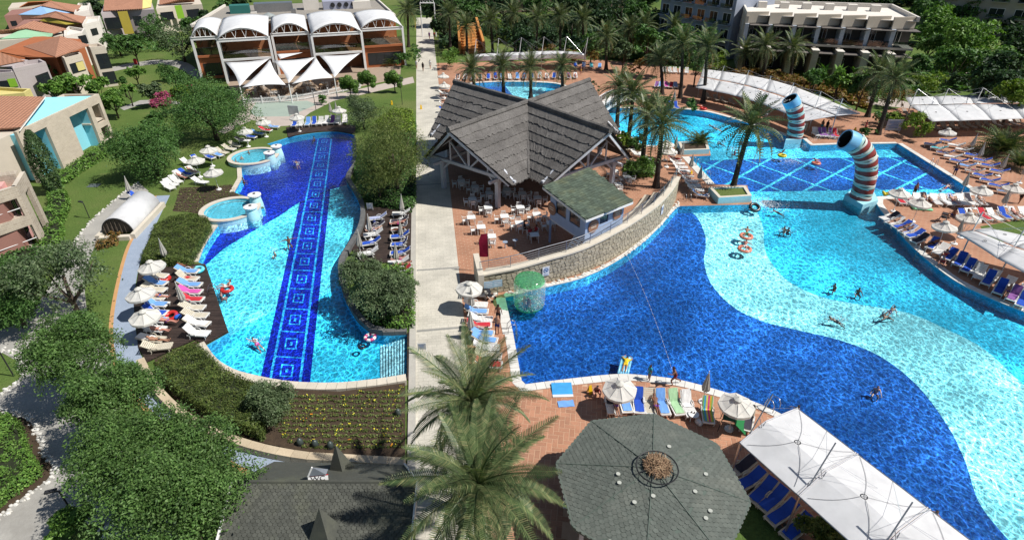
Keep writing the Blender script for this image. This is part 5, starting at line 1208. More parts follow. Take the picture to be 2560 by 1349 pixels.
def palm(bx, by, cx, cy, label, L=2.7, nf=36, near=False, group='tall date palms', height=None, dates=False):
 bs = at(bx, by); lo, hi = 0.5, 25
 if height is None:
  for _ in range(40):
   m_ = (lo+hi)/2; w = bs.y*_c-(m_-CAM_H)*_s; yy = 674.5-FPX*(bs.y*_s+(m_-CAM_H)*_c)/w
   if yy > cy: lo = m_
   else: hi = m_
  height = lo
 tp = at(cx, cy, height)
 root = empty('palm_tree', (bs.x, bs.y, 0), 0, label, 'palm', group); off = Vector((tp.x-bs.x, 0, height)); off.x = max(-1.6, min(1.6, off.x))
 off.y = max(-1, min(1, tp.y-bs.y)); b = MB(); pts = []; rs_ = []; nn = 14
 for i in range(nn+1):
  t = i/nn; pts.append((off.x*t*t*0.6+off.x*t*0.4, off.y*t, height*t)); rs_.append((0.30-0.09*t+(0.09 if t > 0.9 else 0)+(0.16*(1-t*6) if t < 0.16 else 0))*(1.0 if i % 2 else 1.07))
 b.tube(pts, rs_, 9); b.build('trunk', PBARK, root, False); top = Vector(pts[-1])
 ms = FR_NEAR if near else FR_FAR
 for i in range(nf):
  f = i/nf; az = i*2.39996+random.uniform(-.2, .2); el = R((66-120*f**0.9) if near else (78-125*f**0.85))+random.uniform(-.12, .12); k = 0 if f < 0.3 else (1 if f < 0.7 else 2)
  me = ms[k]; nm = 'frond'
  if f > 0.93 and not near: me = FR_DRY[0]; nm = 'dry_frond'
  link(nm, me, root, top+Vector((0, 0, 0.1*(1-f))), (random.uniform(-.25, .25), -el, az), (L*random.uniform(0.88, 1.1), L*random.uniform(0.9, 1.1), L))
 if dates:
  DT = mat('date_cluster', (0.42, 0.25, 0.02), (0.30, 0.17, 0.02), 0.6, 9)
  for k in range(4):
   a = k*1.7+0.5; b = MB()
   for q in range(60):
    d = Vector((math.cos(a)*0.55+random.gauss(0, .16), math.sin(a)*0.55+random.gauss(0, .16), -0.35+random.gauss(0, .22))); b.box(d, (0.045, 0.045, 0.05))
   b.build('date_cluster', DT, root, loc=top)
 return root
palm(1186, 1290, 1179, 1010, 'tall date palm in front, crown over the paving beside the main pool', 3.8, 46, True, 'foreground palms', 6.9, True)
palm(1205, 1520, 1197, 1213, 'lowest date palm in the picture, orange dates under its crown', 3.9, 48, True, 'foreground palms', 7.0, True)
PL = [((1640, 468), (1655, 316), 'palm standing nearest the white loungers beside the lattice pool', 3.0), ((1605, 412), (1618, 288), 'palm rising from the leafy planter beside the pavilion', 2.9), ((1570, 364), (1583, 236), 'palm rising from the rusty flower planter by the far pool', 2.9), ((1542, 318), (1548, 222), 'palm next to the glass footbridge', 2.8),
((1830, 478), (1876, 316), 'leaning palm alone in the square white planter in the pool', 3.2),
((1187, 238), (1180, 176), 'palm left of the round pool beside the thatched roof', 2.7), ((1259, 240), (1256, 166), 'second palm along the round pool from the walkway', 2.7), ((1327, 246), (1326, 170), 'third palm along the round pool from the walkway', 2.7), ((1406, 222), (1405, 166), 'palm at the bridge end of the round pool', 2.5),
((1022, 118), (1020, 28), 'palm beside the corner of the vaulted restaurant', 3.2), ((1126, 128), (1124, 36), 'palm behind the green bushes at the end of the walkway', 3.2), ((1168, 138), (1166, 66), 'palm in front of the orange stair', 3.0), ((1232, 136), (1226, 52), 'palm beside the small lawn behind the white awning', 3.0), ((1288, 138), (1284, 34), 'palm behind the white awning, next to the small lawn', 3.0), ((1340, 136), (1344, 46), 'fourth palm behind the white awning from the orange stair', 3.0), ((1400, 134), (1400, 42), 'fifth palm behind the white awning from the orange stair', 3.0), ((1458, 134), (1456, 50), 'palm behind the awning end nearest the hotel', 3.0),
((1515, 176), (1516, 92), 'palm between the awning end and the footbridge', 3.0), ((1575, 150), (1573, 75), 'palm among the rusty shrubs behind the footbridge', 2.8), ((1655, 236), (1650, 150), 'slender palm among the loungers beside the shaded hotel wing', 2.8), ((1700, 246), (1706, 112), 'palm at the left end of the curved white awning', 3.0), ((1757, 258), (1768, 118), 'palm standing before the curved white awning', 3.0),
((1618, 150), (1612, 66), 'palm crowded in the grove before the shaded wing', 2.9), ((1680, 150), (1684, 70), 'tallest palm of the grove before the shaded wing', 2.9),
((1855, 192), (1862, 134), 'short palm at the corner of the hotel block', 2.6), ((1905, 196), (1912, 116), 'middle palm of three before the hotel block', 3.0), ((1975, 196), (1982, 118), 'rightmost palm of three before the hotel block', 3.1),
((2168, 292), (2196, 186), 'left of two crossing palms beside the notice board', 3.0), ((2194, 336), (2236, 200), 'right of two crossing palms beside the notice board', 3.0), ((540, 168), (530, 92), 'palm in front of the left restaurant vault', 2.8)]
for (b0, c0_, lb, L) in PL: palm(*b0, *c0_, lb, L*1.22)
# low fan palms and cycads
def fan(x, y, rpx, label, n=42, dry=False):
 p = at(x, y, 0); r = rpx*depth(p)/FPX; root = empty('palm_shrub', p, 0, label, 'palm shrub', 'low palm shrubs')
 for i in range(n):
  f = i/n; link('frond', FR_FAR[1], root, (0, 0, 0.3), (random.uniform(-.3, .3), -R(75-70*f), i*2.4), r*random.uniform(0.85, 1.1))
fan(1748, 365, 42, 'dense palm shrub in the white planter beside the lattice pool'); fan(2500, 385, 75, 'large palm shrub beside the loungers right of the lattice pool', 60); fan(975, 165, 26, 'grey fan palm shrub before the brown restaurant wall'); fan(2545, 420, 55, 'palm shrub cut by the right picture edge')

# trees
G1 = 'leafy trees along the blue path'
tree(175, 872, 112, 4.2, 'ash', 'bright green leafy tree highest of the clump beside the blue path', 26000, 0.075, 0.75, 40, G1)
tree(275, 985, 104, 4.2, 'ash', 'leafy tree in the middle of the clump by the curved stone wall', 26000, 0.075, 0.75, 40, G1)
tree(450, 1135, 124, 4.3, 'ash', 'leafy tree of the clump that overhangs the curved blue path', 30000, 0.07, 0.7, 46, G1)
tree(330, 1145, 142, 4.4, 'ash', 'leafy tree of the clump standing by the pebble-edged concrete path', 30000, 0.07, 0.75, 46, G1)
tree(455, 1275, 170, 4.5, 'ash', 'leafy tree touching the washroom roof edge', 36000, 0.068, 0.7, 50, G1)
tree(150, 690, 118, 3.8, 'olive', 'thin open-crowned tree casting dappled shade on the garden path', 7000, 0.11, 0.75, 30, None, shell=0.3)
tree(22, 745, 85, 2.6, 'mid', 'dark dense small tree at the edge of the garden path', 11000, 0.10, 0.85, 18)
tree(20, 690, 60, 2.6, 'mid', 'bushy tree below the pink house at the picture edge', 2500, 0.15, 0.85, 14)
tree(522, 272, 106, 3.4, 'mid', 'large round olive-green tree in front of the restaurant sails', 24000, 0.11, 0.8, 30)
tree(372, 372, 88, 3.2, 'mid', 'broad green tree shading the loungers on the lawn', 20000, 0.11, 0.85, 28)
tree(905, 680, 62, 2.4, 'olive', 'grey green olive tree leaning over the lagoon edge', 11000, 0.075, 0.8, 20, 'olive trees on the lagoon bank')
tree(955, 735, 76, 2.5, 'olive', 'largest grey green olive tree on the lagoon bank', 14000, 0.075, 0.75, 24, 'olive trees on the lagoon bank')
tree(1000, 735, 50, 2.3, 'olive', 'grey green olive tree touching the pale walkway', 8000, 0.075, 0.8, 18, 'olive trees on the lagoon bank')
tree(982, 385, 112, 4.0, 'weep', 'drooping willowy tree between lagoon and walkway', 22000, 0.13, 1.05, 26, None, aspect=0.2, hang=0.8)
tree(945, 450, 62, 2.6, 'weep', 'lower drooping tree beside the walkway above the sunbathers', 9000, 0.13, 0.95, 18, None, aspect=0.2, hang=0.8)
tree(905, 278, 50, 2.6, 'olive', 'grey olive tree beside the upper wooden deck', 9000, 0.09, 0.85, 18)
tree(680, 1002, 62, 1.6, 'olive', 'round grey green shrub tree at the end of the yellow flower bed', 12000, 0.06, 0.95, 20, None, 'shrub', 'shrub')
GR = 'small lawn trees by the houses'
for (x, y, r, k, lb) in ((335, 178, 21, 'bright', 'small round-headed tree on the lawn near the red bin'), (318, 224, 17, 'bright', 'smallest round-headed tree on the lawn'), (281, 252, 30, 'bright', 'round-headed tree beside the blue house corner'), (303, 203, 12, 'mid', 'tiny tree against the rust-walled house'), (372, 226, 30, 'olive', 'thin olive-coloured tree on the lawn'), (441, 200, 28, 'mid', 'green tree beside the magenta bougainvillea'), (455, 236, 30, 'lime', 'light green tree behind the pink blossom tree'), (380, 66, 40, 'mid', 'tree in front of the house with the yellow panel'), (450, 108, 58, 'olive', 'broad dense tree left of the restaurant'), (292, 108, 36, 'mid', 'dense tree behind the rust-walled house'), (255, 92, 28, 'mid', 'shrubby tree below the lilac house'), (380, 300, 26, 'mid', 'low tree under the pink blossom tree')):
 tree(x, y, r, 2.6, k, lb, 1800 if r < 30 else 3200, 0.2, 0.8, 12, GR)
tree(404, 252, 29, 2.4, 'pink', 'pink flowering tree on the lawn', 2200, 0.18, 0.9, 12); bush(472, 222, 15, 'magenta', 'magenta bougainvillea shrub by the restaurant path', 700, 0.15); bush(418, 181, 29, 'mid', 'clipped round green shrub beside the curved house path', 2600, 0.13, 0.85)
for (x, y, r, lb) in ((108, 186, 27, 'large-leaved tree before the lilac grey bay'), (188, 205, 40, 'large-leaved tree hiding the cream bay with the yellow panel'), (238, 222, 30, 'large-leaved tree at the foot of the rust wall'), (130, 222, 26, 'large-leaved tree behind the blue roof')):
 tree(x, y, r, 2.8, 'bright', lb, 900, 0.38, 0.85, 10, 'big-leaved trees by the houses', aspect=0.62)
def cypress(bx, by, h, r, label, n=5200):
 p = at(bx, by); root = empty('cypress_tree', p, 0, label, 'cypress', 'cypresses'); rng = np.random.default_rng(int(bx)); t = rng.random(n)**0.8; a = rng.uniform(0, 6.283, n); rad = r*np.sin(np.pi*np.clip(t*0.86+0.12, 0, 1))**0.7*rng.uniform(0.75, 1.06, n)*(1+0.12*np.sin(a*5+t*9))
 C = np.column_stack([rad*np.cos(a), rad*np.sin(a), 0.15+t*h]); N = np.column_stack([np.cos(a), np.sin(a), np.full(n, 0.5)]); V, F = leafcards(C, N, 0.16, 0.35, 0.4, rng); link('crown', npmesh('crown', V, F, LF['cypress']), root)
 b = MB(); b.tube([(0, 0, 0), (0, 0, h*0.9)], [0.16, 0.03], 6); b.build('trunk', BARK, root)
cypress(139, 482, 6.8, 1.1, 'dark column cypress between the pink and the blue house'); cypress(152, 118, 5.2, 0.8, 'small cypress between the tiled roofs', 1500)
# topiary with clipped balls
def topiary(x, y, label, hs):
 p = at(x, y); root = empty('topiary_tree', p, 0, label, 'topiary', 'pompom topiary trees'); b = MB(); b.tube([(0, 0, 0), (0, 0, 1.7)], 0.09, 6); rng = np.random.default_rng(x)
 for (dx, dy, z, r) in hs:
  n = int(420*r*r/0.36); d = rng.normal(0, 1, (n, 3)); d /= np.linalg.norm(d, axis=1, keepdims=True); V, F = leafcards(d*r*rng.uniform(0.9, 1.03, (n, 1))+np.array([dx, dy, z]), d, 0.10, 0.6, 0.3, rng); link('clipped_ball', npmesh('clipped_ball', V, F, LF['bright']), root); b.tube([(0, 0, 1.2), (dx, dy, z)], 0.05, 5)
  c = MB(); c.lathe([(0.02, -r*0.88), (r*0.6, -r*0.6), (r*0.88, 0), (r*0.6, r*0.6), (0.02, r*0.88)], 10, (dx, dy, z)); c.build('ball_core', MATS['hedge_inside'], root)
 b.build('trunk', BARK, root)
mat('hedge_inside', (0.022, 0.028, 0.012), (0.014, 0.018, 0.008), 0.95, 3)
for (x, y, lb) in ((878, 246, 'pompom topiary at the corner of the picket fence'), (922, 232, 'middle pompom topiary beside the restaurant steps'), (988, 232, 'pompom topiary nearest the walkway lawn')):
 topiary(x, y, lb, [(-0.9, 0, 2.1, 0.72), (0.8, 0.2, 2.2, 0.75), (0, -0.3, 3.0, 0.8), (-0.3, 0.7, 1.8, 0.6), (0.95, -0.4, 1.4, 0.5), (-1.0, -0.3, 2.9, 0.55)])
bush(804, 248, 15, 'mid', 'small dark shrub beside the picket fence', 900, 0.13)
# far tree belt
FB = 'trees beyond the pools'
far = [(2440, 118, 78, 'bright', 'bright green tree between hotel block and dark conifer'), (2370, 62, 60, 'bright', 'bright tree at the corner of the hotel block'), (2330, 30, 45, 'mid', 'tree behind the hotel block roof'), (2470, 205, 82, 'dark', 'dark dense conifer above the right awning'), (2540, 110, 60, 'dark', 'dark tree in the far right corner'), (2395, 150, 46, 'mid', 'tree beside the pink garden path'), (2540, 235, 45, 'lime', 'yellow green shrub tree at the right picture edge'), (2470, 10, 50, 'dark', 'dark tree before the far cream wing'),
(1555, 26, 56, 'dark', 'dark tree at the top between palms and shaded wing'), (1600, 40, 44, 'mid', 'green tree left of the shaded wing'), (1320, 100, 42, 'dark', 'dark bush tree behind the white awning'), (1500, 60, 40, 'dark', 'dark tree behind the awning end'), (1140, 20, 45, 'dark', 'dark tree above the entrance path'), (1260, 14, 50, 'dark', 'dark tree at the top behind the lawn palms'), (1390, 10, 50, 'dark', 'dark tree at the top above the awning'), (1620, 100, 38, 'mid', 'green tree in the palm grove before the shaded wing'), (1700, 100, 45, 'mid', 'green tree against the shaded wing'), (1660, 130, 34, 'olive', 'olive tree in the palm grove'), (1745, 150, 30, 'mid', 'tree between curved awning and shaded wing'), (1085, 22, 30, 'dark', 'dark tree closing the walkway'), (1830, 60, 34, 'dark', 'dark tree at the hotel corner'), (1490, 14, 45, 'dark', 'dark treetop at the upper edge'), (2140, 6, 40, 'dark', 'dark treetop behind the hotel roof'), (600, 4, 26, 'dark', 'dark treetop behind the restaurant roof'), (240, 20, 30, 'dark', 'dark tree between the far tiled houses')]
for (x, y, r, k, lb) in far: tree(x, y, r, 4.5, k, lb, 2600 if r < 60 else 4500, 0.34, 0.85, 14, FB)
for i, (x, y, r, k) in enumerate([(1110, 60, 34, 'dark'), (1180, 30, 40, 'mid'), (1215, 8, 40, 'dark'), (1300, 60, 34, 'dark'), (1340, 20, 40, 'mid'), (1430, 60, 34, 'dark'), (1445, 14, 40, 'mid'), (1530, 90, 30, 'mid'), (1585, 90, 34, 'mid'), (1640, 60, 36, 'dark'), (1560, 125, 26, 'olive'), (1640, 100, 34, 'mid'), (1720, 60, 40, 'dark'), (1760, 100, 34, 'mid'), (1480, 105, 28, 'mid'), (1380, 95, 28, 'dark'), (2420, 40, 44, 'mid'), (2500, 160, 50, 'mid'), (2330, 110, 36, 'mid'), (2400, 95, 40, 'bright'), (2300, 160, 26, 'mid'), (1780, 60, 40, 'dark'), (2520, 20, 50, 'mid'), (560, 20, 26, 'mid'), (480, 60, 30, 'mid'), (330, 110, 26, 'mid'), (520, 50, 24, 'dark'), (2160, 210, 30, 'mid'), (2100, 200, 30, 'bright'), (2040, 190, 26, 'mid')]):
 tree(x, y, r, 4.0, k, ('dark crowned' if k == 'dark' else 'leafy')+' background tree, %s of the belt counted from the walkway' % (ORD[i] if i < 20 else 'twenty-'+ORD[i-20]), 2600, 0.3, 0.85, 14, FB)
def undergrowth(px, h, kind, label, n, leaf=0.45):
 poly = P(*px); rng = np.random.default_rng(n); xs = [q[0] for q in poly]; ys = [q[1] for q in poly]; C = []
 while len(C) < n:
  x, y = rng.uniform(min(xs), max(xs)), rng.uniform(min(ys), max(ys))
  if pip(x, y, poly): C.append((x, y, h*(0.35+0.65*rng.random())*(0.7+0.6*noise.noise(Vector((x*0.25, y*0.25, 1))))))
 V, F = leafcards(C, [(0, 0, 1)]*n, leaf, 0.6, 0.6, rng); tag(link('undergrowth', npmesh('undergrowth', V, F, LF[kind])), label, 'undergrowth', None, 'stuff')
undergrowth([(1100, 60), (1640, 40), (1640, 118), (1500, 128), (1300, 128), (1215, 92), (1100, 130)], 2.2, 'dark', 'dark undergrowth below the palms behind the white awning', 9000, 0.6)
undergrowth([(1510, 130), (1640, 112), (1780, 168), (1735, 172), (1640, 158), (1520, 150)], 1.4, 'mid', 'mixed undergrowth below the grove before the shaded wing', 3500)
undergrowth([(1740, 172), (1880, 178), (2010, 205), (2160, 235), (2170, 275), (1990, 218), (1860, 186)], 1.3, 'rust', 'rust and green undergrowth behind the curved awning', 3500, 0.4)
undergrowth([(2160, 215), (2340, 170), (2560, 130), (2700, 140), (2700, 226), (2480, 230), (2260, 236), (2180, 262)], 1.3, 'mid', 'green undergrowth behind the far right awning', 5000, 0.5)
undergrowth([(1640, 20), (1040, 20), (1040, 3), (1640, 3)], 6, 'dark', 'dark far wood at the upper picture edge', 7000, 1.2)
undergrowth([(2310, 110), (2700, 90), (2700, 10), (2320, 20)], 5, 'dark', 'dark wood between the hotel wings in the far corner', 7000, 0.9)
undergrowth([(1880, 3), (2330, 3), (2345, 60), (2320, 75), (2290, 20), (1880, 6)], 4, 'dark', 'dark trees standing close behind the hotel roof', 4000, 0.9)
undergrowth([(230, 60), (252, 40), (390, 75), (470, 120), (420, 130), (300, 135), (245, 110)], 1.2, 'mid', 'low garden planting below the far houses', 2500, 0.4)
# shrubs, hedges and beds
for i, (x, y, r, k, lb) in enumerate(((1330, 108, 26, 'lime', 'lime shrub behind the white awning'), (1240, 62, 28, 'lime', 'lime shrub bordering the small lawn'), (1370, 132, 24, 'rust', 'rusty shrub right of the awning middle'), (1430, 138, 26, 'rust', 'rusty shrub left of the awning end'), (1480, 142, 22, 'rust', 'rusty shrub at the awning end'), (1120, 142, 34, 'bright', 'leafy shrub by the walkway lamp'), (1590, 165, 26, 'rust', 'rusty shrub behind the footbridge palms'), (1790, 160, 34, 'lime', 'yellow green shrub before the curved awning'), (1850, 190, 26, 'rust', 'rust-coloured shrub behind the curved awning'), (1925, 200, 30, 'rust', 'orange shrub below the hotel palms'), (1990, 210, 30, 'rust', 'rust shrub beside the banana plants'), (2250, 245, 34, 'rust', 'rust-tinted shrub bed below the hotel end'), (2320, 205, 40, 'lime', 'lime ground shrub beside the pink path'), (1560, 352, 26, 'lime', 'yellow flowering shrub at the palm foot by the far pool'), (1590, 360, 28, 'mid', 'green shrub at the palm foot by the far pool'), (1600, 418, 38, 'bright', 'round shrub in the brown planter beside the pavilion'), (2240, 300, 26, 'lime', 'yellow green shrub before the notice board'), (2300, 318, 38, 'lime', 'clipped yellow green hedge beside the parasol'), (2215, 290, 30, 'mid', 'green shrub behind the notice board'), (2170, 330, 18, 'mid', 'small shrub by the crossing palms'), (1725, 262, 22, 'mid', 'green shrub at the foot of the awning palms'), (1670, 258, 20, 'mid', 'green shrub on the far pool bank'), (1470, 215, 26, 'dark', 'dark shrub by the footbridge end'), (1000, 150, 24, 'mid', 'leafy shrub between restaurant and walkway'), (1030, 140, 30, 'mid', 'tall shrub at the restaurant corner'), (2060, 1318, 62, 'hedge', 'thorny shrub at the edge of the near awning'), (170, 1318, 55, 'bright', 'flowering shrub beside the garden lamp'))):
 bush(x, y, r, k, lb, int(500+r*r*0.9), 0.16 if y < 400 else 0.12, group='garden shrubs')
for i in range(12):      # banana plants
 x = 2020+(i*37) % 190; y = 225-(i*29) % 60; p = at(x, y, 0); root = empty('banana_plant', p, 0, 'banana plant with long upright leaves before the hotel, %s along the bed' % ORD[i], 'banana plant', 'banana plants'); V = []; F = []
 for k in range(9):
  a = k*2.4+i; el = R(random.uniform(45, 80)); L = random.uniform(1.6, 2.6); d = Vector((math.cos(a)*math.cos(el), math.sin(a)*math.cos(el), math.sin(el))); s_ = d.cross(Vector((0, 0, 1))).normalized()*0.28; q = Vector((0, 0, 0.9)); dr = Vector((math.cos(a), math.sin(a), -0.7))*0.5
  n0 = len(V); V += [q, q+d*L*0.5-s_, q+d*L+dr, q+d*L*0.5+s_]; F += [(n0, n0+1, n0+2, n0+3)]
 b = MB(); b.add(V, F); b.build('leaves', LF['banana'], root); b = MB(); b.tube([(0, 0, 0), (0, 0, 1.1)], [0.14, 0.1], 6); b.build('stem', BARK, root)
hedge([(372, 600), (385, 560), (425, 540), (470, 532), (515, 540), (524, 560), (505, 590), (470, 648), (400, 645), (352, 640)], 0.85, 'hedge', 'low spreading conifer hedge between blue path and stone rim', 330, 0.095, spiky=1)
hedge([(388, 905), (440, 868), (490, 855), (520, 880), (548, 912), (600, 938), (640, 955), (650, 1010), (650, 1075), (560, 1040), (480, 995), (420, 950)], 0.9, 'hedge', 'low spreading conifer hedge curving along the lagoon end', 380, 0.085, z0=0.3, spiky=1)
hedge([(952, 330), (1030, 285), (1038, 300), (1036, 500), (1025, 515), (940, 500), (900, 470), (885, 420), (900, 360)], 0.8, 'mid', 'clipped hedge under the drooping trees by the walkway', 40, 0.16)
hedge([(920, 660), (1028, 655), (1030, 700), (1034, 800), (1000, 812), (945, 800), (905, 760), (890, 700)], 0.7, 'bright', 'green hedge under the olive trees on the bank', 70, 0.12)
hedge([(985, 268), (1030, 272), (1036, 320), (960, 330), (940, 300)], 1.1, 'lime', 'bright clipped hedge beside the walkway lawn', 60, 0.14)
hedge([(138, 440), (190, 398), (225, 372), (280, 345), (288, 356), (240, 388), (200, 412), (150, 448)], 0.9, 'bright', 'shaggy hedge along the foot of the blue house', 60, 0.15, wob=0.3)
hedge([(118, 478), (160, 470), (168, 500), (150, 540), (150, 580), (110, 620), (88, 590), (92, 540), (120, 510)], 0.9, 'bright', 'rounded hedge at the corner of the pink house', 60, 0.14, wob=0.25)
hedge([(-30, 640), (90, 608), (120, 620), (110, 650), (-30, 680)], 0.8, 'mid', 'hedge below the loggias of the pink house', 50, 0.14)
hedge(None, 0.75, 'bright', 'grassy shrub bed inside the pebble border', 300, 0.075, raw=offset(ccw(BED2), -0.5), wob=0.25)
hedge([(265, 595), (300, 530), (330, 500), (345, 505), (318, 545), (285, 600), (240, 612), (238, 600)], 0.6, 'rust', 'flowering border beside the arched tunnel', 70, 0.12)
hedge([(1600, 400), (1640, 402), (1636, 432), (1562, 434), (1560, 410)], 0.6, 'bright', 'leafy fill of the brown planter beside the pavilion', 60, 0.12)
# raised soil bed with rows of marigolds at the lagoon's end
bedp = P((386, 898), (490, 852), (545, 912), (600, 945), (700, 970), (850, 978), (1012, 956), (1012, 1142), (850, 1134), (760, 1128), (640, 1102), (530, 1062), (450, 1008), (400, 950), z=0.3)
b = MB(); b.prism(bedp, 0.02, 0.3); struct(b.build('flower_bed_soil', SOIL))
ow = spline(P((366, 906), (396, 962), (450, 1022), (530, 1077), (640, 1117), (760, 1142), (850, 1148), (1016, 1158)), 4)
wr = struct(empty('bed_wall')); coping(ow, -0.5 if False else 0.5, 0.0, 0.5, BEIGE_STONE, wr, 0.9, name='wall_block', maxn=80)
FLW = [leafmat('marigold_yellow', (0.62, 0.42, 0.01), (0.75, 0.55, 0.04), (0.75, 0.6, 0.08)), leafmat('marigold_orange', (0.6, 0.16, 0.01), (0.7, 0.25, 0.02))]
fp = P((690, 985), (760, 985), (850, 984), (1005, 968), (1008, 1132), (850, 1126), (760, 1118), (700, 1095), (690, 1050), z=0.3); rng = np.random.default_rng(5); CY, CO, CG = [], [], []
xs = [p[0] for p in fp]; ys = [p[1] for p in fp]; yy = min(ys); row = 0
while yy < max(ys):
 xx = min(xs)+(0.2 if row % 2 else 0)
 while xx < max(xs):
  x, y = xx+rng.normal(0, .05), yy+rng.normal(0, .02)
  if pip(x, y, fp):
   CG += [(x+rng.normal(0, .09), y+rng.normal(0, .06), 0.3+rng.uniform(0.02, .12)) for _ in range(14)]
   if rng.random() < 0.3: (CO if rng.random() < 0.12 else CY).extend([(x+rng.normal(0, .05), y+rng.normal(0, .05), 0.3+rng.uniform(0.15, .24)) for _ in range(int(rng.integers(1, 4)))])
  xx += 0.26
 yy += 0.40; row += 1
BDP = empty('marigold_bed', (0, 0, 0)); tag(BDP, 'rows of yellow marigolds in dark soil at the lagoon end', 'flower bed', None, 'stuff')
for nm, C, m, s_ in (('marigold_leaves', CG, LF['weep'], 0.055), ('yellow_flowers', CY, FLW[0], 0.045), ('orange_flowers', CO, FLW[1], 0.045)):
 V, F = leafcards(C, [(0, 0, 1)]*len(C), s_, 0.8, 0.5, rng); o = link(nm, npmesh(nm, V, F, m), BDP); o['kind'] = 'stuff'
UP = P((432, 528), (450, 470), (580, 462), (598, 490), (560, 500), (525, 540), (470, 530)); b = MB(); struct(sheet('planting_bed', UP, 0.02, SOIL)); V = [];
C = [(x, y, 0.12*rng.random()+0.04) for x, y in zip(rng.uniform(min(p[0] for p in UP), max(p[0] for p in UP), 2600), rng.uniform(min(p[1] for p in UP), max(p[1] for p in UP), 2600)) if pip(x, y, UP) and (math.sin(y*9) > -0.3)]
V, F = leafcards(C, [(0, 0, 1)]*len(C), 0.09, 0.5, 0.5, rng); o = link('ground_cover', npmesh('ground_cover', V, F, LF['weep'])); tag(o, 'sparse rows of ground cover above the lower whirlpool', 'ground cover', None, 'stuff')
# pebble borders
def pebbles(pts, w, label, n_per=22, maxn=100):
 it = []
 for a, c_ in zip(pts, pts[1:]):
  A, B = Vector(a), Vector(c_); L = (B-A).length; d = (B-A).normalized(); nn_ = Vector((-d.y, d.x))
  for k in range(int(L*n_per*w)):
   p = A+d*random.random()*L+nn_*random.uniform(-w/2, w/2); r = random.uniform(0.07, 0.14); rot = random.random()*6.28; el = random.uniform(0.6, 1)
   q = [(math.cos(t+rot)*r, math.sin(t+rot)*r*el) for t in [2*math.pi*j/6 for j in range(6)]]
   vs = [(p.x+x, p.y+y, 0.02) for x, y in q]+[(p.x+x*0.8, p.y+y*0.8, 0.02+r*0.55) for x, y in q]+[(p.x, p.y, 0.02+r*0.75)]
   it.append((vs, [(j, (j+1) % 6, 6+(j+1) % 6, 6+j) for j in range(6)]+[(6+j, 6+(j+1) % 6, 12) for j in range(6)]))
 o = struct(empty('pebble_border')); pieces('pebble', it, PEBBLE, o, maxn, 'pebbles')
pebbles(spline(P((-40, 1028), (60, 1038), (95, 1085), (108, 1130), (140, 1180), (60, 1248), (-40, 1318)), 5), 0.4, '', 30, 150)
pebbles(spline(P((-40, 866), (40, 885), (58, 920), (52, 952), (-40, 1008)), 5), 0.5, '', 26, 60)
pebbles(spline(P((180, 1265), (240, 1300), (300, 1360), (340, 1420)), 5), 0.55, '', 30, 60)
pebbles(spline(P((345, 455), (300, 490), (222, 560), (170, 630)), 5), 0.25, '', 30, 40)
GP = PEBBLE; PEBBLE = mat('grey_pebble', (0.16, 0.155, 0.15), (0.09, 0.088, 0.085), 0.8, 3, rnd=0.5)
pebbles(spline(P((1862, 1205), (1910, 1262), (1990, 1352), (2060, 1430)), 5), 0.75, '', 30, 120)
PEBBLE = GP
# pool furniture and small structures
def atY(x, y, Y):
 u = (x-1280)/FPX; v = (y-674.5)/FPX; d = Vector((u, _c-v*_s, -_s-v*_c)); t = Y/d.y; return Vector((0, 0, CAM_H))+d*t
# decks
def deck(label, poly, ang, z, name='timber_deck', w=0.13, thick=0.1):
 root = struct(empty(name, (0, 0, 0))); root['label'] = label
 b = MB(); b.prism(poly, 0.0, z-0.05); b.build('deck_base', mat('deck_shadow', (0.018, 0.013, 0.011), None, 0.9), root)
 d = Vector((math.cos(ang), math.sin(ang))); n_ = Vector((-d.y, d.x)); ts = [Vector(p).dot(n_) for p in poly]; t = min(ts)+w/2; b = MB(); N_ = len(poly)
 while t < max(ts):
  xs = []
  for i in range(N_):
   a, c_ = Vector(poly[i]), Vector(poly[(i+1) % N_]); ta, tb = a.dot(n_)-t, c_.dot(n_)-t
   if (ta > 0) != (tb > 0): xs.append((a+(c_-a)*(ta/(ta-tb))).dot(d))
  xs.sort()
  for s0, s1 in zip(xs[::2], xs[1::2]):
   if s1-s0 > 0.1: m_ = d*((s0+s1)/2)+n_*t; b.box((m_.x, m_.y, z-0.02+random.uniform(-.003, .003)), (s1-s0, w-0.022, 0.05), ang)
  t += w
 o = b.build('planks', DECKW, root); o['kind'] = 'stuff'; return root
DL = P((350, 664), (513, 661), (571, 831), (512, 863), (488, 850), (368, 906), (347, 870), (336, 760)); deck('dark deck beside the lagoon', DL, R(2), 0.1)
deck('dark deck at the lagoon head', P((716, 320), (720, 344), (760, 335), (800, 330), (844, 329), (886, 336), (890, 316), (800, 306)), R(80), 0.1)
deck('dark deck on the lagoon bank', P((918, 520), (1030, 520), (1031, 660), (900, 655), (880, 625), (902, 585), (910, 535)), R(0), 0.1)
deck('dark deck above the lagoon steps', P((1019, 834), (1037, 834), (1034, 950), (1018, 950)), R(0), 0.12)
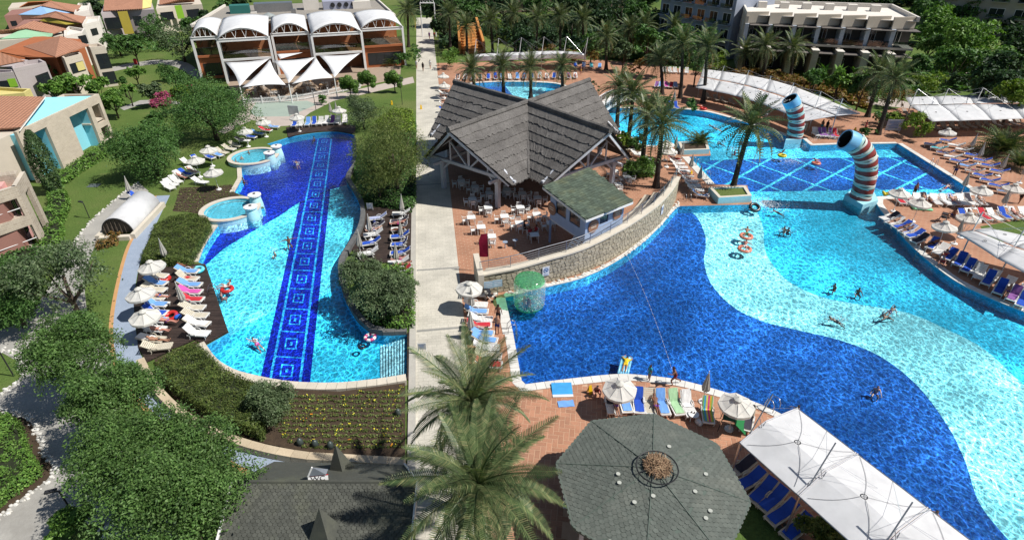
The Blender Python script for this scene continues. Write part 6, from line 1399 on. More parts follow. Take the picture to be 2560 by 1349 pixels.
# whirlpools
RIMC = mat('cream_rim', (0.60, 0.54, 0.45), (0.52, 0.46, 0.38), 0.7, 1.5, fine=0.08); PALEM = mosaic('mosaic_whirlpool', (0.34, 0.60, 0.66), (0.45, 0.68, 0.72), 0.8); INM = mosaic('mosaic_whirlpool_floor', (0.10, 0.52, 0.66), (0.18, 0.6, 0.72), 0.8)
def whirlpool(cx, cy, r, label, ftn):
 c = at(cx, cy, 0.35); root = empty('whirlpool', (c.x, c.y, 0), 0, label, 'whirlpool', 'round whirlpools in the lagoon'); n = 40
 b = MB(); b.lathe([(r, -1.3), (r*1.0, 0.4)], n, cap=False); b.build('outer_wall', PALEM, root, True)
 b = MB(); b.lathe([(r-0.42, 0.40), (r+0.06, 0.40), (r+0.06, 0.52), (r-0.42, 0.52), (r-0.42, 0.40)], n, cap=False); b.build('rim', RIMC, root)
 b = MB(); b.lathe([(r-0.40, 0.41), (r-0.42, 0.16), (r-0.9, 0.15), (r-0.95, 0.05), (0.01, 0.05)], n, cap=False); b.build('basin', INM, root)
 b = MB(); b.lathe([(r-0.44, 0.0), (r-0.44, 0.22), (r-0.62, 0.22)], n, cap=False); b.build('bench', PALEM, root)
 b = MB(); b.lathe([(r-0.41, 0.30), (0.01, 0.302)], n, cap=False); b.build('water', WATER_CALM, root)
 for (fx, fy) in ftn:
  p = at(fx, fy, 1.35)-Vector((c.x, c.y, 0)); b = MB(); b.lathe([(0.75, -1.2), (0.66, 0.2), (0.56, 0.8), (0.5, 1.05)], 20, (p.x, p.y, 0)); f = b.build('fountain_drum', PALEM, root, True); b = MB(); b.lathe([(0.5, 1.05), (0.64, 1.12), (0.66, 1.28), (0.42, 1.34), (0.05, 1.34)], 20, (p.x, p.y, 0)); b.build('fountain_cap', WHITE, f); b = MB(); b.lathe([(0.14, 1.34), (0.14, 1.4), (0.02, 1.4)], 10, (p.x, p.y, 0)); b.build('fountain_nozzle', DARKM, f)
whirlpool(634, 392, 2.95, 'upper round whirlpool on the lawn side of the lagoon', ((672, 379), (690, 363)))
whirlpool(576, 524, 2.85, 'lower round whirlpool beside the conifer hedge', ((625, 514), (635, 484)))
# planters
def planter(px, h, m, label, soil=GRASS, zt=None):
 poly = ccw(P(*px, z=h)); root = empty('planter', (0, 0, 0), 0, label, 'planter', 'raised planters'); inn_ = offset(poly, -0.35); n = len(poly); b = MB()
 z0 = -1.3; vs = [(x, y, z0) for x, y in poly]+[(x, y, h) for x, y in poly]+[(x, y, h) for x, y in inn_]+[(x, y, h-0.3) for x, y in inn_]; fs = []
 for i in range(n):
  j = (i+1) % n; fs += [(i, j, n+j, n+i), (2*n+i, 2*n+j, 3*n+j, 3*n+i)]
 b.add(vs, fs); b.build('wall', m, root); c = MB(); c.add([(x, y, h+0.002) for x, y in poly]+[(x, y, h+0.002) for x, y in inn_], [(i, (i+1) % n, n+(i+1) % n, n+i) for i in range(n)]); c.build('rim', COPE, root)
 b = MB(); b.add([(x, y, h-0.12) for x, y in inn_], [tuple(range(n))]); b.build('soil', soil, root)
planter([(1772, 467), (1864, 464), (1880, 489), (1797, 494)], 0.75, T_STEP, 'square white planter standing in the pool under the leaning palm')
planter([(1705, 376), (1774, 373), (1768, 352), (1695, 354)], 0.6, T_STEP, 'white planter with a palm shrub at the lattice pool corner', SOIL)
planter([(1548, 375), (1604, 372), (1590, 345), (1546, 335)], 0.5, BEIGE_STONE, 'cream stone planter with two palms beside the far pool', SOIL)
planter([(1560, 436), (1640, 434), (1640, 404), (1566, 402)], 0.35, mat('brown_brick', (0.22, 0.11, 0.06), (0.16, 0.08, 0.045), 0.85, 4), 'brown brick planter with a palm beside the pavilion', SOIL)
# worm slides
MAR = mat('maroon_gloss', (0.26, 0.035, 0.03), (0.2, 0.026, 0.022), 0.35, 1.5, spec=0.5, fine=0.1); PAQ = mat('pale_aqua_gloss', (0.26, 0.48, 0.46), (0.36, 0.54, 0.5), 0.35, 1.0, spec=0.5); CRM = mat('cream_gloss', (0.62, 0.62, 0.56), (0.55, 0.56, 0.5), 0.35, 1.2, spec=0.5); SKG = mat('sky_blue_gloss', (0.16, 0.42, 0.66), (0.2, 0.47, 0.68), 0.35, 1.2, spec=0.5); BLK = mat('black_inside', (0.012, 0.013, 0.015), None, 0.6)
def worm(pts, r, label, base_px):
 root = empty('worm_slide', (0, 0, 0), 0, label, 'water slide', 'striped worm water spouts'); cv = [Vector(p) for p in spline([tuple(p) for p in pts], 10)]; cv = [Vector(p) for p in resample(cv, 0.07)]; N_ = len(cv); n = 28
 fr = []; x = Vector((0, 1, 0))
 for i, p in enumerate(cv):
  t = (cv[min(i+1, N_-1)]-cv[max(i-1, 0)]).normalized(); x = (x-t*x.dot(t)).normalized(); fr.append((p, x.copy(), t.cross(x)))
 def ringp(s, k, rr):
  s = max(0, min(N_-1.001, s)); i = int(s); f_ = s-i; a = 2*math.pi*k/n; p = fr[i][0].lerp(fr[i+1][0], f_); return p+(fr[i][1]*math.cos(a)+fr[i][2]*math.sin(a))*rr
 cuts = [0]; seq = []; tot = N_-1; nb = max(4, round(tot*0.07/1.12)); step = (tot-14)/nb
 for q in range(nb):
  seq += [(cuts[-1], cuts[-1]+step*0.50, MAR), (cuts[-1]+step*0.50, cuts[-1]+step*0.74, PAQ if q % 2 else CRM), (cuts[-1]+step*0.74, cuts[-1]+step, CRM if q % 3 else PAQ)]; cuts.append(cuts[-1]+step)
 seq.append((cuts[-1], tot, SKG))
 for qi, (s0, s1, m) in enumerate(seq):
  vs = []; w = 1.6
  for j in range(4):
   s = s0+(s1-s0)*j/3
   for k in range(n):
    a = 2*math.pi*k/n; sl = w*math.sin(a+0.6)*1.2+0.8*math.sin(3*a+s0)
    e = 0 if (s <= 0.01 or s >= tot-0.01) else sl
    vs.append(ringp(s+e, k, r*(1+0.025*math.sin(math.pi*j/3))))
  b = MB(); b.add(vs, [(j*n+k, j*n+(k+1) % n, (j+1)*n+(k+1) % n, (j+1)*n+k) for j in range(3) for k in range(n)]); b.build('mouth_collar' if m is SKG else 'body_band', m, root, True)
 vs = [ringp(tot, k, r) for k in range(n)]+[ringp(tot, k, r*0.86) for k in range(n)]+[ringp(tot-18, k, r*0.82) for k in range(n)]; b = MB(); b.add(vs, [(k, (k+1) % n, n+(k+1) % n, n+k) for k in range(n)], 0); b.add(vs, [(n+k, n+(k+1) % n, 2*n+(k+1) % n, 2*n+k) for k in range(n)]+[tuple(range(2*n, 3*n))], 1); b.build('mouth', [SKG, BLK], root)
 for s in (tot*0.3, tot*0.55, tot*0.85):
  k = 20; p = ringp(s, k, r*1.01); d = (p-fr[int(s)][0]).normalized(); b = MB(); b.lathe([(0.17, 0), (0.15, 0.06), (0.08, 0.08), (0.01, 0.08)], 12); o = b.build('porthole', WHITE, root, loc=p); o.rotation_euler = d.to_track_quat('Z', 'Y').to_euler()
 q = P(*base_px, z=0.45); b = MB(); b.prism(q, -1.3, 0.45); b.build('plinth', T_STEP, root)
wy = at(2152, 503).y; worm([atY(*p, wy) for p in ((2150, 497), (2160, 462), (2166, 424), (2162, 390), (2142, 363), (2112, 348))], 1.02, 'large striped worm spout bent over the lattice pool', [(2112, 486), (2158, 512), (2196, 500), (2186, 480), (2130, 474)])
wy = at(1985, 350).y; worm([atY(*p, wy) for p in ((1986, 345), (1990, 318), (1990, 290), (1983, 264), (1974, 247))], 1.0, 'upright striped worm spout beside the curved awning', [(1964, 350), (2004, 348), (2008, 336), (1972, 334)])
# parasols
CANV = fabric('parasol_canvas', (0.74, 0.72, 0.66), 0.85, 0.3); CANV2 = fabric('grey_canvas', (0.50, 0.48, 0.43), 0.85, 0.2)
def parasol_meshes(Rr=1.02, ze=2.02, za=2.5):
 n = 8; vs = []; fs = []
 for j, (f, dz_) in enumerate(((0.14, 0.0), (0.45, -0.03), (0.8, -0.04), (1.0, 0.0))):
  for k in range(n*2):
   a = 2*math.pi*k/(2*n); rr = Rr*f*(1.0 if k % 2 == 0 else 0.945); vs.append((rr*math.cos(a), rr*math.sin(a), za-(za-ze)*f+dz_-(0.03 if k % 2 and f > .3 else 0)))
 m = 2*n; fs = [(j*m+k, j*m+(k+1) % m, (j+1)*m+(k+1) % m, (j+1)*m+k) for j in range(3) for k in range(m)]
 for k in range(m): x, y, z = vs[3*m+k]; vs.append((x*1.0, y*1.0, z-0.16-0.02*(k % 2)))
 fs += [(3*m+k, 3*m+(k+1) % m, 4*m+(k+1) % m, 4*m+k) for k in range(m)]
 c = MB(); c.add(vs, fs); can = c.mesh('canopy', CANV)
 t = MB(); t.lathe([(0.28, za-0.02), (0.26, za+0.02), (0.06, za+0.13), (0.02, za+0.16)], 8); top = t.mesh('vent_cap', CANV)
 p = MB(); p.tube([(0, 0, 0.03), (0, 0, za+0.16)], 0.025, 6); pole = p.mesh('pole', WHITE)
 s_ = MB(); s_.lathe([(0.28, 0.0), (0.28, 0.07), (0.1, 0.12), (0.05, 0.3)], 10); base_ = s_.mesh('base', WHITE)
 rb = MB()
 for k in range(n):
  a = 2*math.pi*k/n; rb.tube([(0.03*math.cos(a), 0.03*math.sin(a), za-0.02), (Rr*0.99*math.cos(a), Rr*0.99*math.sin(a), ze-0.01)], 0.009, 3)
 ribs = rb.mesh('ribs', STEEL); return dict(canopy=can, vent_cap=top, pole=pole, base=base_, ribs=ribs)
PM = parasol_meshes()
c = MB(); vs = []
for j, (rr, z) in enumerate(((0.2, 1.05), (0.24, 1.25), (0.15, 1.8), (0.05, 2.4), (0.02, 2.5))):
 for k in range(16): a = 2*math.pi*k/16; q = rr*(1.12 if k % 2 else 0.8); vs.append((q*math.cos(a), q*math.sin(a), z))
c.add(vs, [(j*16+k, j*16+(k+1) % 16, (j+1)*16+(k+1) % 16, (j+1)*16+k) for j in range(4) for k in range(16)]); PMC = c.mesh('folded_canopy', CANV2)
def parasol(x, y, label, closed=False, sc=1.0, z=None, g='white parasols', lean=0.0):
 p = at(x, y, 0.0) if closed else at(x, y, 2.3*sc); root = empty('parasol', (p.x, p.y, 0.02 if z is None else z), random.random()*6.28, label, 'parasol', 'folded parasols' if closed else g)
 for k in (('pole', 'base') if closed else ('canopy', 'vent_cap', 'pole', 'base', 'ribs')): link(k, PM[k], root)
 if closed: link('folded_canopy', PMC, root)
 root.scale = (sc, sc, sc); root.rotation_euler[0] = lean+random.uniform(-0.06, 0.06); root.rotation_euler[1] = random.uniform(-0.06, 0.06); return root
for (x, y, lb) in ((380, 658, 'open parasol nearest the conifer hedge on the dark lagoon deck'), (350, 727, 'middle open parasol on the dark lagoon deck'), (358, 782, 'open parasol nearest the leafy trees on the dark lagoon deck'), (611, 324, 'open parasol on the lawn nearest the plaza'), (519, 370, 'open parasol in the shade of the olive-green tree'), (487, 396, 'open parasol half hidden at the broad green tree'), (534, 425, 'open parasol on the lawn beside the upper whirlpool'), (657, 301, 'white parasol standing on the pink forecourt'), (742, 289, 'parasol in front of the white notice board'), (846, 272, 'parasol behind the loungers of the upper deck'),
 (1107, 187, 'far parasol on the walkway edge beside the round pool'), (1109, 210, 'near parasol on the walkway edge beside the thatched roof'), (1170, 712, 'open parasol at the end of the rubble wall'), (1555, 962, 'open parasol shading the row beside the octagonal kiosk'), (1842, 1002, 'open parasol above the green play tent'), (1673, 372, 'open parasol beside the white planter at the lattice pool'), (1668, 356, 'open parasol just behind another at the far pool edge'),
 (2253, 477, 'open parasol beside the large worm spout'), (2302, 501, 'open parasol above the green air mattress'), (2458, 470, 'left of two neighbouring parasols near the lattice pool corner'), (2538, 466, 'right of two neighbouring parasols near the lattice pool corner'), (2427, 539, 'open parasol over the second row on the right terrace'), (2370, 562, 'open parasol next to the white near-right awning'), (2374, 327, 'open parasol in front of the far right awning')):
 parasol(x, y, lb)
for (x, y, lb) in ((420, 662, 'folded parasol standing against the conifer hedge'), (468, 775, 'folded parasol in the middle of the lagoon deck'), (1006, 548, 'folded parasol highest on the bank deck'), (1004, 612, 'folded parasol between the blue loungers on the bank deck'), (928, 600, 'folded parasol at the lagoon side of the bank deck'), (902, 640, 'folded parasol beside the olive tree on the lagoon edge'), (992, 672, 'folded parasol at the olive hedge on the bank deck'), (1180, 790, 'folded parasol beside the first white loungers left of the main pool'), (1180, 845, 'folded parasol in the middle of the row left of the main pool'), (1757, 1005, 'folded grey parasol in the row beside the octagonal kiosk'), (1700, 408, 'folded parasol highest along the lattice pool loungers'), (1723, 438, 'folded parasol in the middle of the lattice pool loungers'), (1744, 468, 'folded parasol lowest along the lattice pool loungers'), (2420, 384, 'folded parasol nearest the palm shrub right of the lattice pool'), (2442, 410, 'second folded parasol right of the lattice pool'), (2494, 440, 'third folded parasol right of the lattice pool'), (2548, 458, 'folded parasol at the picture edge right of the lattice pool'), (2402, 486, 'folded parasol at the corner of the lattice pool'), (2498, 530, 'folded parasol in the second row of the right terrace'), (2385, 610, 'folded dark parasol beside the near-right awning'), (829, 298, 'left folded parasol on the upper deck'), (844, 298, 'right folded parasol on the upper deck'), (330, 500, 'folded parasol behind the arched tunnel'), (1683, 268, 'folded parasol under the curved awning'), (1684, 388, 'folded parasol under the open ones at the lattice pool')):
 parasol(x, y, lb, True)
# sun loungers
PLW = mat('white_plastic', (0.74, 0.73, 0.70), (0.66, 0.65, 0.62), 0.5, 2, rnd=0.06, world_space=False); PLC = mat('cream_plastic', (0.60, 0.55, 0.44), (0.52, 0.47, 0.37), 0.55, 2, rnd=0.08, world_space=False); PLG = mat('taupe_plastic', (0.33, 0.28, 0.23), (0.27, 0.23, 0.19), 0.6, 2, rnd=0.1, world_space=False)
def lounger_proto(m, ms, back, full=True):
 W = 0.66; zs = 0.34; yb_ = 1.12; Lb = 0.82; ca, sa = math.cos(back), math.sin(back); root = bpy.data.objects.new('sun_lounger', None); parts = []
 b = MB()
 for sx in (-1, 1): b.bar((sx*W/2, 0.0, zs), (sx*W/2, yb_+0.05, zs), 0.05, 0.09); b.bar((sx*W/2, yb_, zs), (sx*W/2, yb_+Lb*0.4, zs-0.02), 0.05, 0.08)
 b.bar((-W/2, 0.03, zs), (W/2, 0.03, zs), 0.06, 0.08); b.bar((-W/2, yb_, zs-0.03), (W/2, yb_, zs-0.03), 0.06, 0.06); parts.append(('frame', b.mesh('frame', m)))
 b = MB()
 for k in range(9): y = 0.1+k*0.112; b.box((0, y+0.03, zs+0.03), (W-0.06, 0.088, 0.022))
 parts.append(('seat', b.mesh('seat', ms)))
 b = MB(); T = Matrix.Rotation(back, 4, 'X')
 for k in range(7): b.box(Vector((0, yb_+0.02, zs+0.03))+T @ Vector((0, 0.05+k*0.115, 0)), (W-0.04, 0.092, 0.024), M=T)
 for sx in (-1, 1): b.box(Vector((sx*(W/2-0.02), yb_+0.02, zs+0.02))+T @ Vector((0, Lb/2, 0)), (0.05, Lb, 0.05), M=T)
 parts.append(('backrest', b.mesh('backrest', ms)))
 lg = MB(); lg.tube([(0, 0, zs), (0.0, -0.06, 0.17), (0, 0.02, 0.0)], [0.035, 0.03, 0.035], 5); lm = lg.mesh('leg', m)
 for sx in (-1, 1):
  for y in (0.16, 1.3): parts.append(('leg', lm, (sx*W/2, y, 0)))
 if full:
  ag = MB(); ag.tube([(0, 0.78, zs), (0, 0.84, zs+0.17), (0, 1.0, zs+0.22), (0, 1.2, zs+0.2), (0, 1.3, zs+0.05)], 0.028, 5); am = ag.mesh('armrest', m)
  for sx in (-1, 1): parts.append(('armrest', am, (sx*(W/2+0.02), 0, 0)))
 return parts
LP = {}
for mk, (m, ms) in dict(w=(PLW, PLW), c=(PLW, PLC), g=(PLG, PLG), y=(PLC, PLC)).items():
 for bk, a in ((0, R(10)), (1, R(34)), (2, R(56))): LP[(mk, bk)] = lounger_proto(m, ms, a)
def towelmesh(back, m, full=True):
 W = 0.54; zs = 0.40; yb_ = 1.12; pr = [(0.12, zs), (0.5, zs+0.01), (0.8, zs), (yb_, zs)]
 if full: pr += [(yb_+math.cos(back)*t, zs+0.012+math.sin(back)*t) for t in (0.2, 0.5, 0.8)]
 else: pr = [(yb_-0.35, zs), (yb_, zs)]+[(yb_+math.cos(back)*t, zs+0.012+math.sin(back)*t) for t in (0.2, 0.5, 0.84)]
 vs = []; rng = random.Random(int(back*100))
 for (y, z) in pr:
  for k in range(5): vs.append(((k/4-0.5)*W*(1+rng.uniform(-.06, .06)), y+rng.uniform(-.02, .02), z+rng.uniform(0, 0.02)))
 b = MB(); b.add(vs, [(j*5+k, j*5+k+1, (j+1)*5+k+1, (j+1)*5+k) for j in range(len(pr)-1) for k in range(4)]); return b.mesh('towel', m)
def striped(name, cs, n=6, axis=0):
 m, nt, nn, l, b = nodes(name); sx = nn.new('ShaderNodeSeparateXYZ'); l.new(coords(nt, False), sx.inputs[0]); f = mth(nt, 'FRACT', mth(nt, 'MULTIPLY', sx.outputs[axis], n)); r = nn.new('ShaderNodeValToRGB'); r.color_ramp.interpolation = 'CONSTANT'; e = r.color_ramp.elements
 while len(e) < len(cs): e.new(0.5)
 for i, (el, c_) in enumerate(zip(e, cs)): el.position = i/len(cs); el.color = (*c_, 1)
 l.new(f, r.inputs[0]); l.new(r.outputs[0], b.inputs['Base Color']); b.inputs['Roughness'].default_value = 0.9; return m
TC = dict(b=('royal blue', fabric('royal_blue_towel', (0.025, 0.085, 0.45), 0.9, 0)), l=('light blue', fabric('light_blue_towel', (0.16, 0.34, 0.70), 0.9, 0)), p=('pink', fabric('pink_towel', (0.60, 0.10, 0.36), 0.9, 0)), r=('red', fabric('red_towel', (0.50, 0.035, 0.05), 0.9, 0)), v=('purple', fabric('purple_towel', (0.24, 0.10, 0.30), 0.9, 0)), w=('white', fabric('white_towel', (0.72, 0.70, 0.68), 0.9, 0)), g=('pale green', fabric('pale_green_towel', (0.36, 0.56, 0.33), 0.9, 0)), k=('dark', fabric('dark_towel', (0.05, 0.045, 0.06), 0.9, 0)), m=('rainbow striped', striped('rainbow_towel', [(0.55, 0.05, 0.2), (0.6, 0.35, 0.04), (0.15, 0.42, 0.1), (0.05, 0.3, 0.5), (0.6, 0.5, 0.1)], 1.9)), s=('blue striped', striped('blue_striped_towel', [(0.06, 0.14, 0.5), (0.6, 0.6, 0.6)], 6)), t=('turquoise', fabric('turquoise_towel', (0.08, 0.45, 0.50), 0.9, 0)))
TM = {}; BK = (R(10), R(34), R(56))
def lounger(x, y, head, label, short, mk='w', bk=1, towel='', z=0.02, group='sun loungers', wpos=None, half=False):
 p = wpos or at(x, y, z+0.3); a = R(head)-math.pi/2; d = Vector((math.cos(R(head)), math.sin(R(head)))); root = empty('sun_lounger', (p.x-d.x*0.95, p.y-d.y*0.95, z), a, label, 'lounger', group)
 for it_ in LP[(mk, bk)]: link(it_[0], it_[1], root, it_[2] if len(it_) > 2 else None)
 if towel and towel in TC:
  k = (towel, bk, half)
  if k not in TM: TM[k] = towelmesh(BK[bk], TC[towel][1], not half)
  t = link('towel', TM[k], None, root.location, (0, 0, a)); tag(t, '%s towel on the %s' % (TC[towel][0], short), 'towel', 'towels spread on loungers')
 return root
PEND = []
def row(p0, p1, n, head, lab, short, spec, mk='w', z=0.02, group='sun loungers', jit=0.11, bks='1', hj=8, ppl=''):
 "n loungers between two photo points; lab/short take the ordinal; spec: towel code per lounger ('.' none)"
 A, B = at(*p0, z+0.3), at(*p1, z+0.3)
 for i in range(n):
  w = A.lerp(B, i/max(1, n-1))+Vector((random.uniform(-jit, jit), random.uniform(-jit, jit), 0)); hd = head+random.uniform(-hj, hj); c = spec[i % len(spec)]; m = mk[i % len(mk)]; bk = int(bks[i % len(bks)])
  lounger(0, 0, hd, lab % ORD[i], short % ORD[i], m, bk, c if c != '.' else '', z, group, w, half=(c in 'wgk' and i % 2 == 0))
  if ppl and ppl[i % len(ppl)] == 'x': PEND.append((w.x, w.y, z, hd, 'sunbather lying on the '+short % ORD[i]))
row((392, 690), (380, 845), 9, 176, '%s lounger from the conifer hedge in the outer row on the lagoon deck', '%s outer lounger of the lagoon deck', '.l..lbl.w', 'ccccwwwwy', 0.1, 'loungers on the lagoon deck', bks='111112110')
lounger(393, 868, 190, 'cream lounger at the tree end of the lagoon deck', 'cream lounger at the deck end', 'y', 1, '', 0.1, 'loungers on the lagoon deck')
row((468, 680), (492, 832), 9, 172, '%s lounger from the conifer hedge in the row nearest the lagoon water', '%s waterside lounger of the lagoon deck', 'l.lpr..w.p', 'ccccccccw', 0.1, 'loungers on the lagoon deck', bks='121111112')
row((420, 467), (440, 452), 3, 150, '%s white lounger from the tunnel on the lawn under the broad tree', '%s lawn lounger under the broad tree', '...', 'w', 0.02, 'loungers on the lawn'); lounger(500, 455, 165, 'single white lounger on the lawn above the planting bed', 'single lawn lounger')
row((450, 440), (482, 428), 3, 155, '%s lounger of three on the lawn left of the whirlpool parasol', '%s lounger left of the whirlpool parasol', 'wb.', 'w', 0.02, 'loungers on the lawn')
row((468, 408), (545, 386), 4, 150, '%s lounger from the broad tree in the middle lawn group', '%s lounger of the middle lawn group', '.bbl', 'w', 0.02, 'loungers on the lawn')
row((556, 380), (590, 363), 3, 160, '%s cream lounger of three beside the upper whirlpool', '%s cream lounger by the upper whirlpool', '...', 'ycy', 0.02, 'loungers on the lawn')
row((605, 352), (680, 318), 5, 175, '%s lounger from the whirlpool in the upper lawn group', '%s lounger of the upper lawn group', 'kblrl', 'w', 0.02, 'loungers on the lawn')
row((738, 311), (862, 302), 9, 92, '%s lounger from the lawn side on the deck at the lagoon head', '%s lounger at the lagoon head', 'b.lb.wv.w', 'w', 0.1, 'loungers at the lagoon head', bks='2')
row((945, 545), (925, 632), 5, 12, '%s lounger from the drooping trees in the lagoon side row of the bank deck', '%s lagoon side lounger of the bank deck', 'sk.bw', 'w', 0.1, 'loungers on the bank deck', bks='1')
row((1002, 535), (1000, 678), 8, 8, '%s lounger from the drooping trees in the walkway side row of the bank deck', '%s walkway side lounger of the bank deck', '.k.bbb.r', 'w', 0.1, 'loungers on the bank deck', bks='11212111')
row((1190, 762), (1222, 912), 9, 178, '%s lounger from the rubble wall in the row left of the main pool', '%s lounger left of the main pool', '.l.rllw.r', 'wcwwcc', 0.03, 'loungers left of the main pool')
lounger(1190, 735, 178, 'white lounger under the open parasol at the end of the rubble wall', 'lounger at the rubble wall')
row((1530, 1005), (1720, 1015), 7, 92, '%s lounger from the blue mat in the row behind the octagonal kiosk', '%s lounger behind the octagonal kiosk', 'klb.lgw', 'wcwcccw', 0.03, 'loungers behind the octagonal kiosk', bks='2')
lounger(1768, 1030, 80, 'cream lounger with a rainbow towel beside the small white table', 'lounger beside the small white table', 'c', 2, 'm'); lounger(1868, 1050, 66, 'checked cream lounger in the shadow of the open parasol by the awning', 'lounger by the awning corner', 'c', 2, 'k')
row((1850, 1172), (1990, 1316), 6, 30, '%s lounger from the kiosk corner under the near white awning', '%s lounger under the near awning', 'kbbbbb', 'y', 0.03, 'loungers under the near awning', bks='1')
row((2222, 545), (2300, 600), 6, 18, '%s lounger from the worm spout along the main pool edge', '%s lounger on the main pool edge', 'kwbsbk', 'w', 0.03, 'loungers along the main pool edge', ppl='.x.x..')
row((2330, 612), (2470, 700), 7, 40, '%s lounger below the steel ladder along the main pool edge', '%s lounger below the steel ladder', 'b.bbb.b', 'w', 0.03, 'loungers along the main pool edge', bks='1112222')
row((2500, 722), (2560, 755), 3, 40, '%s lounger at the picture edge along the main pool', '%s lounger at the picture edge', 'bvb', 'w', 0.03, 'loungers along the main pool edge', bks='2')
row((2400, 655), (2560, 735), 5, 40, '%s white lounger in the shade of the near-right awning', '%s lounger in the awning shade', '.....', 'w', 0.03, 'loungers under the near-right awning')
row((2248, 500), (2450, 504), 10, 88, '%s lounger from the worm spout in the first row of the right terrace', '%s first row lounger of the right terrace', 'rw.k.ws.kw', 'w', 0.03, 'loungers on the right terrace', ppl='.x.x..x..x')
row((2408, 542), (2560, 536), 7, 90, '%s lounger from the parasol in the second row of the right terrace', '%s second row lounger of the right terrace', 'b.r.bw.', 'w', 0.03, 'loungers on the right terrace', ppl='.x..')
row((2330, 362), (2520, 480), 11, -38, '%s lounger from the notice board in the front row right of the lattice pool', '%s front row lounger right of the lattice pool', 'ltbwbl.bbbl', 'w', 0.03, 'loungers right of the lattice pool', ppl='..x...x.')
row((2370, 352), (2500, 430), 7, -38, '%s lounger from the notice board in the back row right of the lattice pool', '%s back row lounger right of the lattice pool', 'bw.bbbb', 'w', 0.03, 'loungers right of the lattice pool')
row((2268, 284), (2345, 302), 5, 100, '%s taupe lounger left of the far right awning', '%s lounger left of the far awning', '.', 'g', 0.03, 'taupe loungers of the far awning'); row((2340, 318), (2550, 308), 11, 95, '%s taupe lounger in the front row of the far right awning', '%s front lounger of the far awning', '.......w.w.', 'g', 0.03, 'taupe loungers of the far awning'); row((2300, 268), (2480, 278), 8, 95, '%s taupe lounger in the back row of the far right awning', '%s back lounger of the far awning', '.', 'g', 0.03, 'taupe loungers of the far awning')
row((2036, 334), (2090, 338), 5, 85, '%s white lounger between the two worm spouts', '%s lounger between the worm spouts', '.vvvr', 'w', 0.03, 'loungers between the worm spouts', bks='2'); lounger(2010, 320, 60, 'cream lounger beside the upright worm spout', 'lounger beside the upright worm', 'y')
row((1770, 242), (1850, 262), 5, 100, '%s taupe lounger under the curved awning', '%s lounger under the curved awning', '.', 'g', 0.03, 'loungers under the curved awning'); row((1672, 266), (1692, 268), 2, 95, '%s blue covered lounger beside the folded parasol under the curved awning', '%s blue lounger under the curved awning', 'bb', 'w', 0.03, 'loungers under the curved awning', bks='2')
row((1682, 398), (1748, 488), 9, 170, '%s lounger from the open parasols along the lattice pool', '%s lounger along the lattice pool', 'r..w....l', 'w', 0.03, 'loungers along the lattice pool', ppl='x...')
row((1592, 386), (1612, 394), 2, 130, '%s white lounger behind the brown planter', '%s lounger behind the brown planter', '.', 'w', 0.03, 'loungers by the pavilion')
row((1145, 196), (1440, 192), 17, 90, '%s lounger from the walkway in the row behind the round pool', '%s lounger behind the round pool', 'kwvkbbl.llbw.bkvw', 'w', 0.03, 'loungers behind the round pool', bks='112', ppl='xx...x...x.xx.x')
row((1440, 165), (1500, 168), 4, 90, '%s lounger with bright covers at the awning end', '%s lounger at the awning end', 'bltl', 'w', 0.03, 'loungers at the awning end')
row((1108, 222), (1112, 292), 6, 175, '%s lounger from the far parasols at the walkway edge', '%s lounger at the walkway edge', 'w.k.b.', 'w', 0.03, 'loungers at the walkway edge', ppl='x..')
row((1640, 214), (1690, 216), 5, 80, '%s lounger covered with bright towels in the palm grove', '%s palm grove lounger', 'vlprs', 'w', 0.03, 'loungers in the palm grove'); row((1660, 178), (1716, 180), 5, 85, '%s white lounger against the hedge of the palm grove', '%s hedge lounger of the palm grove', '.', 'w', 0.03, 'loungers in the palm grove', bks='2')
row((342, 492), (360, 500), 2, 165, '%s lounger behind the arched tunnel', '%s lounger behind the tunnel', 'bp', 'w', 0.03, 'loungers behind the tunnel')
# chairs and tables of the pavilion
def chair_parts(m):
 pr = []; b = MB(); b.box((0, 0, 0.44), (0.46, 0.44, 0.04)); pr.append(('seat', b.mesh('seat', m), (0, 0, 0))); b = MB()
 for k in range(4): b.box((-0.16+k*0.107, 0.215+0.02, 0.66), (0.05, 0.025, 0.34))
 b.bar((-0.23, 0.25, 0.83), (0.23, 0.25, 0.83), 0.03, 0.08); pr.append(('backrest', b.mesh('backrest', m), (0, 0, 0)))
 b = MB(); b.tube([(0, 0, 0), (0, 0, 0.44)], [0.024, 0.03], 5); lm = b.mesh('leg', m); pr += [('leg', lm, (sx*0.2, sy*0.19, 0)) for sx in (-1, 1) for sy in (-1, 1)]
 b = MB(); b.tube([(0, -0.2, 0.45), (0, -0.2, 0.66), (0, 0.22, 0.68)], 0.022, 5); am = b.mesh('armrest', m); pr += [('armrest', am, (sx*0.24, 0, 0)) for sx in (-1, 1)]; return pr
CP = chair_parts(PLW); b = MB(); b.box((0, 0, 0.73), (0.82, 0.82, 0.045)); TT = b.mesh('table_top', PLW); b = MB(); b.tube([(0, 0, 0), (0, 0, 0.71)], [0.035, 0.028], 5); TL = b.mesh('leg', PLW)
def dchair(x, y, a, label, group='white plastic chairs on the terrace'):
 r_ = empty('chair', (x, y, 0.02), a, label, 'chair', group)
 for n_, me, lo_ in CP: link(n_, me, r_, lo_)
